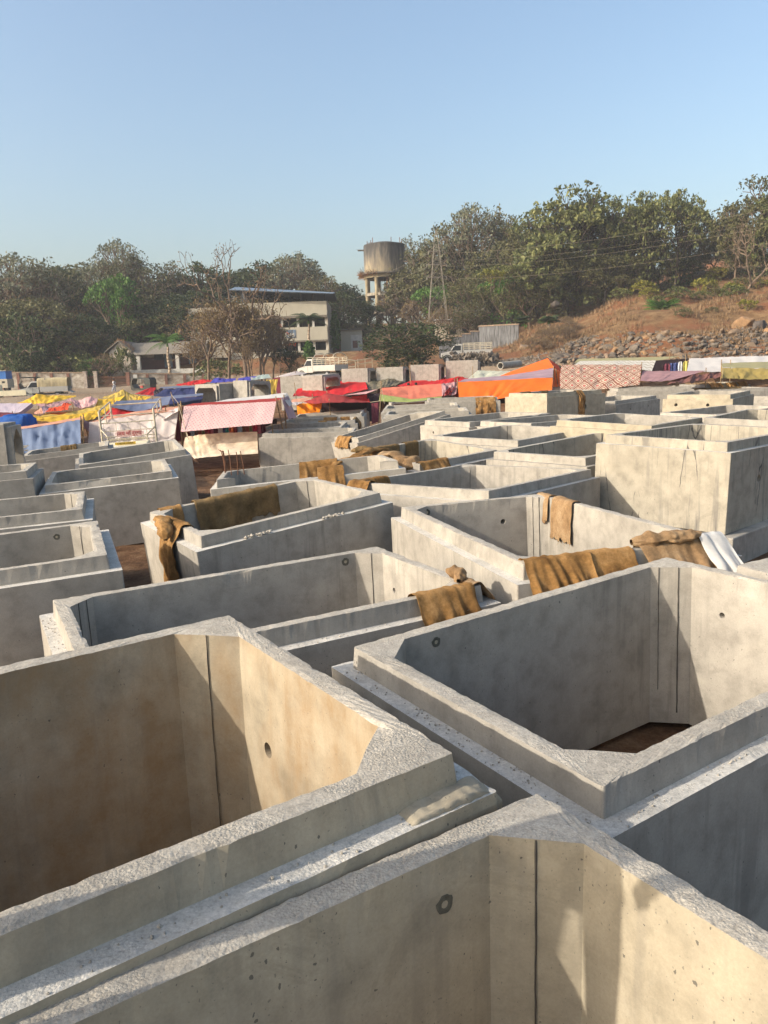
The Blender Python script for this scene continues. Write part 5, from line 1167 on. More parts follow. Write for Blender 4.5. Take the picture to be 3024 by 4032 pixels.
# ------------------------------------------------------------------ people
M_skin = plain('skin', (.22, .11, .06), .6, .1); M_hair = plain('black_hair', (.01, .008, .008), .7); M_shirtw = plain('white_shirt', (.7, .7, .7), .8, .1); M_pants = plain('grey_trousers', (.35, .36, .42), .8, .15)
M_shirtb = plain('blue_shirt', (.06, .1, .3), .8, .1)
def person(label, loc, yaw, pose, shirt=M_shirtw, pants=M_pants, sc=1.):
    """pose: dict joint->xyz (metres, feet at 0, facing +X)"""
    e = empty('person', loc, label, 'person'); e.rotation_euler = (0, 0, yaw); e.scale = (sc,)*3
    J = dict(hip=(0, 0, .93), waist=(.0, 0, 1.08), chest=(.01, 0, 1.3), neck=(.01, 0, 1.46), head0=(.02, 0, 1.56), head=(.03, 0, 1.64),
             lsh=(0, .18, 1.41), rsh=(0, -.18, 1.41), lel=(-.02, .24, 1.13), rel=(-.02, -.24, 1.13), lwr=(.1, .24, .9), rwr=(.1, -.24, .9),
             lhp=(0, .09, .9), rhp=(0, -.09, .9), lkn=(.03, .1, .5), rkn=(.03, -.1, .5), lan=(0, .1, .09), ran=(0, -.1, .09), lto=(.16, .1, .03), rto=(.16, -.1, .03))
    J.update(pose)
    def skin(name, edges, rad, m, par):
        names = []; 
        for a, b in edges:
            for q in (a, b):
                if q not in names: names.append(q)
        me = bpy.data.meshes.new(name); me.from_pydata([J[q] for q in names], [(names.index(a), names.index(b)) for a, b in edges], [])
        o = bpy.data.objects.new(name, me); COL.objects.link(o); o.parent = par
        s = o.modifiers.new('skin', 'SKIN'); lay_ = me.skin_vertices.new(name='') if not me.skin_vertices else me.skin_vertices[0]
        for i, q in enumerate(names):
            r = rad[q]; lay_.data[i].radius = r if isinstance(r, tuple) else (r, r)
        lay_.data[0].use_root = True
        u = o.modifiers.new('sub', 'SUBSURF'); u.levels = 2; u.render_levels = 2; me.materials.append(m); s.use_smooth_shade = True
        return o
    rad = dict(hip=(.13, .1), waist=(.125, .09), chest=(.15, .1), neck=.055, head0=.075, head=.085, lsh=.06, rsh=.06, lel=.042, rel=.042, lwr=.03, rwr=.03, lhp=.085, rhp=.085, lkn=.055, rkn=.055, lan=.038, ran=.038, lto=.035, rto=.035)
    body = skin('body', [('hip', 'waist'), ('waist', 'chest'), ('chest', 'neck'), ('neck', 'head0'), ('head0', 'head'), ('chest', 'lsh'), ('lsh', 'lel'), ('lel', 'lwr'), ('chest', 'rsh'), ('rsh', 'rel'), ('rel', 'rwr'), ('hip', 'lhp'), ('lhp', 'lkn'), ('lkn', 'lan'), ('lan', 'lto'), ('hip', 'rhp'), ('rhp', 'rkn'), ('rkn', 'ran'), ('ran', 'rto')], rad, M_skin, e)
    r2 = {k: (tuple(x+.022 for x in v) if isinstance(v, tuple) else v+.02) for k, v in rad.items()}
    J['lel2'] = tuple(Vector(J['lsh']).lerp(Vector(J['lel']), .9)); J['rel2'] = tuple(Vector(J['rsh']).lerp(Vector(J['rel']), .9)); r2['lel2'] = r2['rel2'] = .065
    J['hem'] = tuple(Vector(J['hip'])+Vector((0, 0, -.12))); r2['hem'] = (.16, .12); r2['neck'] = .062
    skin('shirt', [('waist', 'chest'), ('waist', 'hem'), ('chest', 'neck'), ('chest', 'lsh'), ('lsh', 'lel2'), ('chest', 'rsh'), ('rsh', 'rel2')], r2, shirt, e)
    skin('trousers', [('hip', 'lhp'), ('lhp', 'lkn'), ('lkn', 'lan'), ('hip', 'rhp'), ('rhp', 'rkn'), ('rkn', 'ran')], r2, pants, e)
    hd = Vector(J['head']); hm = MB(); hm.lathe([(.001, .105), (.06, .098), (.095, .06), (.104, .01), (.095, -.05)], 16, c=(hd.x-.015, hd.y, hd.z+.045)); hm.build('hair', M_hair, e, smooth=True)
    f = MB()
    for s in (-1, 1): f.box((hd.x+.088, s*.032, hd.z+.01), (.01, .022, .012))
    f.build('eye', M_hair, body); nn = MB(); nn.box((hd.x+.098, 0, hd.z-.02), (.03, .022, .04), taper=.5); nn.build('nose', M_skin, body)
    for side, wr, el in (('l', J['lwr'], J['lel']), ('r', J['rwr'], J['rel'])):
        d = (Vector(wr)-Vector(el)).normalized(); pal = Vector(wr)+d*.05; h = MB(); h.tube(Vector(wr), pal+d*.02, .026, .034, 8)
        x = d.cross(Vector((0, 1, 0)) if abs(d.y) < .8 else Vector((1, 0, 0))).normalized()
        for k in range(4): a = pal+d*.015+x*(k-1.5)*.017; h.path([a, a+d*(.035+.006*(k in (1, 2))), a+d*(.06+.01*(k in (1, 2)))+Vector((.012, 0, 0))], [.009, .008, .006], 6)
        h.path([Vector(wr)+d*.03+x*.025, Vector(wr)+d*.055+x*.05, Vector(wr)+d*.08+x*.055], [.011, .009, .007], 6); h.build('hand', M_skin, body, smooth=True)
    return e
person('person in white shirt walking left along the road before the gate', gp(448, 88, 1553), math.pi, dict(lkn=(.2, .1, .52), lan=(.28, .1, .12), lto=(.42, .1, .08), rkn=(.0, -.1, .5), ran=(-.28, -.1, .14), rto=(-.14, -.1, .05), lel=(.05, .22, 1.14), lwr=(.28, .2, 1.12), rel=(-.12, -.23, 1.15), rwr=(-.1, -.24, .9)))
person('seated trader in blue and white under the crimson tarpaulin, left of two', gp(1608, 50.5, 1608), R(-110), {}, M_shirtb, sc=.92)
person('seated trader in blue and white under the crimson tarpaulin, right of two', gp(1637, 50.5, 1606), R(-60), {}, M_shirtw, sc=.92)
person('dark-haired trader standing beside the marigold orange sheet', gp(1262, 36.5, 1752), R(-90), {}, plain('dark_shirt', (.03, .03, .05)), sc=.95)
# companion standing on the near box rim, outside the frame on the left: the photo shows their shadow
pp = on_box('B1', -.66, TT['B1'][8]/2-.06, HB)
person('person standing on the near box rim left of the camera, casting a shadow', (pp.x, pp.y, pp.z-.01), R(25), dict(lel=(.12, .30, 1.18), lwr=(.25, .16, 1.3), rel=(-.05, -.3, 1.12), rwr=(.1, -.26, .95)), sc=1.0)
# ------------------------------------------------------------------ compound walls, gate
M_wall = plain('stained_whitewash', (.46, .42, .35), .9, .0, 1.3, col2=(.13, .085, .055), bmp=.02, scale2=(1, 1, 1.6))
M_pil = plain('faded_maroon_plaster', (.20, .10, .07), .9, .4, 4); M_wallg = plain('grey_streaked_wall', (.30, .30, .30), .9, 0, 3, col2=(.07, .06, .055), scale2=(4, 4, .5))
M_wallb = plain('black_streaked_wall', (.20, .205, .21), .9, 0, 2.5, col2=(.03, .025, .022), scale2=(3, 3, .3)); M_cap = plain('weathered_coping', (.30, .22, .15), .9, .4, 5)
def wall_run(name, label, pts, hgt, npil, m=None, cap=True, thick=.22, cat='wall', pil=True, step=False):
    """pts: [(px,py_top,Y),...] two ends of the wall top"""
    m = m or M_wall; a, b = P(*pts[0]), P(*pts[1]); e = empty(name, (a.x, a.y, a.z-hgt), label, cat)
    d = b-a; L = math.hypot(d.x, d.y); yaw = math.atan2(d.y, d.x); slope = d.z/L
    def bx(x0, x1, y, t, z0, z1, mb):
        bb = len(mb.v)
        for x in (x0, x1):
            for (yy, zz) in ((y-t/2, z0), (y+t/2, z0), (y+t/2, z1), (y-t/2, z1)): mb.v.append((x, yy, zz+slope*x))
        for q in ((0, 1, 2, 3), (7, 6, 5, 4), (0, 4, 5, 1), (1, 5, 6, 2), (2, 6, 7, 3), (3, 7, 4, 0)): mb.face([bb+i for i in q])
    mb = MB(); bx(0, L, 0, thick, -1.2, hgt-.14, mb); obs = [mb.build('wall_panel', m)]
    if cap: c = MB(); bx(-.05, L+.05, 0, thick+.14, hgt-.14, hgt, c); obs.append(c.build('coping', M_cap))
    if pil:
        for k in range(npil+1):
            x = L*k/npil; c = MB(); bx(x-.17, x+.17, -.06, thick+.1, -1.2, hgt-.143, c); obs.append(c.build('pilaster', M_pil))
    for o in obs: o.parent = e
    e.rotation_euler = (0, 0, yaw); return e
wall_run('compound_wall', 'stained whitewashed wall with maroon pilasters behind the parked pickups', [(-60, 1464, 95), (334, 1465, 95)], 2.3, 6)
wall_run('compound_wall', 'stained whitewashed wall with maroon pilasters right of the gate, paper notice on it', [(505, 1468, 95), (870, 1470, 97)], 2.2, 5)
wall_run('compound_wall', 'short grey wall piece between the tree trunk and the dark orange-flowered bush', [(1040, 1442, 100), (1105, 1440, 100)], 2.0, 1, M_wallg)
wall_run('compound_wall', 'grey streaked wall with dark posts behind the hooped pickup', [(1180, 1408, 105), (1370, 1403, 105)], 2.6, 3, M_wallg)
wall_run('compound_wall', 'higher grey streaked wall with dark posts left of the round bush', [(1364, 1386, 105), (1470, 1383, 105)], 3.2, 2, M_wallg)
for k, (x0, x1, y, h) in enumerate(((1728, 1779, 1338, 2.0), (1779, 1818, 1322, 2.4), (1818, 1852, 1312, 2.5), (1852, 1886, 1302, 2.6))):
    wall_run('stepped_wall', 'dark stained stepped wall section, %s from the left behind the white truck' % ('lowest and first', 'second', 'third', 'fourth')[k], [(x0, y, 96), (x1, y, 96)], h+.6, 1, M_wallb, thick=.25, pil=False)
wall_run('stepped_wall', 'long top section of the dark stepped wall below the reddish slope', [(1886, 1282, 96), (2042, 1274, 94)], 2.6, 4, M_wallb, pil=False)
e = empty('metal_gate', P(337, 1533, 95), 'rusty barred gate of two leaves between two tall pillars', 'gate'); 
def bars(par, px0, px1, n, pyt=1484, pyb=1535):
    a, b = P(px0, pyt, 95), P(px1, pyt, 95); c = P(px0, pyb, 95); mb = MB(); o0 = e.location
    for z in (a.z, a.z-.1, (a.z+c.z)/2, c.z+.12): mb.tube(Vector((a.x, 95, z))-o0, Vector((b.x, 95, z))-o0, .035)
    for k in range(n+1):
        x = a.x+(b.x-a.x)*k/n; mb.tube(Vector((x, 95, a.z))-o0, Vector((x, 95, c.z))-o0, .018)
    mb.build('gate_leaf', M_rust, par)
bars(e, 339, 367, 9); bars(e, 384, 440, 18); bars(e, 441, 496, 18)
M_pillar = plain('pale_gate_pillar', (.36, .30, .25), .9, .45, 5)
for k, (px, pt, m, lb) in enumerate(((334, 1462, M_pillar, 'left gate pillar where the pickup wall ends'), (375, 1461, M_pillar, 'middle gate pillar between the narrow and wide leaves'), (503, 1466, M_pil, 'reddish right gate pillar beside the autorickshaw'))):
    t = P(px, pt, 94.9); mb = MB(); mb.box((0, 0, 1.0), (.42, .42, 3.0)); mb.box((0, 0, 2.55), (.52, .52, .1)); o = mb.build('gate_pillar', m); o.location = (t.x, t.y, t.z-2.6); tag(o, lb, 'pillar')
nb = P(532, 1483, 94.8); mb = MB(); mb.box((0, 0, 0), (.5, .02, .5)); o = mb.build('paper_notice', M_paint); o.location = nb; tag(o, 'white paper notice stuck on the wall right of the gate', 'notice')

# ------------------------------------------------------------------ buildings
M_plaster = plain('cream_plaster', (.40, .37, .29), .9, .12, .8, scale2=(1, 1, .6), bmp=.005); M_plaster_w = plain('weathered_plaster', (.46, .41, .32), .9, 0, 2.2, col2=(.20, .18, .15), scale2=(1.5, 1.5, .5))
M_dk = plain('painted_room_shade', (.02, .018, .016), .9); M_slab = plain('stained_slab_edge', (.16, .14, .11), .9, .4, 3); M_sheetblue = plain('blue_roof_sheet', (.14, .19, .25), .5, .15, 4)  # near-black colour stands in for shade inside verandas and shed openings
M_sheetpale = plain('pale_roof_sheet', (.55, .57, .58), .5, .1, 3); M_col = plain('pale_column_plaster', (.50, .48, .43), .9, .25, 4); M_ibeam = plain('dark_steel', (.03, .035, .045), .5)
M_grille = plain('window_grille', (.05, .045, .04), .7)
def school():
    Y = 105.; hz = lambda px, py: P(px, py, Y).z
    x0, x1 = P(905, 1300, Y).x, P(1289, 1300, Y).x; z = [hz(1100, q) for q in (1398, 1384, 1343, 1291, 1246, 1191)]
    e = empty('school_building', (x0, Y, z[0]), 'cream three-storey building with blue sheet roof and deep open verandas, trees in front', 'building')
    W, D = x1-x0, 9.0; Z = [q-z[0] for q in z]
    def part(name, m, boxes):
        mb = MB()
        for c, d in boxes: mb.box(c, d)
        return mb.build(name, m, e)
    part('wall', M_plaster, [((W/2, .1, Z[1]/2-.3), (W, .2, Z[1]+.6)), ((W/2, 0, (Z[2]+Z[3])/2), (W, .25, Z[3]-Z[2])), ((W/2, 0, (Z[4]+Z[5])/2), (W+.1, .3, Z[5]-Z[4]))])
    part('side_wall', M_plaster_w, [((-.02, D/2, (Z[5])/2), (.22, D, Z[5]-.02))]); part('side_wall', M_plaster_w, [((W+.02, D/2, Z[5]/2), (.2, D-.1, Z[5]-.04))])
    part('left_wing_wall', M_plaster_w, [((-3.2, 4.2, Z[5]/2), (6.2, .3, Z[5])), ((-6.2, 7, Z[5]/2-.05), (.3, 5.5, Z[5]))])
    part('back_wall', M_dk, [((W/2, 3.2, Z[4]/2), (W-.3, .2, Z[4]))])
    part('slab', M_slab, [((W/2, .6, Z[2]-.12), (W+.12, 1.7, .2)), ((W/2, .6, Z[4]-.16), (W+.14, 1.75, .28)), ((W/2, 1.7, Z[1]-.1), (W, 3., .12)), ((W/2, 1.7, Z[3]-.05), (W, 3., .1))])
    part('roof_deck', M_slab, [((W/2, D/2, Z[4]+.1), (W, D, .2))])
    for px in (1048, 1111, 1174, 1234, 1285):
        xx = P(px, 1300, Y).x-x0
        for (a, b) in ((Z[3], Z[4]), (Z[1], Z[2])): part('column', M_col, [((xx, .32, (a+b)/2), (.32, .32, b-a-.02))])
    for k, px in enumerate((1078, 1142, 1204, 1262)):
        xx = P(px, 1300, Y).x-x0
        for (a, b) in ((Z[3], Z[4]), (Z[1], Z[2])):
            f = part('window', M_grille, [((xx, 3.05, (a+b)/2), (1.6, .1, (b-a)*.8))]); g = MB(); g.box((xx, 2.98, (a+b)/2), (1.3, .03, (b-a)*.6)); g.build('pane', M_glass, f)
    # poster between the floors
    a = P(1127, 1299, Y); b = P(1166, 1330, Y); pb = part('poster', M_sheetblue, [(((a.x+b.x)/2-x0, -.16, (a.z+b.z)/2-z[0]), (b.x-a.x, .03, a.z-b.z))]); q = MB(); q.box(((a.x+b.x)/2-x0, -.185, (a.z+b.z)/2-z[0]-.15), ((b.x-a.x)*.7, .02, (a.z-b.z)*.45)); q.build('poster_panel', M_paint, pb)
    # sheet roof on steel posts
    r = MB(); rl, rr = P(905, 1128, Y), P(1312, 1150, Y)
    G = [[Vector((rl.x-x0, -1.2, rl.z-z[0]-.55)), Vector((rr.x-x0, -1.2, rr.z-z[0]-.3))], [Vector((rl.x-x0, 4, rl.z-z[0]+.35)), Vector((rr.x-x0, 4, rr.z-z[0]+.35))], [Vector((rl.x-x0, D+1, rl.z-z[0]-.5)), Vector((rr.x-x0, D+1, rr.z-z[0]-.3))]]
    r.grid(G); o = r.build('sheet_roof', M_sheetblue, e); s = o.modifiers.new('t', 'SOLIDIFY'); s.thickness = .08
    f = MB(); f.tube(G[0][0]+Vector((0, -.05, 0)), G[0][1]+Vector((0, -.05, 0)), .11, n=4); f.build('roof_edge', M_sheetblue, e)
    for k in range(9):
        xx = .3+(W-.5)*k/8; p = MB(); zt = G[0][0].z+(G[0][1].z-G[0][0].z)*(xx-G[0][0].x)/(G[0][1].x-G[0][0].x)
        p.tube((xx, .2, Z[5]), (xx, .2, zt+.02), .06); p.tube((xx, D-.3, Z[4]), (xx, D-.3, zt), .06); p.build('roof_post', M_ibeam, e)
    p = MB(); p.tube((W*.15, 3, Z[4]+.2), (W*.15, 3, Z[5]+2.2), .5, n=12)
    p.build('water_drum', M_ibeam, e)
    fp = empty('flagpole', P(1116, 1392, 99), 'thin white flagpole standing in front of the school verandas', 'flagpole'); mb = MB(); mb.tube((0, 0, 0), (-.1, 0, P(1108, 1238, 99).z-fp.location.z), .06, .04); mb.build('pole', M_paint, fp); mb = MB(); mb.lathe([(.35, 0), (.35, .3), (.15, .5)], 12); mb.build('base', M_col, fp)
school()
def annex():
    Y = 112.; a, b = P(1340, 1300, Y), P(1424, 1300, Y); zb, zt = P(1380, 1384, Y).z-1, P(1380, 1300, Y).z
    e = empty('annex_building', (a.x, Y, zb), 'small flat-roofed cream outbuilding right of the school', 'building'); W = b.x-a.x; Hh = zt-zb
    mb = MB(); mb.box((W/2, 2, Hh/2), (W, 4, Hh)); o = mb.build('wall', M_plaster, e); mb = MB(); mb.box((W/2, 2, Hh+.08), (W+.5, 4.6, .16)); mb.build('roof_slab', M_slab, e)
    xx = P(1402, 1300, Y).x-a.x; mb = MB(); mb.box((xx, -.03, Hh*.45), (1.6, .1, 3.0)); d = mb.build('recess', M_col, e); mb = MB(); mb.box((xx-.2, -.1, Hh*.5), (.7, .06, 1.0)); mb.build('window', M_pil, d)
annex()
def cottage():
    Y = 100.; a, b = P(430, 1385, Y), P(800, 1385, Y); zb = P(480, 1458, Y).z; ze = P(480, 1388, Y).z-zb; zr = P(480, 1344, Y).z-zb
    e = empty('low_house', (a.x, Y, zb), 'low whitewashed house with long grey sheet roof and pillared veranda', 'house'); W = b.x-a.x
    M_gable = plain('flaking_whitewash', (.62, .58, .48), .9, 0, 1.6, col2=(.25, .16, .10), scale2=(1, 1, 1)); M_sheet = plain('grey_asbestos_sheet', (.20, .175, .14), .85, .35, 3, scale2=(4, 1, 1)); M_mar = plain('maroon_plinth_wall', (.10, .035, .03), .85, .3, 4)
    D = 7.; gw = 2.7
    mb = MB(); prism(mb, [(0, -1.2), (gw, -1.2), (gw, ze+.1), (gw/2, zr-.1), (0, ze+.1)], 0, D); mb.build('gable_block', M_gable, e)
    mb = MB(); mb.box((gw+(W-gw)/2, 2.6, (ze)/2), (W-gw, .2, ze+1.6)); mb.build('wall', M_gable, e)
    mb = MB(); mb.box((gw+(W-gw)/2+.02, 2.45, .75), (W-gw-.05, .12, 1.5)); mb.build('lower_wall', M_mar, e)
    mb = MB(); mb.box((gw+(W-gw)/2, 1.2, -.45), (W-gw, 3.2, .8)); mb.build('plinth', M_col, e)
    r = MB(); t = .12
    prism(r, [(-.5, ze+.02), (gw/2, zr), (gw+.3, ze+.1), (gw+.3, ze+.22), (gw/2, zr+t), (-.5, ze+.14)], -.35, D+.3); r.build('gable_roof', M_sheet, e)
    r = MB(); G = [[Vector((gw+.2, -.5, ze-.35)), Vector((W, -.5, ze-.35))], [Vector((gw-.8, 3.6, zr-.1)), Vector((W, 3.6, zr-.1))], [Vector((gw-.8, D+.4, ze)), Vector((W, D+.4, ze))]]; r.grid(G); o = r.build('roof', M_sheet, e); s = o.modifiers.new('t', 'SOLIDIFY'); s.thickness = .07
    for px in (545, 699): xx = P(px, 1400, Y).x-a.x; mb = MB(); mb.box((xx, -.1, ze/2-.5), (.45, .45, ze+.35)); mb.build('pillar', M_col, e)
    for px, m, w in ((642, M_sheetblue, 1.0), (680, M_grille, 1.2), (605, M_grille, 1.2), (740, M_sheetblue, 1.)):
        xx = P(px, 1400, Y).x-a.x; mb = MB(); mb.box((xx, 2.36, 1.25 if m is M_sheetblue else 1.7), (w, .1, 2.1 if m is M_sheetblue else 1.0)); mb.build('door' if m is M_sheetblue else 'window', m, e)
    g = MB()
    for k in range(260):
        x = rnd.uniform(-.2, gw+.4); y = rnd.uniform(-.3, 2); zz = zr+t-abs(x-gw/2)*(zr-ze)/(gw/2+.4); g.tube((x, y, zz-.02), (x+rnd.uniform(-.1, .1), y, zz+rnd.uniform(.15, .45)), .02, .004, 3)
    o = g.build('roof_grass', plain('dry_roof_grass', (.30, .17, .08), .9), e)
cottage()
def sheds():
    a = P(1790, 1290, 112); e = empty('shed', (a.x, a.y, a.z-3), 'small pale shed with dark openings half hidden behind the stepped wall', 'shed')
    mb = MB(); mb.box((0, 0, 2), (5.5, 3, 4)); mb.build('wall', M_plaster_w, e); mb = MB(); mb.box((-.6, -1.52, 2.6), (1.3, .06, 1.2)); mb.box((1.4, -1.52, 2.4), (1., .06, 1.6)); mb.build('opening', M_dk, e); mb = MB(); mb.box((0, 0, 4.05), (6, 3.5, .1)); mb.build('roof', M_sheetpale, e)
sheds()

# ------------------------------------------------------------------ water tower
M_tank = plain('algae_stained_concrete', (.34, .30, .23), .92, 0, 1.1, col2=(.07, .065, .055), scale2=(1.6, 1.6, .25), bmp=.02)

_m, _n, _b = mat('black_streaked_tank_concrete'); _b.inputs['Roughness'].default_value = .92
_g = coords(_n, (1.5, 1.5, .22)); _sp = N(_n, 'ShaderNodeSeparateXYZ'); _n.links.new(coords(_n), _sp.inputs[0])
_t = math_(_n, 'ADD', tex(_n, _g, 1.3, 6, .65), math_(_n, 'MULTIPLY', math_(_n, 'SUBTRACT', _sp.outputs[2], 20.6), .11))
_c = ramp(_n, _t, [(.34, (.27, .225, .15)), (.48, (.17, .145, .11)), (.62, (.085, .078, .07)), (.75, (.05, .047, .045))])
_n.links.new(_c, _b.inputs['Base Color']); M_tank2 = _m
M_tcol = plain('weathered_column_concrete', (.36, .30, .19), .9, 0, 1.2, col2=(.20, .16, .10), scale2=(1, 1, .6))
def tower():
    Y = 130.; c = P(1523, 1330, Y); e = empty('water_tower', (c.x, Y, c.z-2), 'tall round concrete water tower with black-streaked tank on a ring of columns', 'water tower')
    z0 = c.z-2; zz = lambda py: P(1523, py, Y).z-z0; r = 77*Y/FPX; n = 40
    t = MB(); zt, zb = zz(965), zz(1078); t.lathe([(r, zb), (r, zt-.15), (r-.05, zt), (r*.5, zt+.35), (.01, zt+.55)], n); t.build('tank', M_tank2, e, smooth=False)
    d = MB(); d.lathe([(.01, zb-.25), (r+.75, zb-.25), (r+.75, zb-.02), (r+.002, zb+.0)], n); d.build('balcony', M_slab, e)
    b = MB(); b.lathe([(r+.1, zb-.26), (r+.1, zz(1098)), (r-.5, zz(1098)), (r-.5, zb-.26)], n); b.build('ring_beam', M_tcol, e)
    p = MB()
    for k in range(16): a = 2*math.pi*k/16+.1; x, y = (r+.65)*math.cos(a), (r+.65)*math.sin(a); p.tube((x, y, zb-.05), (x, y, zb+.95), .045)
    p.build('balcony_post', M_slab, e)
    for k in range(8):
        a = 2*math.pi*k/8+.32; q = MB(); q.tube((.93*r*math.cos(a), .93*r*math.sin(a), -1), (.93*r*math.cos(a), .93*r*math.sin(a), zz(1098)), .34, .30, 12); q.build('column', M_tcol, e)
    for py in (1162, 1233):
        q = MB(); R1, R0 = .93*r+.22, .93*r-.22
        q.lathe([(R0, zz(py)-.22), (R1, zz(py)-.22), (R1, zz(py)+.22), (R0, zz(py)+.22), (R0, zz(py)-.22)], 24); q.build('tie_beam', M_tank, e)
    q = MB(); q.tube((.5, -r*.9, -1), (.3, -r*.9, zb-.3), .1, n=8); q.build('riser_pipe', M_rust, e)
    q = MB(); q.tube((r*.92, -.8, 3), (r*.99, -.6, zt), .07); q.build('overflow_pipe', M_ibeam, e)
    l = MB()
    for s in (-.2, .2): l.tube((-1.2+s, r*.3, -1), (-.2+s, .4, zb), .04)
    for k in range(24): f = k/24; l.tube((-1.4+f, r*.3*(1-f)+.4*f, -1+f*(zb+1)), (-1.0+f, r*.3*(1-f)+.4*f, -1+f*(zb+1)), .02, n=4)
    l.build('ladder', M_rust, e)
    v = MB()
    for x, h in ((-1.8, .9), (-2.7, .35), (-2.1, .5), (2.6, .8), (1.2, .9), (2.9, .5)): v.tube((x, 0, zt), (x, 0, zt+.35+h), .06)
    v.tube((-2.7, 0, zt+.4), (-1.8, 0, zt+.5), .03); v.build('vent_pipe', M_rust, e)
    s = MB(); s.poly([(-r, -.2, zt-.9), (-r-1.3, -.2, zt-.5), (-r-1.2, .2, zt-.5), (-r, .6, zt-.5)]); s.box((-r-.4, 0, zt-.7), (1.1, .8, .12)); s.build('hatch_slab', M_slab, e)
    g = MB()
    for k in range(500):
        a = rnd.uniform(2.2, 4.4); rr = r+rnd.uniform(.3, .8); x, y = rr*math.cos(a), rr*math.sin(a); g.tube((x, y, zb-.1), (x*1.1+rnd.uniform(-.3, .3), y*1.1, zb+rnd.uniform(-.9, .5)), .03, .006, 3)
    g.build('hanging_weeds', plain('dry_weeds', (.24, .12, .05), .9), e)
tower()
# ------------------------------------------------------------------ pylon and wires
M_galv = plain('galvanised_steel', (.17, .15, .12), .6, .2, 3)
def pylon():
    Y = 106.; c = P(1724, 1262, Y); e = empty('electricity_pylon', c, 'lattice steel electricity pylon beside the water tower', 'pylon'); top = P(1719, 905, Y).z-c.z+.0
    mb = MB(); w0, w1, H1 = 1.25, .28, top*.86
    def leg(k, z): w = w0+(w1-w0)*min(1, z/H1); return Vector((w*(1 if k in (1, 2) else -1), w*(1 if k > 1 else -1), z))
    lv = [0]; z = 0; st = 2.3
    while z < H1-.8: z += st; st = max(.85, st*.86); lv.append(min(z, H1))
    for a, b in zip(lv, lv[1:]):
        for k in range(4):
            j = (k+1) % 4; mb.tube(leg(k, a), leg(k, b), .034, n=4); mb.tube(leg(k, a), leg(j, b), .02, n=4); mb.tube(leg(j, a), leg(k, b), .02, n=4); mb.tube(leg(k, b), leg(j, b), .02, n=4)
    for k in range(4): mb.tube(leg(k, H1), (0, 0, top), .05, n=4)
    mb.build('lattice', M_galv, e)
    tips = []
    for py in (990, 1042, 1092):
        z = P(1724, py, Y).z-c.z; w = 1.3 if py > 1000 else 1.05; a = MB()
        for s in (-1, 1):
            for yy in (-.4, .4): a.tube((0, yy, z), (s*w, 0, z+.05), .05, n=4); a.tube((0, yy, z+.7), (s*w, 0, z+.1), .02, n=4)
            tips.append(c+Vector((s*w, 0, z-.25))); a.tube((s*w, 0, z+.05), (s*w, 0, z-.3), .07, n=6)
        a.build('cross_arm', M_galv, e)
    return tips
tips = pylon()
M_wire = plain('wire', (.22, .19, .14), .6)
def wire(a, b, sag, label, r=.016):
    mb = MB(); n = 24; pts = []
    for k in range(n+1):
        t = k/n; p = a.lerp(b, t); p.z -= sag*4*t*(1-t); pts.append(p)
    mb.path(pts, r, 4); o = mb.build('power_line', M_wire); tag(o, label, 'power line', 'power lines strung from the pylon')
nm = ('top', 'middle', 'bottom')
for k in range(3):
    wire(tips[k*2+1], P(3400, (742, 815, 885)[k], 62), 1.0, nm[k]+' power line running from the pylon to the right photo edge', .009)
    wire(tips[k*2], P(700, (1300, 1340, 1380)[k], 230), 3., nm[k]+' power line running from the pylon behind the water tower')
wire(tips[1]+Vector((0, 3, -.5)), P(3400, 790, 70), 1.2, 'extra upper power line crossing the hillside trees at the right', .008)
# ------------------------------------------------------------------ vegetation
def leafmat(name, cols, trans=.25, hue=.5):
    m, n, b = mat(name); b.inputs['Roughness'].default_value = .6; b.inputs['Specular IOR Level'].default_value = .25
    g = N(n, 'ShaderNodeNewGeometry'); oi = N(n, 'ShaderNodeObjectInfo')
    t = math_(n, 'ADD', math_(n, 'MULTIPLY', g.outputs['Random Per Island'], .75), math_(n, 'MULTIPLY', oi.outputs['Random'], .25))
    c = ramp(n, t, [(i/(len(cols)-1), q) for i, q in enumerate(cols)])
    n.links.new(c, b.inputs['Base Color'])
    tr = N(n, 'ShaderNodeBsdfTranslucent'); n.links.new(c, tr.inputs[0]); mx = N(n, 'ShaderNodeMixShader'); mx.inputs[0].default_value = trans
    n.links.new(b.outputs[0], mx.inputs[1]); n.links.new(tr.outputs[0], mx.inputs[2]); n.links.new(mx.outputs[0], n.nodes['Material Output'].inputs[0]); return m
L_dark = leafmat('dark_leaves', [(0.019, 0.030, 0.011), (0.038, 0.054, 0.017), (0.065, 0.084, 0.027)])
L_olive = leafmat('olive_leaves', [(0.045, 0.046, 0.018), (0.090, 0.090, 0.034), (0.154, 0.141, 0.058)])
L_green = leafmat('fresh_leaves', [(0.027, 0.068, 0.011), (0.061, 0.135, 0.020), (0.121, 0.230, 0.041)])
L_pale = leafmat('grey_green_leaves', [(0.070, 0.077, 0.045), (0.126, 0.133, 0.077), (0.238, 0.238, 0.154)])
L_brown = leafmat('dry_brown_leaves', [(0.090, 0.060, 0.027), (0.165, 0.112, 0.045), (0.285, 0.210, 0.090)])
L_teak = leafmat('broad_leaves', [(0.040, 0.054, 0.019), (0.096, 0.112, 0.035), (0.224, 0.224, 0.080)])
L_flower = leafmat('green_leaves_with_pale_pods', [(.025, .04, .012), (.035, .055, .016), (.05, .075, .025), (.26, .28, .12)])
L_red = leafmat('orange_red_blossom', [(.6, .07, .02), (.7, .14, .04)])
L_yel = leafmat('yellow_green_leaves', [(0.084, 0.096, 0.014), (0.168, 0.168, 0.024), (0.288, 0.240, 0.048)])
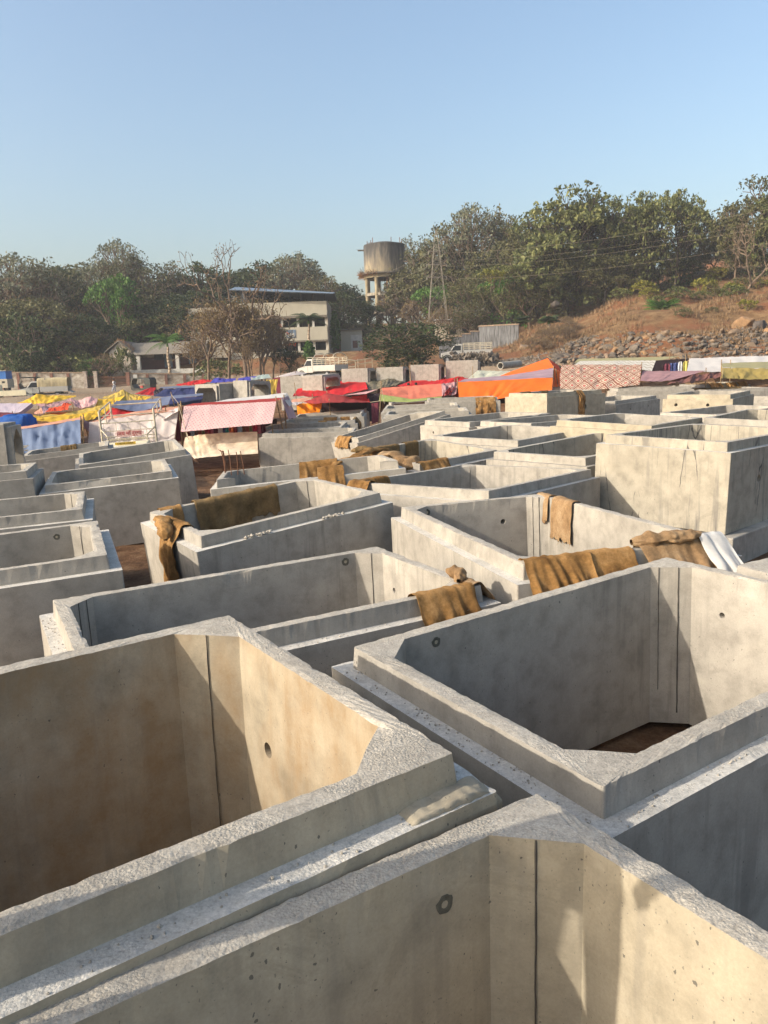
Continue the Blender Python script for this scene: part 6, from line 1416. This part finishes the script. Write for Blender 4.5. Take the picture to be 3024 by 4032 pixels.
L_grass = leafmat('dry_grass', [(.12, .07, .035), (.19, .12, .06), (.26, .18, .095)], .1)
M_bark = plain('bark', (.16, .115, .08), .95, .45, 5, scale2=(1, 1, .3)); M_barkp = plain('pale_bark', (.36, .28, .2), .9, .35, 4, scale2=(1, 1, .3)); M_barkd = plain('dark_bark', (.06, .045, .035), .95, .4, 5)
def skeleton(seed, h=10., spread=.5, trunk=.28, levels=5, kids=3, up=.35, r0=.28, bend=.25, first=None):
    """returns segments [(a,b,ra,rb)], tips[(pos,dir)]"""
    r = random.Random(seed); segs = []; tips = []
    def go(p, d, L, rad, lv):
        n = 3; q = p
        for i in range(n):
            d = (d+Vector((r.uniform(-1, 1), r.uniform(-1, 1), r.uniform(-.6, .8)))*bend*.5).normalized()
            q2 = q+d*L/n; ra = rad*(1-.3*i/n); rb = rad*(1-.3*(i+1)/n); segs.append((q, q2, ra, rb)); q = q2
            if lv <= levels-2 and lv > 0 and r.random() < .35: tips.append((q, d))
        if lv >= levels: tips.append((q, d)); return
        k = kids if lv else kids+1
        base = r.uniform(0, 6.28)
        for i in range(k):
            a = base+i*2*math.pi/k+r.uniform(-.4, .4); s = spread*r.uniform(.6, 1.35)
            x = d.orthogonal().normalized(); y = d.cross(x); nd = (d*(1-.25*s)+(x*math.cos(a)+y*math.sin(a))*s+Vector((0, 0, up*.4))).normalized()
            go(q, nd, L*r.uniform(.62, .88), rad*.68*(1 if i else 1.1), lv+1)
    go(Vector((0, 0, -.4)), Vector((r.uniform(-.08, .08), r.uniform(-.08, .08), 1)), h*(first or trunk), r0, 0)
    zm = max(s[1].z for s in segs); k = h/zm
    segs = [(a*k, b*k, ra, rb) for a, b, ra, rb in segs]; tips = [(p*k, d) for p, d in tips]
    return segs, tips
def leaves(mb, c, rad, n, size, r, flat=.8, uvz=0):
    for _ in range(n):
        while True:
            v = Vector((r.uniform(-1, 1), r.uniform(-1, 1), r.uniform(-1, 1)))
            if v.length < 1: break
        p = c+Vector((v.x, v.y, v.z*flat))*rad; s = size*r.uniform(.6, 1.4)
        nrm = Vector((r.gauss(0, 1), r.gauss(0, 1), r.gauss(.5, .8))).normalized(); x = nrm.orthogonal().normalized()
        a = r.uniform(0, 6.28); x2 = x*math.cos(a)+nrm.cross(x)*math.sin(a); y2 = nrm.cross(x2)
        mb.poly([p-x2*s, p-y2*s*.5, p+x2*s, p+y2*s*.5])
PROTO = {}
def proto(key, seed, leafm, barkm, h, nleaf, lsize, clump, crown_min=0., flat=.8, skirt=0, **kw):
    r = random.Random(seed+99); segs, tips = skeleton(seed, h=h, **kw)
    t = MB()
    for a, b, ra, rb in segs:
        if ra > .012: t.tube(a, b, max(ra, .02), max(rb, .015), 6 if ra > .06 else 4, cap=False)
    tr = t.build('trunk', barkm, None, smooth=True); me_t = tr.data; bpy.data.objects.remove(tr)
    c = MB(); tt = [q for q in tips if q[0].z > crown_min*h]
    for p, d in tt:
        if nleaf: leaves(c, p+d*clump*.3, clump*r.uniform(.6, 1.25), max(1, int(nleaf*r.uniform(.4, 1.5))), lsize, r, flat)
    for k in range(skirt):
        a = r.uniform(0, 6.28); rr = r.uniform(.2, .42)*h*.8; z = r.uniform(.08, .6)*h
        leaves(c, Vector((rr*math.cos(a), rr*math.sin(a), z)), clump*1.2, nleaf, lsize, r, flat)
    me_c = None
    if c.v: oc = c.build('crown', leafm, None); me_c = oc.data; bpy.data.objects.remove(oc)
    rad = max(math.hypot(p.x, p.y) for p, d in tips)+clump
    PROTO[key] = (me_t, me_c, h+clump*.3, rad); print(key, len(tips), len(c.f), round(rad, 1))
proto('dark1', 11, L_dark, M_barkd, 12, 36, .22, 1.0, spread=.6, levels=4, skirt=40)
proto('dark2', 12, L_olive, M_barkd, 12, 36, .22, .95, spread=.65, levels=4, skirt=30)
proto('round', 13, L_dark, M_bark, 9, 36, .2, .9, spread=.85, levels=4, up=.2, skirt=70)
proto('airy1', 14, L_pale, M_bark, 14, 12, .18, .6, spread=.5, levels=5, kids=3, crown_min=.35)
proto('airy2', 15, L_olive, M_bark, 14, 11, .18, .55, spread=.55, levels=5, kids=3, crown_min=.3)
proto('teak1', 16, L_teak, M_barkd, 13, 16, .24, .62, spread=.6, levels=5, kids=3, skirt=10)
proto('teak2', 17, L_teak, M_barkd, 13, 16, .24, .6, spread=.7, levels=5, kids=3, skirt=6)
proto('teak3', 24, L_olive, M_bark, 13, 16, .23, .7, spread=.65, levels=5, kids=3, skirt=16)
proto('brown', 18, L_brown, M_bark, 10, 5, .17, .7, spread=.7, levels=5, kids=3, skirt=14)
proto('bare', 31, L_brown, M_bark, 12, 2, .10, .3, spread=.95, levels=7, kids=2, bend=.85, crown_min=.4, r0=.34, up=.5)
proto('twig', 25, L_brown, M_bark, 8, 3, .14, .4, spread=.7, levels=5, kids=3, bend=.5, first=.15)
proto('shrub', 20, L_teak, M_bark, 4, 26, .22, .55, spread=.8, levels=3, first=.15, r0=.08)
proto('shruby', 21, L_yel, M_bark, 4, 24, .22, .5, spread=.7, levels=3, first=.2, r0=.08)
proto('shrubo', 26, L_olive, M_bark, 4, 24, .2, .55, spread=.8, levels=3, first=.15, r0=.08)
proto('fresh', 22, L_green, M_bark, 10, 32, .22, .85, spread=.5, levels=4, skirt=30)
proto('flowering', 23, L_flower, M_bark, 9, 40, .2, 1.0, spread=.95, levels=4, up=.1, skirt=90)
def place_tree(key, px, pyt, Y, label, group=None, w=1., pyb=None, name='tree', cat='tree', rz=None, x=None):
    t, c, h, rad = PROTO[key]; top = P(px, pyt, Y); z = gz(top.x, top.y) if pyb is None else P(px, pyb, Y).z
    s = max(.2, (top.z-z)/h); e = empty(name, (top.x, Y, z), label, cat, group); e.scale = (s*w, s*w, s); e.rotation_euler = (0, 0, rnd.uniform(0, 6.28) if rz is None else rz)
    o = bpy.data.objects.new('trunk', t); COL.objects.link(o); o.parent = e
    if c: o = bpy.data.objects.new('crown', c); COL.objects.link(o); o.parent = e
    return e
GL = 'trees of the wood behind the low house and school'; GR = 'trees along the crest of the hillside'
W1 = 'filling tree in the dense wood behind the houses'
for key, px, pyt, Y, lab, w in [
 ('airy1', 15, 1005, 118, 'thin-leaved grey-green tree at the left photo edge of the wood', 1.1), ('airy2', 150, 1045, 122, 'open-crowned tree second from the left edge of the wood', 1.1),
 ('dark1', 235, 1075, 135, 'dark dense tree left of the tall feathery one', 1.2), ('dark2', 325, 1035, 140, 'dark olive tree just left of the tall feathery one', 1.1),
 ('airy1', 438, 948, 128, 'tallest feathery tree of the left wood rising above the rest', .75), ('airy2', 545, 1000, 126, 'wide feathery tree right of the tallest one in the left wood', 1.05),
 ('dark2', 625, 1110, 138, 'lower feathery-edged tree above the palm', 1.1), ('dark1', 735, 1060, 135, 'dark crown left of the bare-topped tree', 1.2),
 ('fresh', 455, 1090, 112, 'bright green creeper-covered tree behind the low house gable', .62), ('dark1', 850, 1075, 140, 'dark crown right behind the bare-topped tree', 1.1),
 ('dark1', 1060, 1025, 138, 'broad dark green crown above the school roof', 1.25), ('airy1', 1175, 1000, 134, 'open-crowned tall tree above the right part of the school roof', .85),
 ('airy2', 1245, 1070, 130, 'brownish tree at the right end of the school roof', .8), ('dark1', 1330, 1115, 140, 'dark tree between the school and the water tower', 1.1), ('dark1', 1395, 1150, 145, 'dark lower tree just left of the water tower', 1.1),
 ('airy1', 1425, 1165, 165, 'far pale tree seen left of the water tower columns', 1.)]:
    place_tree(key, px, pyt, Y, lab, GL, w)
# fill layer of the wood: crowns that read as one dense belt
k = 0
for px in range(-60, 1480, 52):
    key = rnd.choice(('dark1', 'dark2', 'dark1', 'teak3', 'brown')); pyt = 1200+rnd.uniform(-75, 60)+(25 if px > 1200 else 0)
    if 300 < px < 460: pyt -= 60
    place_tree(key, px+rnd.uniform(-12, 12), pyt, rnd.uniform(114, 128), W1, 'look-alike dark trees filling the wood behind the houses', 1.25); k += 1
for px, pyt, Y, key in ((40, 1180, 104, 'dark2'), (250, 1230, 106, 'brown'), (330, 1250, 104, 'dark1'), (540, 1270, 112, 'dark1'), (620, 1230, 113, 'dark2'), (720, 1200, 112, 'dark1'), (800, 1180, 113, 'brown'), (335, 1320, 103, 'dark2'), (560, 1210, 116, 'dark1')):
    place_tree(key, px, pyt, Y, W1, 'look-alike dark trees filling the wood behind the houses', 1.2)
place_tree('flowering', 95, 1245, 99, 'big rounded leafy tree with pale pods behind the wall at the left edge', None, .95, name='tree')
place_tree('shrub', 305, 1400, 98, 'pale leafy bush by the wall left of the gate', None, 1.3, name='bush', cat='bush'); place_tree('fresh', 365, 1415, 97.5, 'fresh green low bush right behind the narrow gate leaf', None, 1.2, name='bush', cat='bush')
place_tree('shrub', 478, 1372, 97.5, 'leafy sapling in front of the white gable of the low house', None, .45, name='bush', cat='bush'); place_tree('twig', 420, 1390, 98, 'thin brown bush left of the white gable', None, 1.2, name='bush', cat='bush')
# the bare-topped tree by the market
place_tree('bare', 930, 945, 78, 'big tree with bare twisting top branches and brown leaves lower down, before the school', None, .55, pyb=1500)
for px, pyt, Y, w, key in ((800, 1200, 80, .8, 'brown'), (880, 1170, 79, .75, 'brown'), (965, 1180, 81, .7, 'brown'), (1030, 1260, 80, .7, 'twig'), (750, 1330, 82, 1.0, 'brown'), (985, 1330, 78, .7, 'brown'), (1010, 1170, 83, .55, 'twig'), (1060, 1235, 84, .5, 'twig')):
    place_tree(key, px, pyt, Y, 'brown-leaved small tree by the bare-topped tree', 'brown small trees round the bare-topped tree', w, pyb=1490)
place_tree('shrub', 830, 1420, 90, 'green scrub left of the bare-topped tree trunk', None, 1.3, name='bush', cat='bush')
place_tree('round', 1592, 1275, 76, 'big round dark green bush-like tree below the water tower', None, 1.75, pyb=1455)
place_tree('dark1', 1135, 1375, 84, 'dense dark bush with orange-red flowers beside the school', None, 1.3, pyb=1478, name='bush', cat='bush')
def flowers():
    mb = MB(); r = random.Random(5)
    for px, py in ((1075, 1292), (1103, 1283), (1112, 1310), (1130, 1312), (1140, 1357), (1159, 1358), (1172, 1388), (1080, 1350), (1095, 1300)): leaves(mb, P(px, py, 92), .22, 12, .1, r)
    e = place_tree('airy2', 1095, 1278, 92, 'tall thin shrub with orange-red blossoms before the school', None, .45, name='bush', cat='bush')
    o = mb.build('blossom', L_red); o.parent = e; e_m = Matrix.LocRotScale(e.location, e.rotation_euler, e.scale); o.matrix_parent_inverse = e_m.inverted()
flowers()
for px, pt, pb, Y, lab in ((1218, 1345, 1412, 98, 'short green column-shaped tree before the school'), (1322, 1225, 1368, 108, 'tall drooping column-shaped tree between the school and annex')):
    mb = MB(); r = random.Random(px); a = P(px, pt, Y); b = P(px, pb, Y); h = a.z-b.z
    for k in range(90): f = (k+.5)/90; rr = .2+.6*min(1, f*2.2)*(1-.3*f); leaves(mb, Vector((r.uniform(-.3, .3)*rr, r.uniform(-.3, .3)*rr, h*(1-f))), rr, 18, .16, r, .7)
    e = empty('column_tree', b, lab, 'tree'); mb.build('crown', L_green, e); t = MB(); t.tube((0, 0, -.5), (0, 0, h*.8), .1, .03); t.build('trunk', M_bark, e)
# palms
def palm(label, base, h, fr=14, L=3.2, droop=1.4, stem=.16, seed=0, low=False, leafm=None):
    r = random.Random(seed); e = empty('palm_tree', base, label, 'palm')
    if h > .3: t = MB(); pts = [Vector((.06*math.sin(k), 0, h*k/8)) for k in range(9)]; t.path(pts, [stem*(1.2-.4*k/8) for k in range(9)], 10); t.build('trunk', M_barkp, e, smooth=True); s = MB(); s.tube((0, 0, h), (0, 0, h+.7), stem*.85, stem*.4, 10); s.build('crown_shaft', L_green, e)
    for k in range(fr):
        a = 2*math.pi*k/fr+r.uniform(-.2, .2); el = r.uniform(.15, 1.25); mb = MB(); d = Vector((math.cos(a), math.sin(a), 0)); p = Vector((0, 0, h+.5 if h > .3 else .1)); n = 12; LL = L*r.uniform(.8, 1.1); prev = p
        for i in range(1, n+1):
            f = i/n; q = p+d*(LL*f*math.cos(el*(1-f*.4)))+Vector((0, 0, LL*(math.sin(el)*f-droop*.45*f*f)))
            mb.tube(prev, q, .03*(1-f)+.008, .03*(1-f), 4, cap=False); dr = (q-prev).normalized(); sd = dr.cross(Vector((0, 0, 1))).normalized()
            for s in (-1, 1):
                for o_ in (0, .5):
                    c0 = prev.lerp(q, o_); ll = .62*math.sin(math.pi*min(1, f*.85+.12)); w = dr*.045
                    tp = c0+sd*s*ll*.8+dr*ll*.4-Vector((0, 0, ll*.45)); mb.poly([c0-w, c0+w, tp+w*.3, tp-w*.3])
            prev = q
        mb.build('frond', leafm or L_green, e)
    return e
def palm_at(label, px, pyc, pyb, Y, **k):
    b = P(px, pyb, Y); palm(label, b, P(px, pyc, Y).z-b.z-.4, **k)
palm_at('palm with long drooping fronds in front of the low house', 668, 1352, 1470, 96, L=3.3, fr=17, seed=3)
palm_at('palm standing before the right part of the school', 1221, 1262, 1395, 98, L=2.9, fr=15, seed=4, leafm=L_dark)
palm_at('low bushy date palm on the hillside above the boulders', 2608, 1225, 1262, 84, L=2.6, fr=30, seed=5, droop=1.0)
palm_at('smaller dark date palm on the hillside right of the first', 2805, 1240, 1262, 86, L=2.2, fr=26, seed=6, droop=1.1, leafm=L_dark)
palm_at('small dark palm-like bush at the left end of the hillside', 2160, 1262, 1290, 84, L=1.4, fr=20, seed=7, droop=1.2, leafm=L_dark)
palm_at('palm-like tuft left on the slope over the boulder pile end', 2056, 1248, 1262, 88, L=1.2, fr=18, seed=8, droop=1.2, leafm=L_dark)
# hillside trees
for key, px, pyt, Y, lab, w in [
 ('airy2', 1600, 925, 150, 'thin tree rising right behind the water tower tank', .8), ('teak3', 1640, 975, 126, 'olive crown touching the right side of the water tower tank', .75), ('airy2', 1680, 985, 140, 'brownish tree behind the pylon', .9), ('twig', 1545, 1150, 126, 'leafless grey shrub tree among the tower columns', 1.2), ('twig', 1650, 1160, 120, 'leafless brown shrub tree right of the tower', 1.2),
 ('teak3', 1765, 880, 128, 'olive tree just right of the pylon', .8), ('airy1', 1855, 812, 126, 'tall open tree with pale leaf tips right of the pylon', .8), ('airy2', 1945, 828, 128, 'tall brownish-topped tree right of the pale open one', .8), ('teak3', 2020, 880, 122, 'olive crown in the dip left of the big dark trees', .8),
 ('teak1', 2110, 830, 112, 'left shoulder of the big dark tree group', .75), ('teak1', 2235, 742, 104, 'biggest dark broad-leaved tree with sky gaps on the crest', .95), ('teak2', 2370, 775, 106, 'dark tree right of the biggest one on the crest', .8), ('teak2', 2465, 840, 108, 'lower tree in the saddle of the crest', .75),
 ('teak1', 2560, 752, 103, 'tall clumpy tree right of the saddle on the crest', .75), ('teak2', 2665, 748, 103, 'tall tree with separate leaf tufts against the sky', .7), ('teak3', 2730, 850, 106, 'slender pale tree beside the sky gap on the right', .6),
 ('teak3', 2905, 800, 100, 'olive tree left part of the right-edge group', .7), ('teak3', 3000, 690, 98, 'tallest olive tree at the right photo edge', .8), ('teak1', 3090, 720, 96, 'dark tree cut off by the right photo edge', .8), ('airy2', 2830, 900, 118, 'faint tree in the gap left of the right-edge group', .7)]:
    place_tree(key, px, pyt, Y, lab, GR, w)
place_tree('bare', 2945, 850, 84, 'pale-trunked nearly leafless tree on the right hillside', None, .5, pyb=1215)
LU = 'olive small tree on the wooded slope below the crest'
for px, pyt, Y, key in ((1730, 1130, 116, 'fresh'), (1800, 1060, 118, 'teak3'), (1860, 1090, 112, 'teak3'), (1930, 1040, 116, 'teak1'), (1990, 1090, 108, 'fresh'), (2040, 1010, 112, 'teak3'), (2090, 1060, 104, 'teak3'), (1700, 1060, 128, 'dark2'), (1620, 1080, 135, 'brown'), (1770, 1200, 108, 'brown'), (1850, 1190, 106, 'teak3'),
    (2150, 980, 106, 'teak1'), (2220, 1000, 104, 'dark2'), (2300, 960, 106, 'teak2'), (2380, 1000, 103, 'dark2'), (2450, 980, 105, 'teak3'), (2530, 1000, 104, 'teak1'), (2600, 980, 106, 'dark2'), (2680, 1000, 105, 'dark1'), (2750, 1000, 108, 'dark2'), (2820, 960, 106, 'teak3'), (2880, 940, 104, 'dark1'), (2960, 930, 100, 'teak3'), (3020, 900, 98, 'dark1'), (2420, 900, 110, 'dark1'), (2700, 930, 110, 'dark1'), (2500, 930, 112, 'dark2'), (2150, 900, 114, 'dark2'), (2060, 950, 120, 'dark2')):
    place_tree(key, px, pyt, Y, LU, 'look-alike small trees on the wooded slope', 1.15)
LS = {'shrub': 'broad-leaved green shrub on the hillside below the trees', 'shruby': 'yellow-green leafy shrub on the hillside below the trees', 'shrubo': 'olive scrub bush on the hillside below the trees', 'twig': 'dry brown twiggy bush on the hillside slope'}
for key, n_, x0, x1, y0, y1, h0, h1 in (('shrub', 26, 1900, 3020, 1090, 1215, 40, 80), ('shruby', 20, 1930, 3020, 1100, 1235, 35, 85), ('shrubo', 24, 1880, 3020, 1110, 1260, 25, 60), ('twig', 12, 1900, 2260, 1270, 1400, 25, 55)):
    for _ in range(n_):
        px = rnd.uniform(x0, x1); pb = rnd.uniform(y0, y1); hh = rnd.uniform(h0, h1)
        # find the depth at which the hillside lies under this pixel
        Y = 62.
        while Y < 112:
            q = P(px, pb, Y)
            if gz(q.x, q.y) >= q.z: break
            Y += 1.5
        if Y >= 112: Y = rnd.uniform(98, 108)
        place_tree(key, px, P and pb-hh*.9, Y, LS[key], 'look-alike '+LS[key].split(' on')[0]+' plants', 1.2, pyb=pb+2, name='bush', cat='bush')
# dry grass tufts: uncountable
def grass():
    mb = MB(); r = random.Random(3)
    for _ in range(7500):
        x = r.uniform(11, 52); y = r.uniform(60, 100)
        z = gz(x, y)
        if z < 4.2 or noise.noise(Vector((x*.2, y*.2, 3))) < -.15: continue
        z += .35*nz((x, y, 0), .25) + .15*nz((x, y, 0), .9)
        for k in range(5):
            a = r.uniform(0, 6.28); h = r.uniform(.2, .6); p = Vector((x+r.uniform(-.25, .25), y+r.uniform(-.25, .25), z-.05)); w = Vector((math.cos(a), math.sin(a), 0))*.035
            mb.poly([p-w, p+w, p+Vector((r.uniform(-.2, .2), r.uniform(-.2, .2), h))])
    o = mb.build('dry_grass', L_grass); tag(o, 'dry brown grass covering the hillside above the boulders', 'grass', kind='stuff')
grass()
# ------------------------------------------------------------------ boulders
M_rock = [plain('grey_rock', (.14, .115, .09), .9, .5, 3, bmp=.04), plain('tan_rock', (.19, .135, .09), .9, .4, 3, bmp=.04), plain('ochre_rock', (.24, .145, .075), .9, .4, 2.5, bmp=.04), plain('dark_rock', (.085, .07, .06), .9, .5, 3, bmp=.04)]
RM = []
for k in range(10):
    r = random.Random(k+50); bm = bmesh.new(); pts = []
    for _ in range(15):
        v = Vector((r.gauss(0, 1), r.gauss(0, 1), r.gauss(0, 1))).normalized(); pts.append(bm.verts.new(Vector((v.x*1.15, v.y*.9, v.z*.72))*r.uniform(.8, 1.05)))
    bmesh.ops.convex_hull(bm, input=pts); bmesh.ops.delete(bm, geom=[v for v in bm.verts if not v.link_faces], context='VERTS')
    bmesh.ops.bevel(bm, geom=bm.edges[:], offset=.05, segments=1, affect='EDGES')
    me = bpy.data.meshes.new('boulder'); bm.to_mesh(me); bm.free(); me.materials.append(M_rock[(0, 1, 1, 2, 0, 3, 1, 0, 1, 0)[k]]); RM.append(me)
def hillpt(px, py, y0=50, y1=100):
    Y = y0
    while Y < y1:
        q = P(px, py, Y)
        if gz(q.x, q.y) >= q.z: return q
        Y += .5
    return None
def boulder(p, s, label, group='boulders of the rock pile', k=None):
    o = bpy.data.objects.new('boulder', RM[k if k is not None else rnd.randrange(10)]); COL.objects.link(o); o.location = p; o.scale = (s*rnd.uniform(.9, 1.2), s, s*rnd.uniform(.8, 1.1)); o.rotation_euler = (rnd.uniform(-.4, .4), rnd.uniform(-.4, .4), rnd.uniform(0, 6.28)); tag(o, label, 'boulder', group); return o
BL = 'angular boulder in the long rock pile above the tents, like its neighbours'
def topline(px):  # upper edge of the pile in the photo
    t = [(1990, 1425), (2080, 1412), (2180, 1392), (2240, 1352), (2330, 1330), (2420, 1320), (2500, 1312), (2640, 1310), (2760, 1315), (2900, 1300), (3060, 1290)]
    for (a, b), (c, d) in zip(t, t[1:]):
        if px <= c: return b+(d-b)*(px-a)/(c-a)
    return 1290
n_ = 0
for row in range(9):
    for i in range(34):
        px = 2010+i*32+rnd.uniform(-13, 13)+(row % 2)*15; top_ = topline(px); bot = 1440-(px-2010)*.02; py = bot+(top_-bot)*(row+rnd.uniform(-.3, .3))/8.5
        if bot-top_ < 20+row*4: continue
        p = hillpt(px, py+7, 55, 90)
        if p is None: continue
        boulder(p+Vector((0, 0, .12)), rnd.choice((.18, .24, .30, .36, .44, .54))*(p.y/68), BL); n_ += 1
        if n_ >= 285: break
    if n_ >= 285: break
for k, (px, py, s, kk, lab) in enumerate(((2928, 1290, .95, 3, 'largest ochre boulder with a flat sunlit face at the right end of the rock pile'), (2990, 1298, .8, 5, 'dark boulder right of the largest ochre one'), (2070, 1378, .7, 2, 'lone tan boulder in the dry grass left of the pile'), (2105, 1366, .5, 5, 'lone dark boulder in the dry grass left of the pile'), (2185, 1205, .5, 5, 'dark stone under the left hillside trees'))):
    p = hillpt(px, py, 52, 100) or P(px, py, 80); boulder(p+Vector((0, 0, s*.35)), s, lab, None, kk)
def small_rocks():
    mb = MB(); r = random.Random(8)
    def stone(p, s):
        b = len(mb.v); q = Matrix.Rotation(r.random()*6, 3, 'Z') @ Matrix.Rotation(r.random()*3, 3, 'X')
        for w in ((1, 0, 0), (-.8, .3, 0), (0, 1, .2), (.1, -1, 0), (0, 0, .8), (0, .1, -.7)): mb.v.append(tuple(p+q @ (Vector(w)*s*r.uniform(.6, 1.2))))
        for f in ((0, 2, 4), (2, 1, 4), (1, 3, 4), (3, 0, 4), (2, 0, 5), (1, 2, 5), (3, 1, 5), (0, 3, 5)): mb.face([b+i for i in f])
    for _ in range(4200):
        px = r.uniform(1900, 3100); tp = topline(px)-6; py = tp+(1445-tp)*r.random(); p = hillpt(px, py, 55, 90)
        if p: stone(p, r.uniform(.1, .26))
    for _ in range(260):
        px = r.uniform(1775, 1960); py = r.uniform(1392, 1432); stone(P(px, py, r.uniform(72, 78)), r.uniform(.15, .4))
    o = mb.build('small_rocks', M_rock[0]); tag(o, 'small broken rocks filling the gaps of the boulder pile', 'rocks', kind='stuff')
small_rocks()
# ------------------------------------------------------------------ light haze of the dry air
HAZE = .0005
def haze():
    mb = MB(); mb.box((0, 60, 15), (3400, 3400, 38)); m = bpy.data.materials.new('haze'); m.use_nodes = True; n = m.node_tree; n.nodes.clear()
    o = n.nodes.new('ShaderNodeOutputMaterial'); v = n.nodes.new('ShaderNodeVolumePrincipled'); v.inputs['Density'].default_value = HAZE; v.inputs['Color'].default_value = (.93, .95, 1, 1); v.inputs['Anisotropy'].default_value = 0.
    n.links.new(v.outputs[0], o.inputs['Volume']); ob = mb.build('haze', m); tag(ob, 'faint dry haze over the whole place', 'haze', kind='stuff')
haze()

# ------------------------------------------------------------------ labels of look-alikes: each told apart by its place in its row
_o = 'first second third fourth fifth sixth seventh eighth ninth tenth eleventh twelfth thirteenth fourteenth fifteenth sixteenth seventeenth eighteenth nineteenth'.split()
_t = {2: 'twent', 3: 'thirt', 4: 'fort'}
_tt = {2: 'twenty', 3: 'thirty', 4: 'forty'}
def ordinal(k):
    if k < 20: return _o[k-1]
    return (_t[k//10]+'ieth') if k % 10 == 0 else _tt[k//10]+'-'+_o[k % 10-1]
def pixel(o):
    p = Vector(o.location)-Vector((0, 0, H)); w = p.dot(_f); return 1512+FPX*p.dot(RT)/w, 2016-FPX*p.dot(UP)/w
from collections import defaultdict
gr_ = defaultdict(list)
for o in list(COL.objects):
    if o.parent is None and 'label' in o.keys(): gr_[o['label']].append(o)
for lab, obs in gr_.items():
    if len(obs) < 2: continue
    if 'boulder' in lab:
        rows = defaultdict(list)
        for o in obs: rows[min(8, max(0, int((1445-pixel(o)[1])/17)))].append(o)
        for r_, ob in rows.items():
            ob.sort(key=lambda o: pixel(o)[0])
            for k, o in enumerate(ob): o['label'] = '%s in the rock pile, %s row from the bottom, %s from the left' % (o.data.materials[0].name.replace('_rock', ' boulder'), ordinal(r_+1), ordinal(k+1))
    else:
        obs.sort(key=lambda o: pixel(o)[0]); short = lab.replace('look-alike ', '')
        for k, o in enumerate(obs): o['label'] = '%s, %s from the left' % (short, ordinal(k+1))
for o in COL.objects:
    if 'label' in o.keys() and len(o['label'].split()) > 16: print('LONG', o['label'])
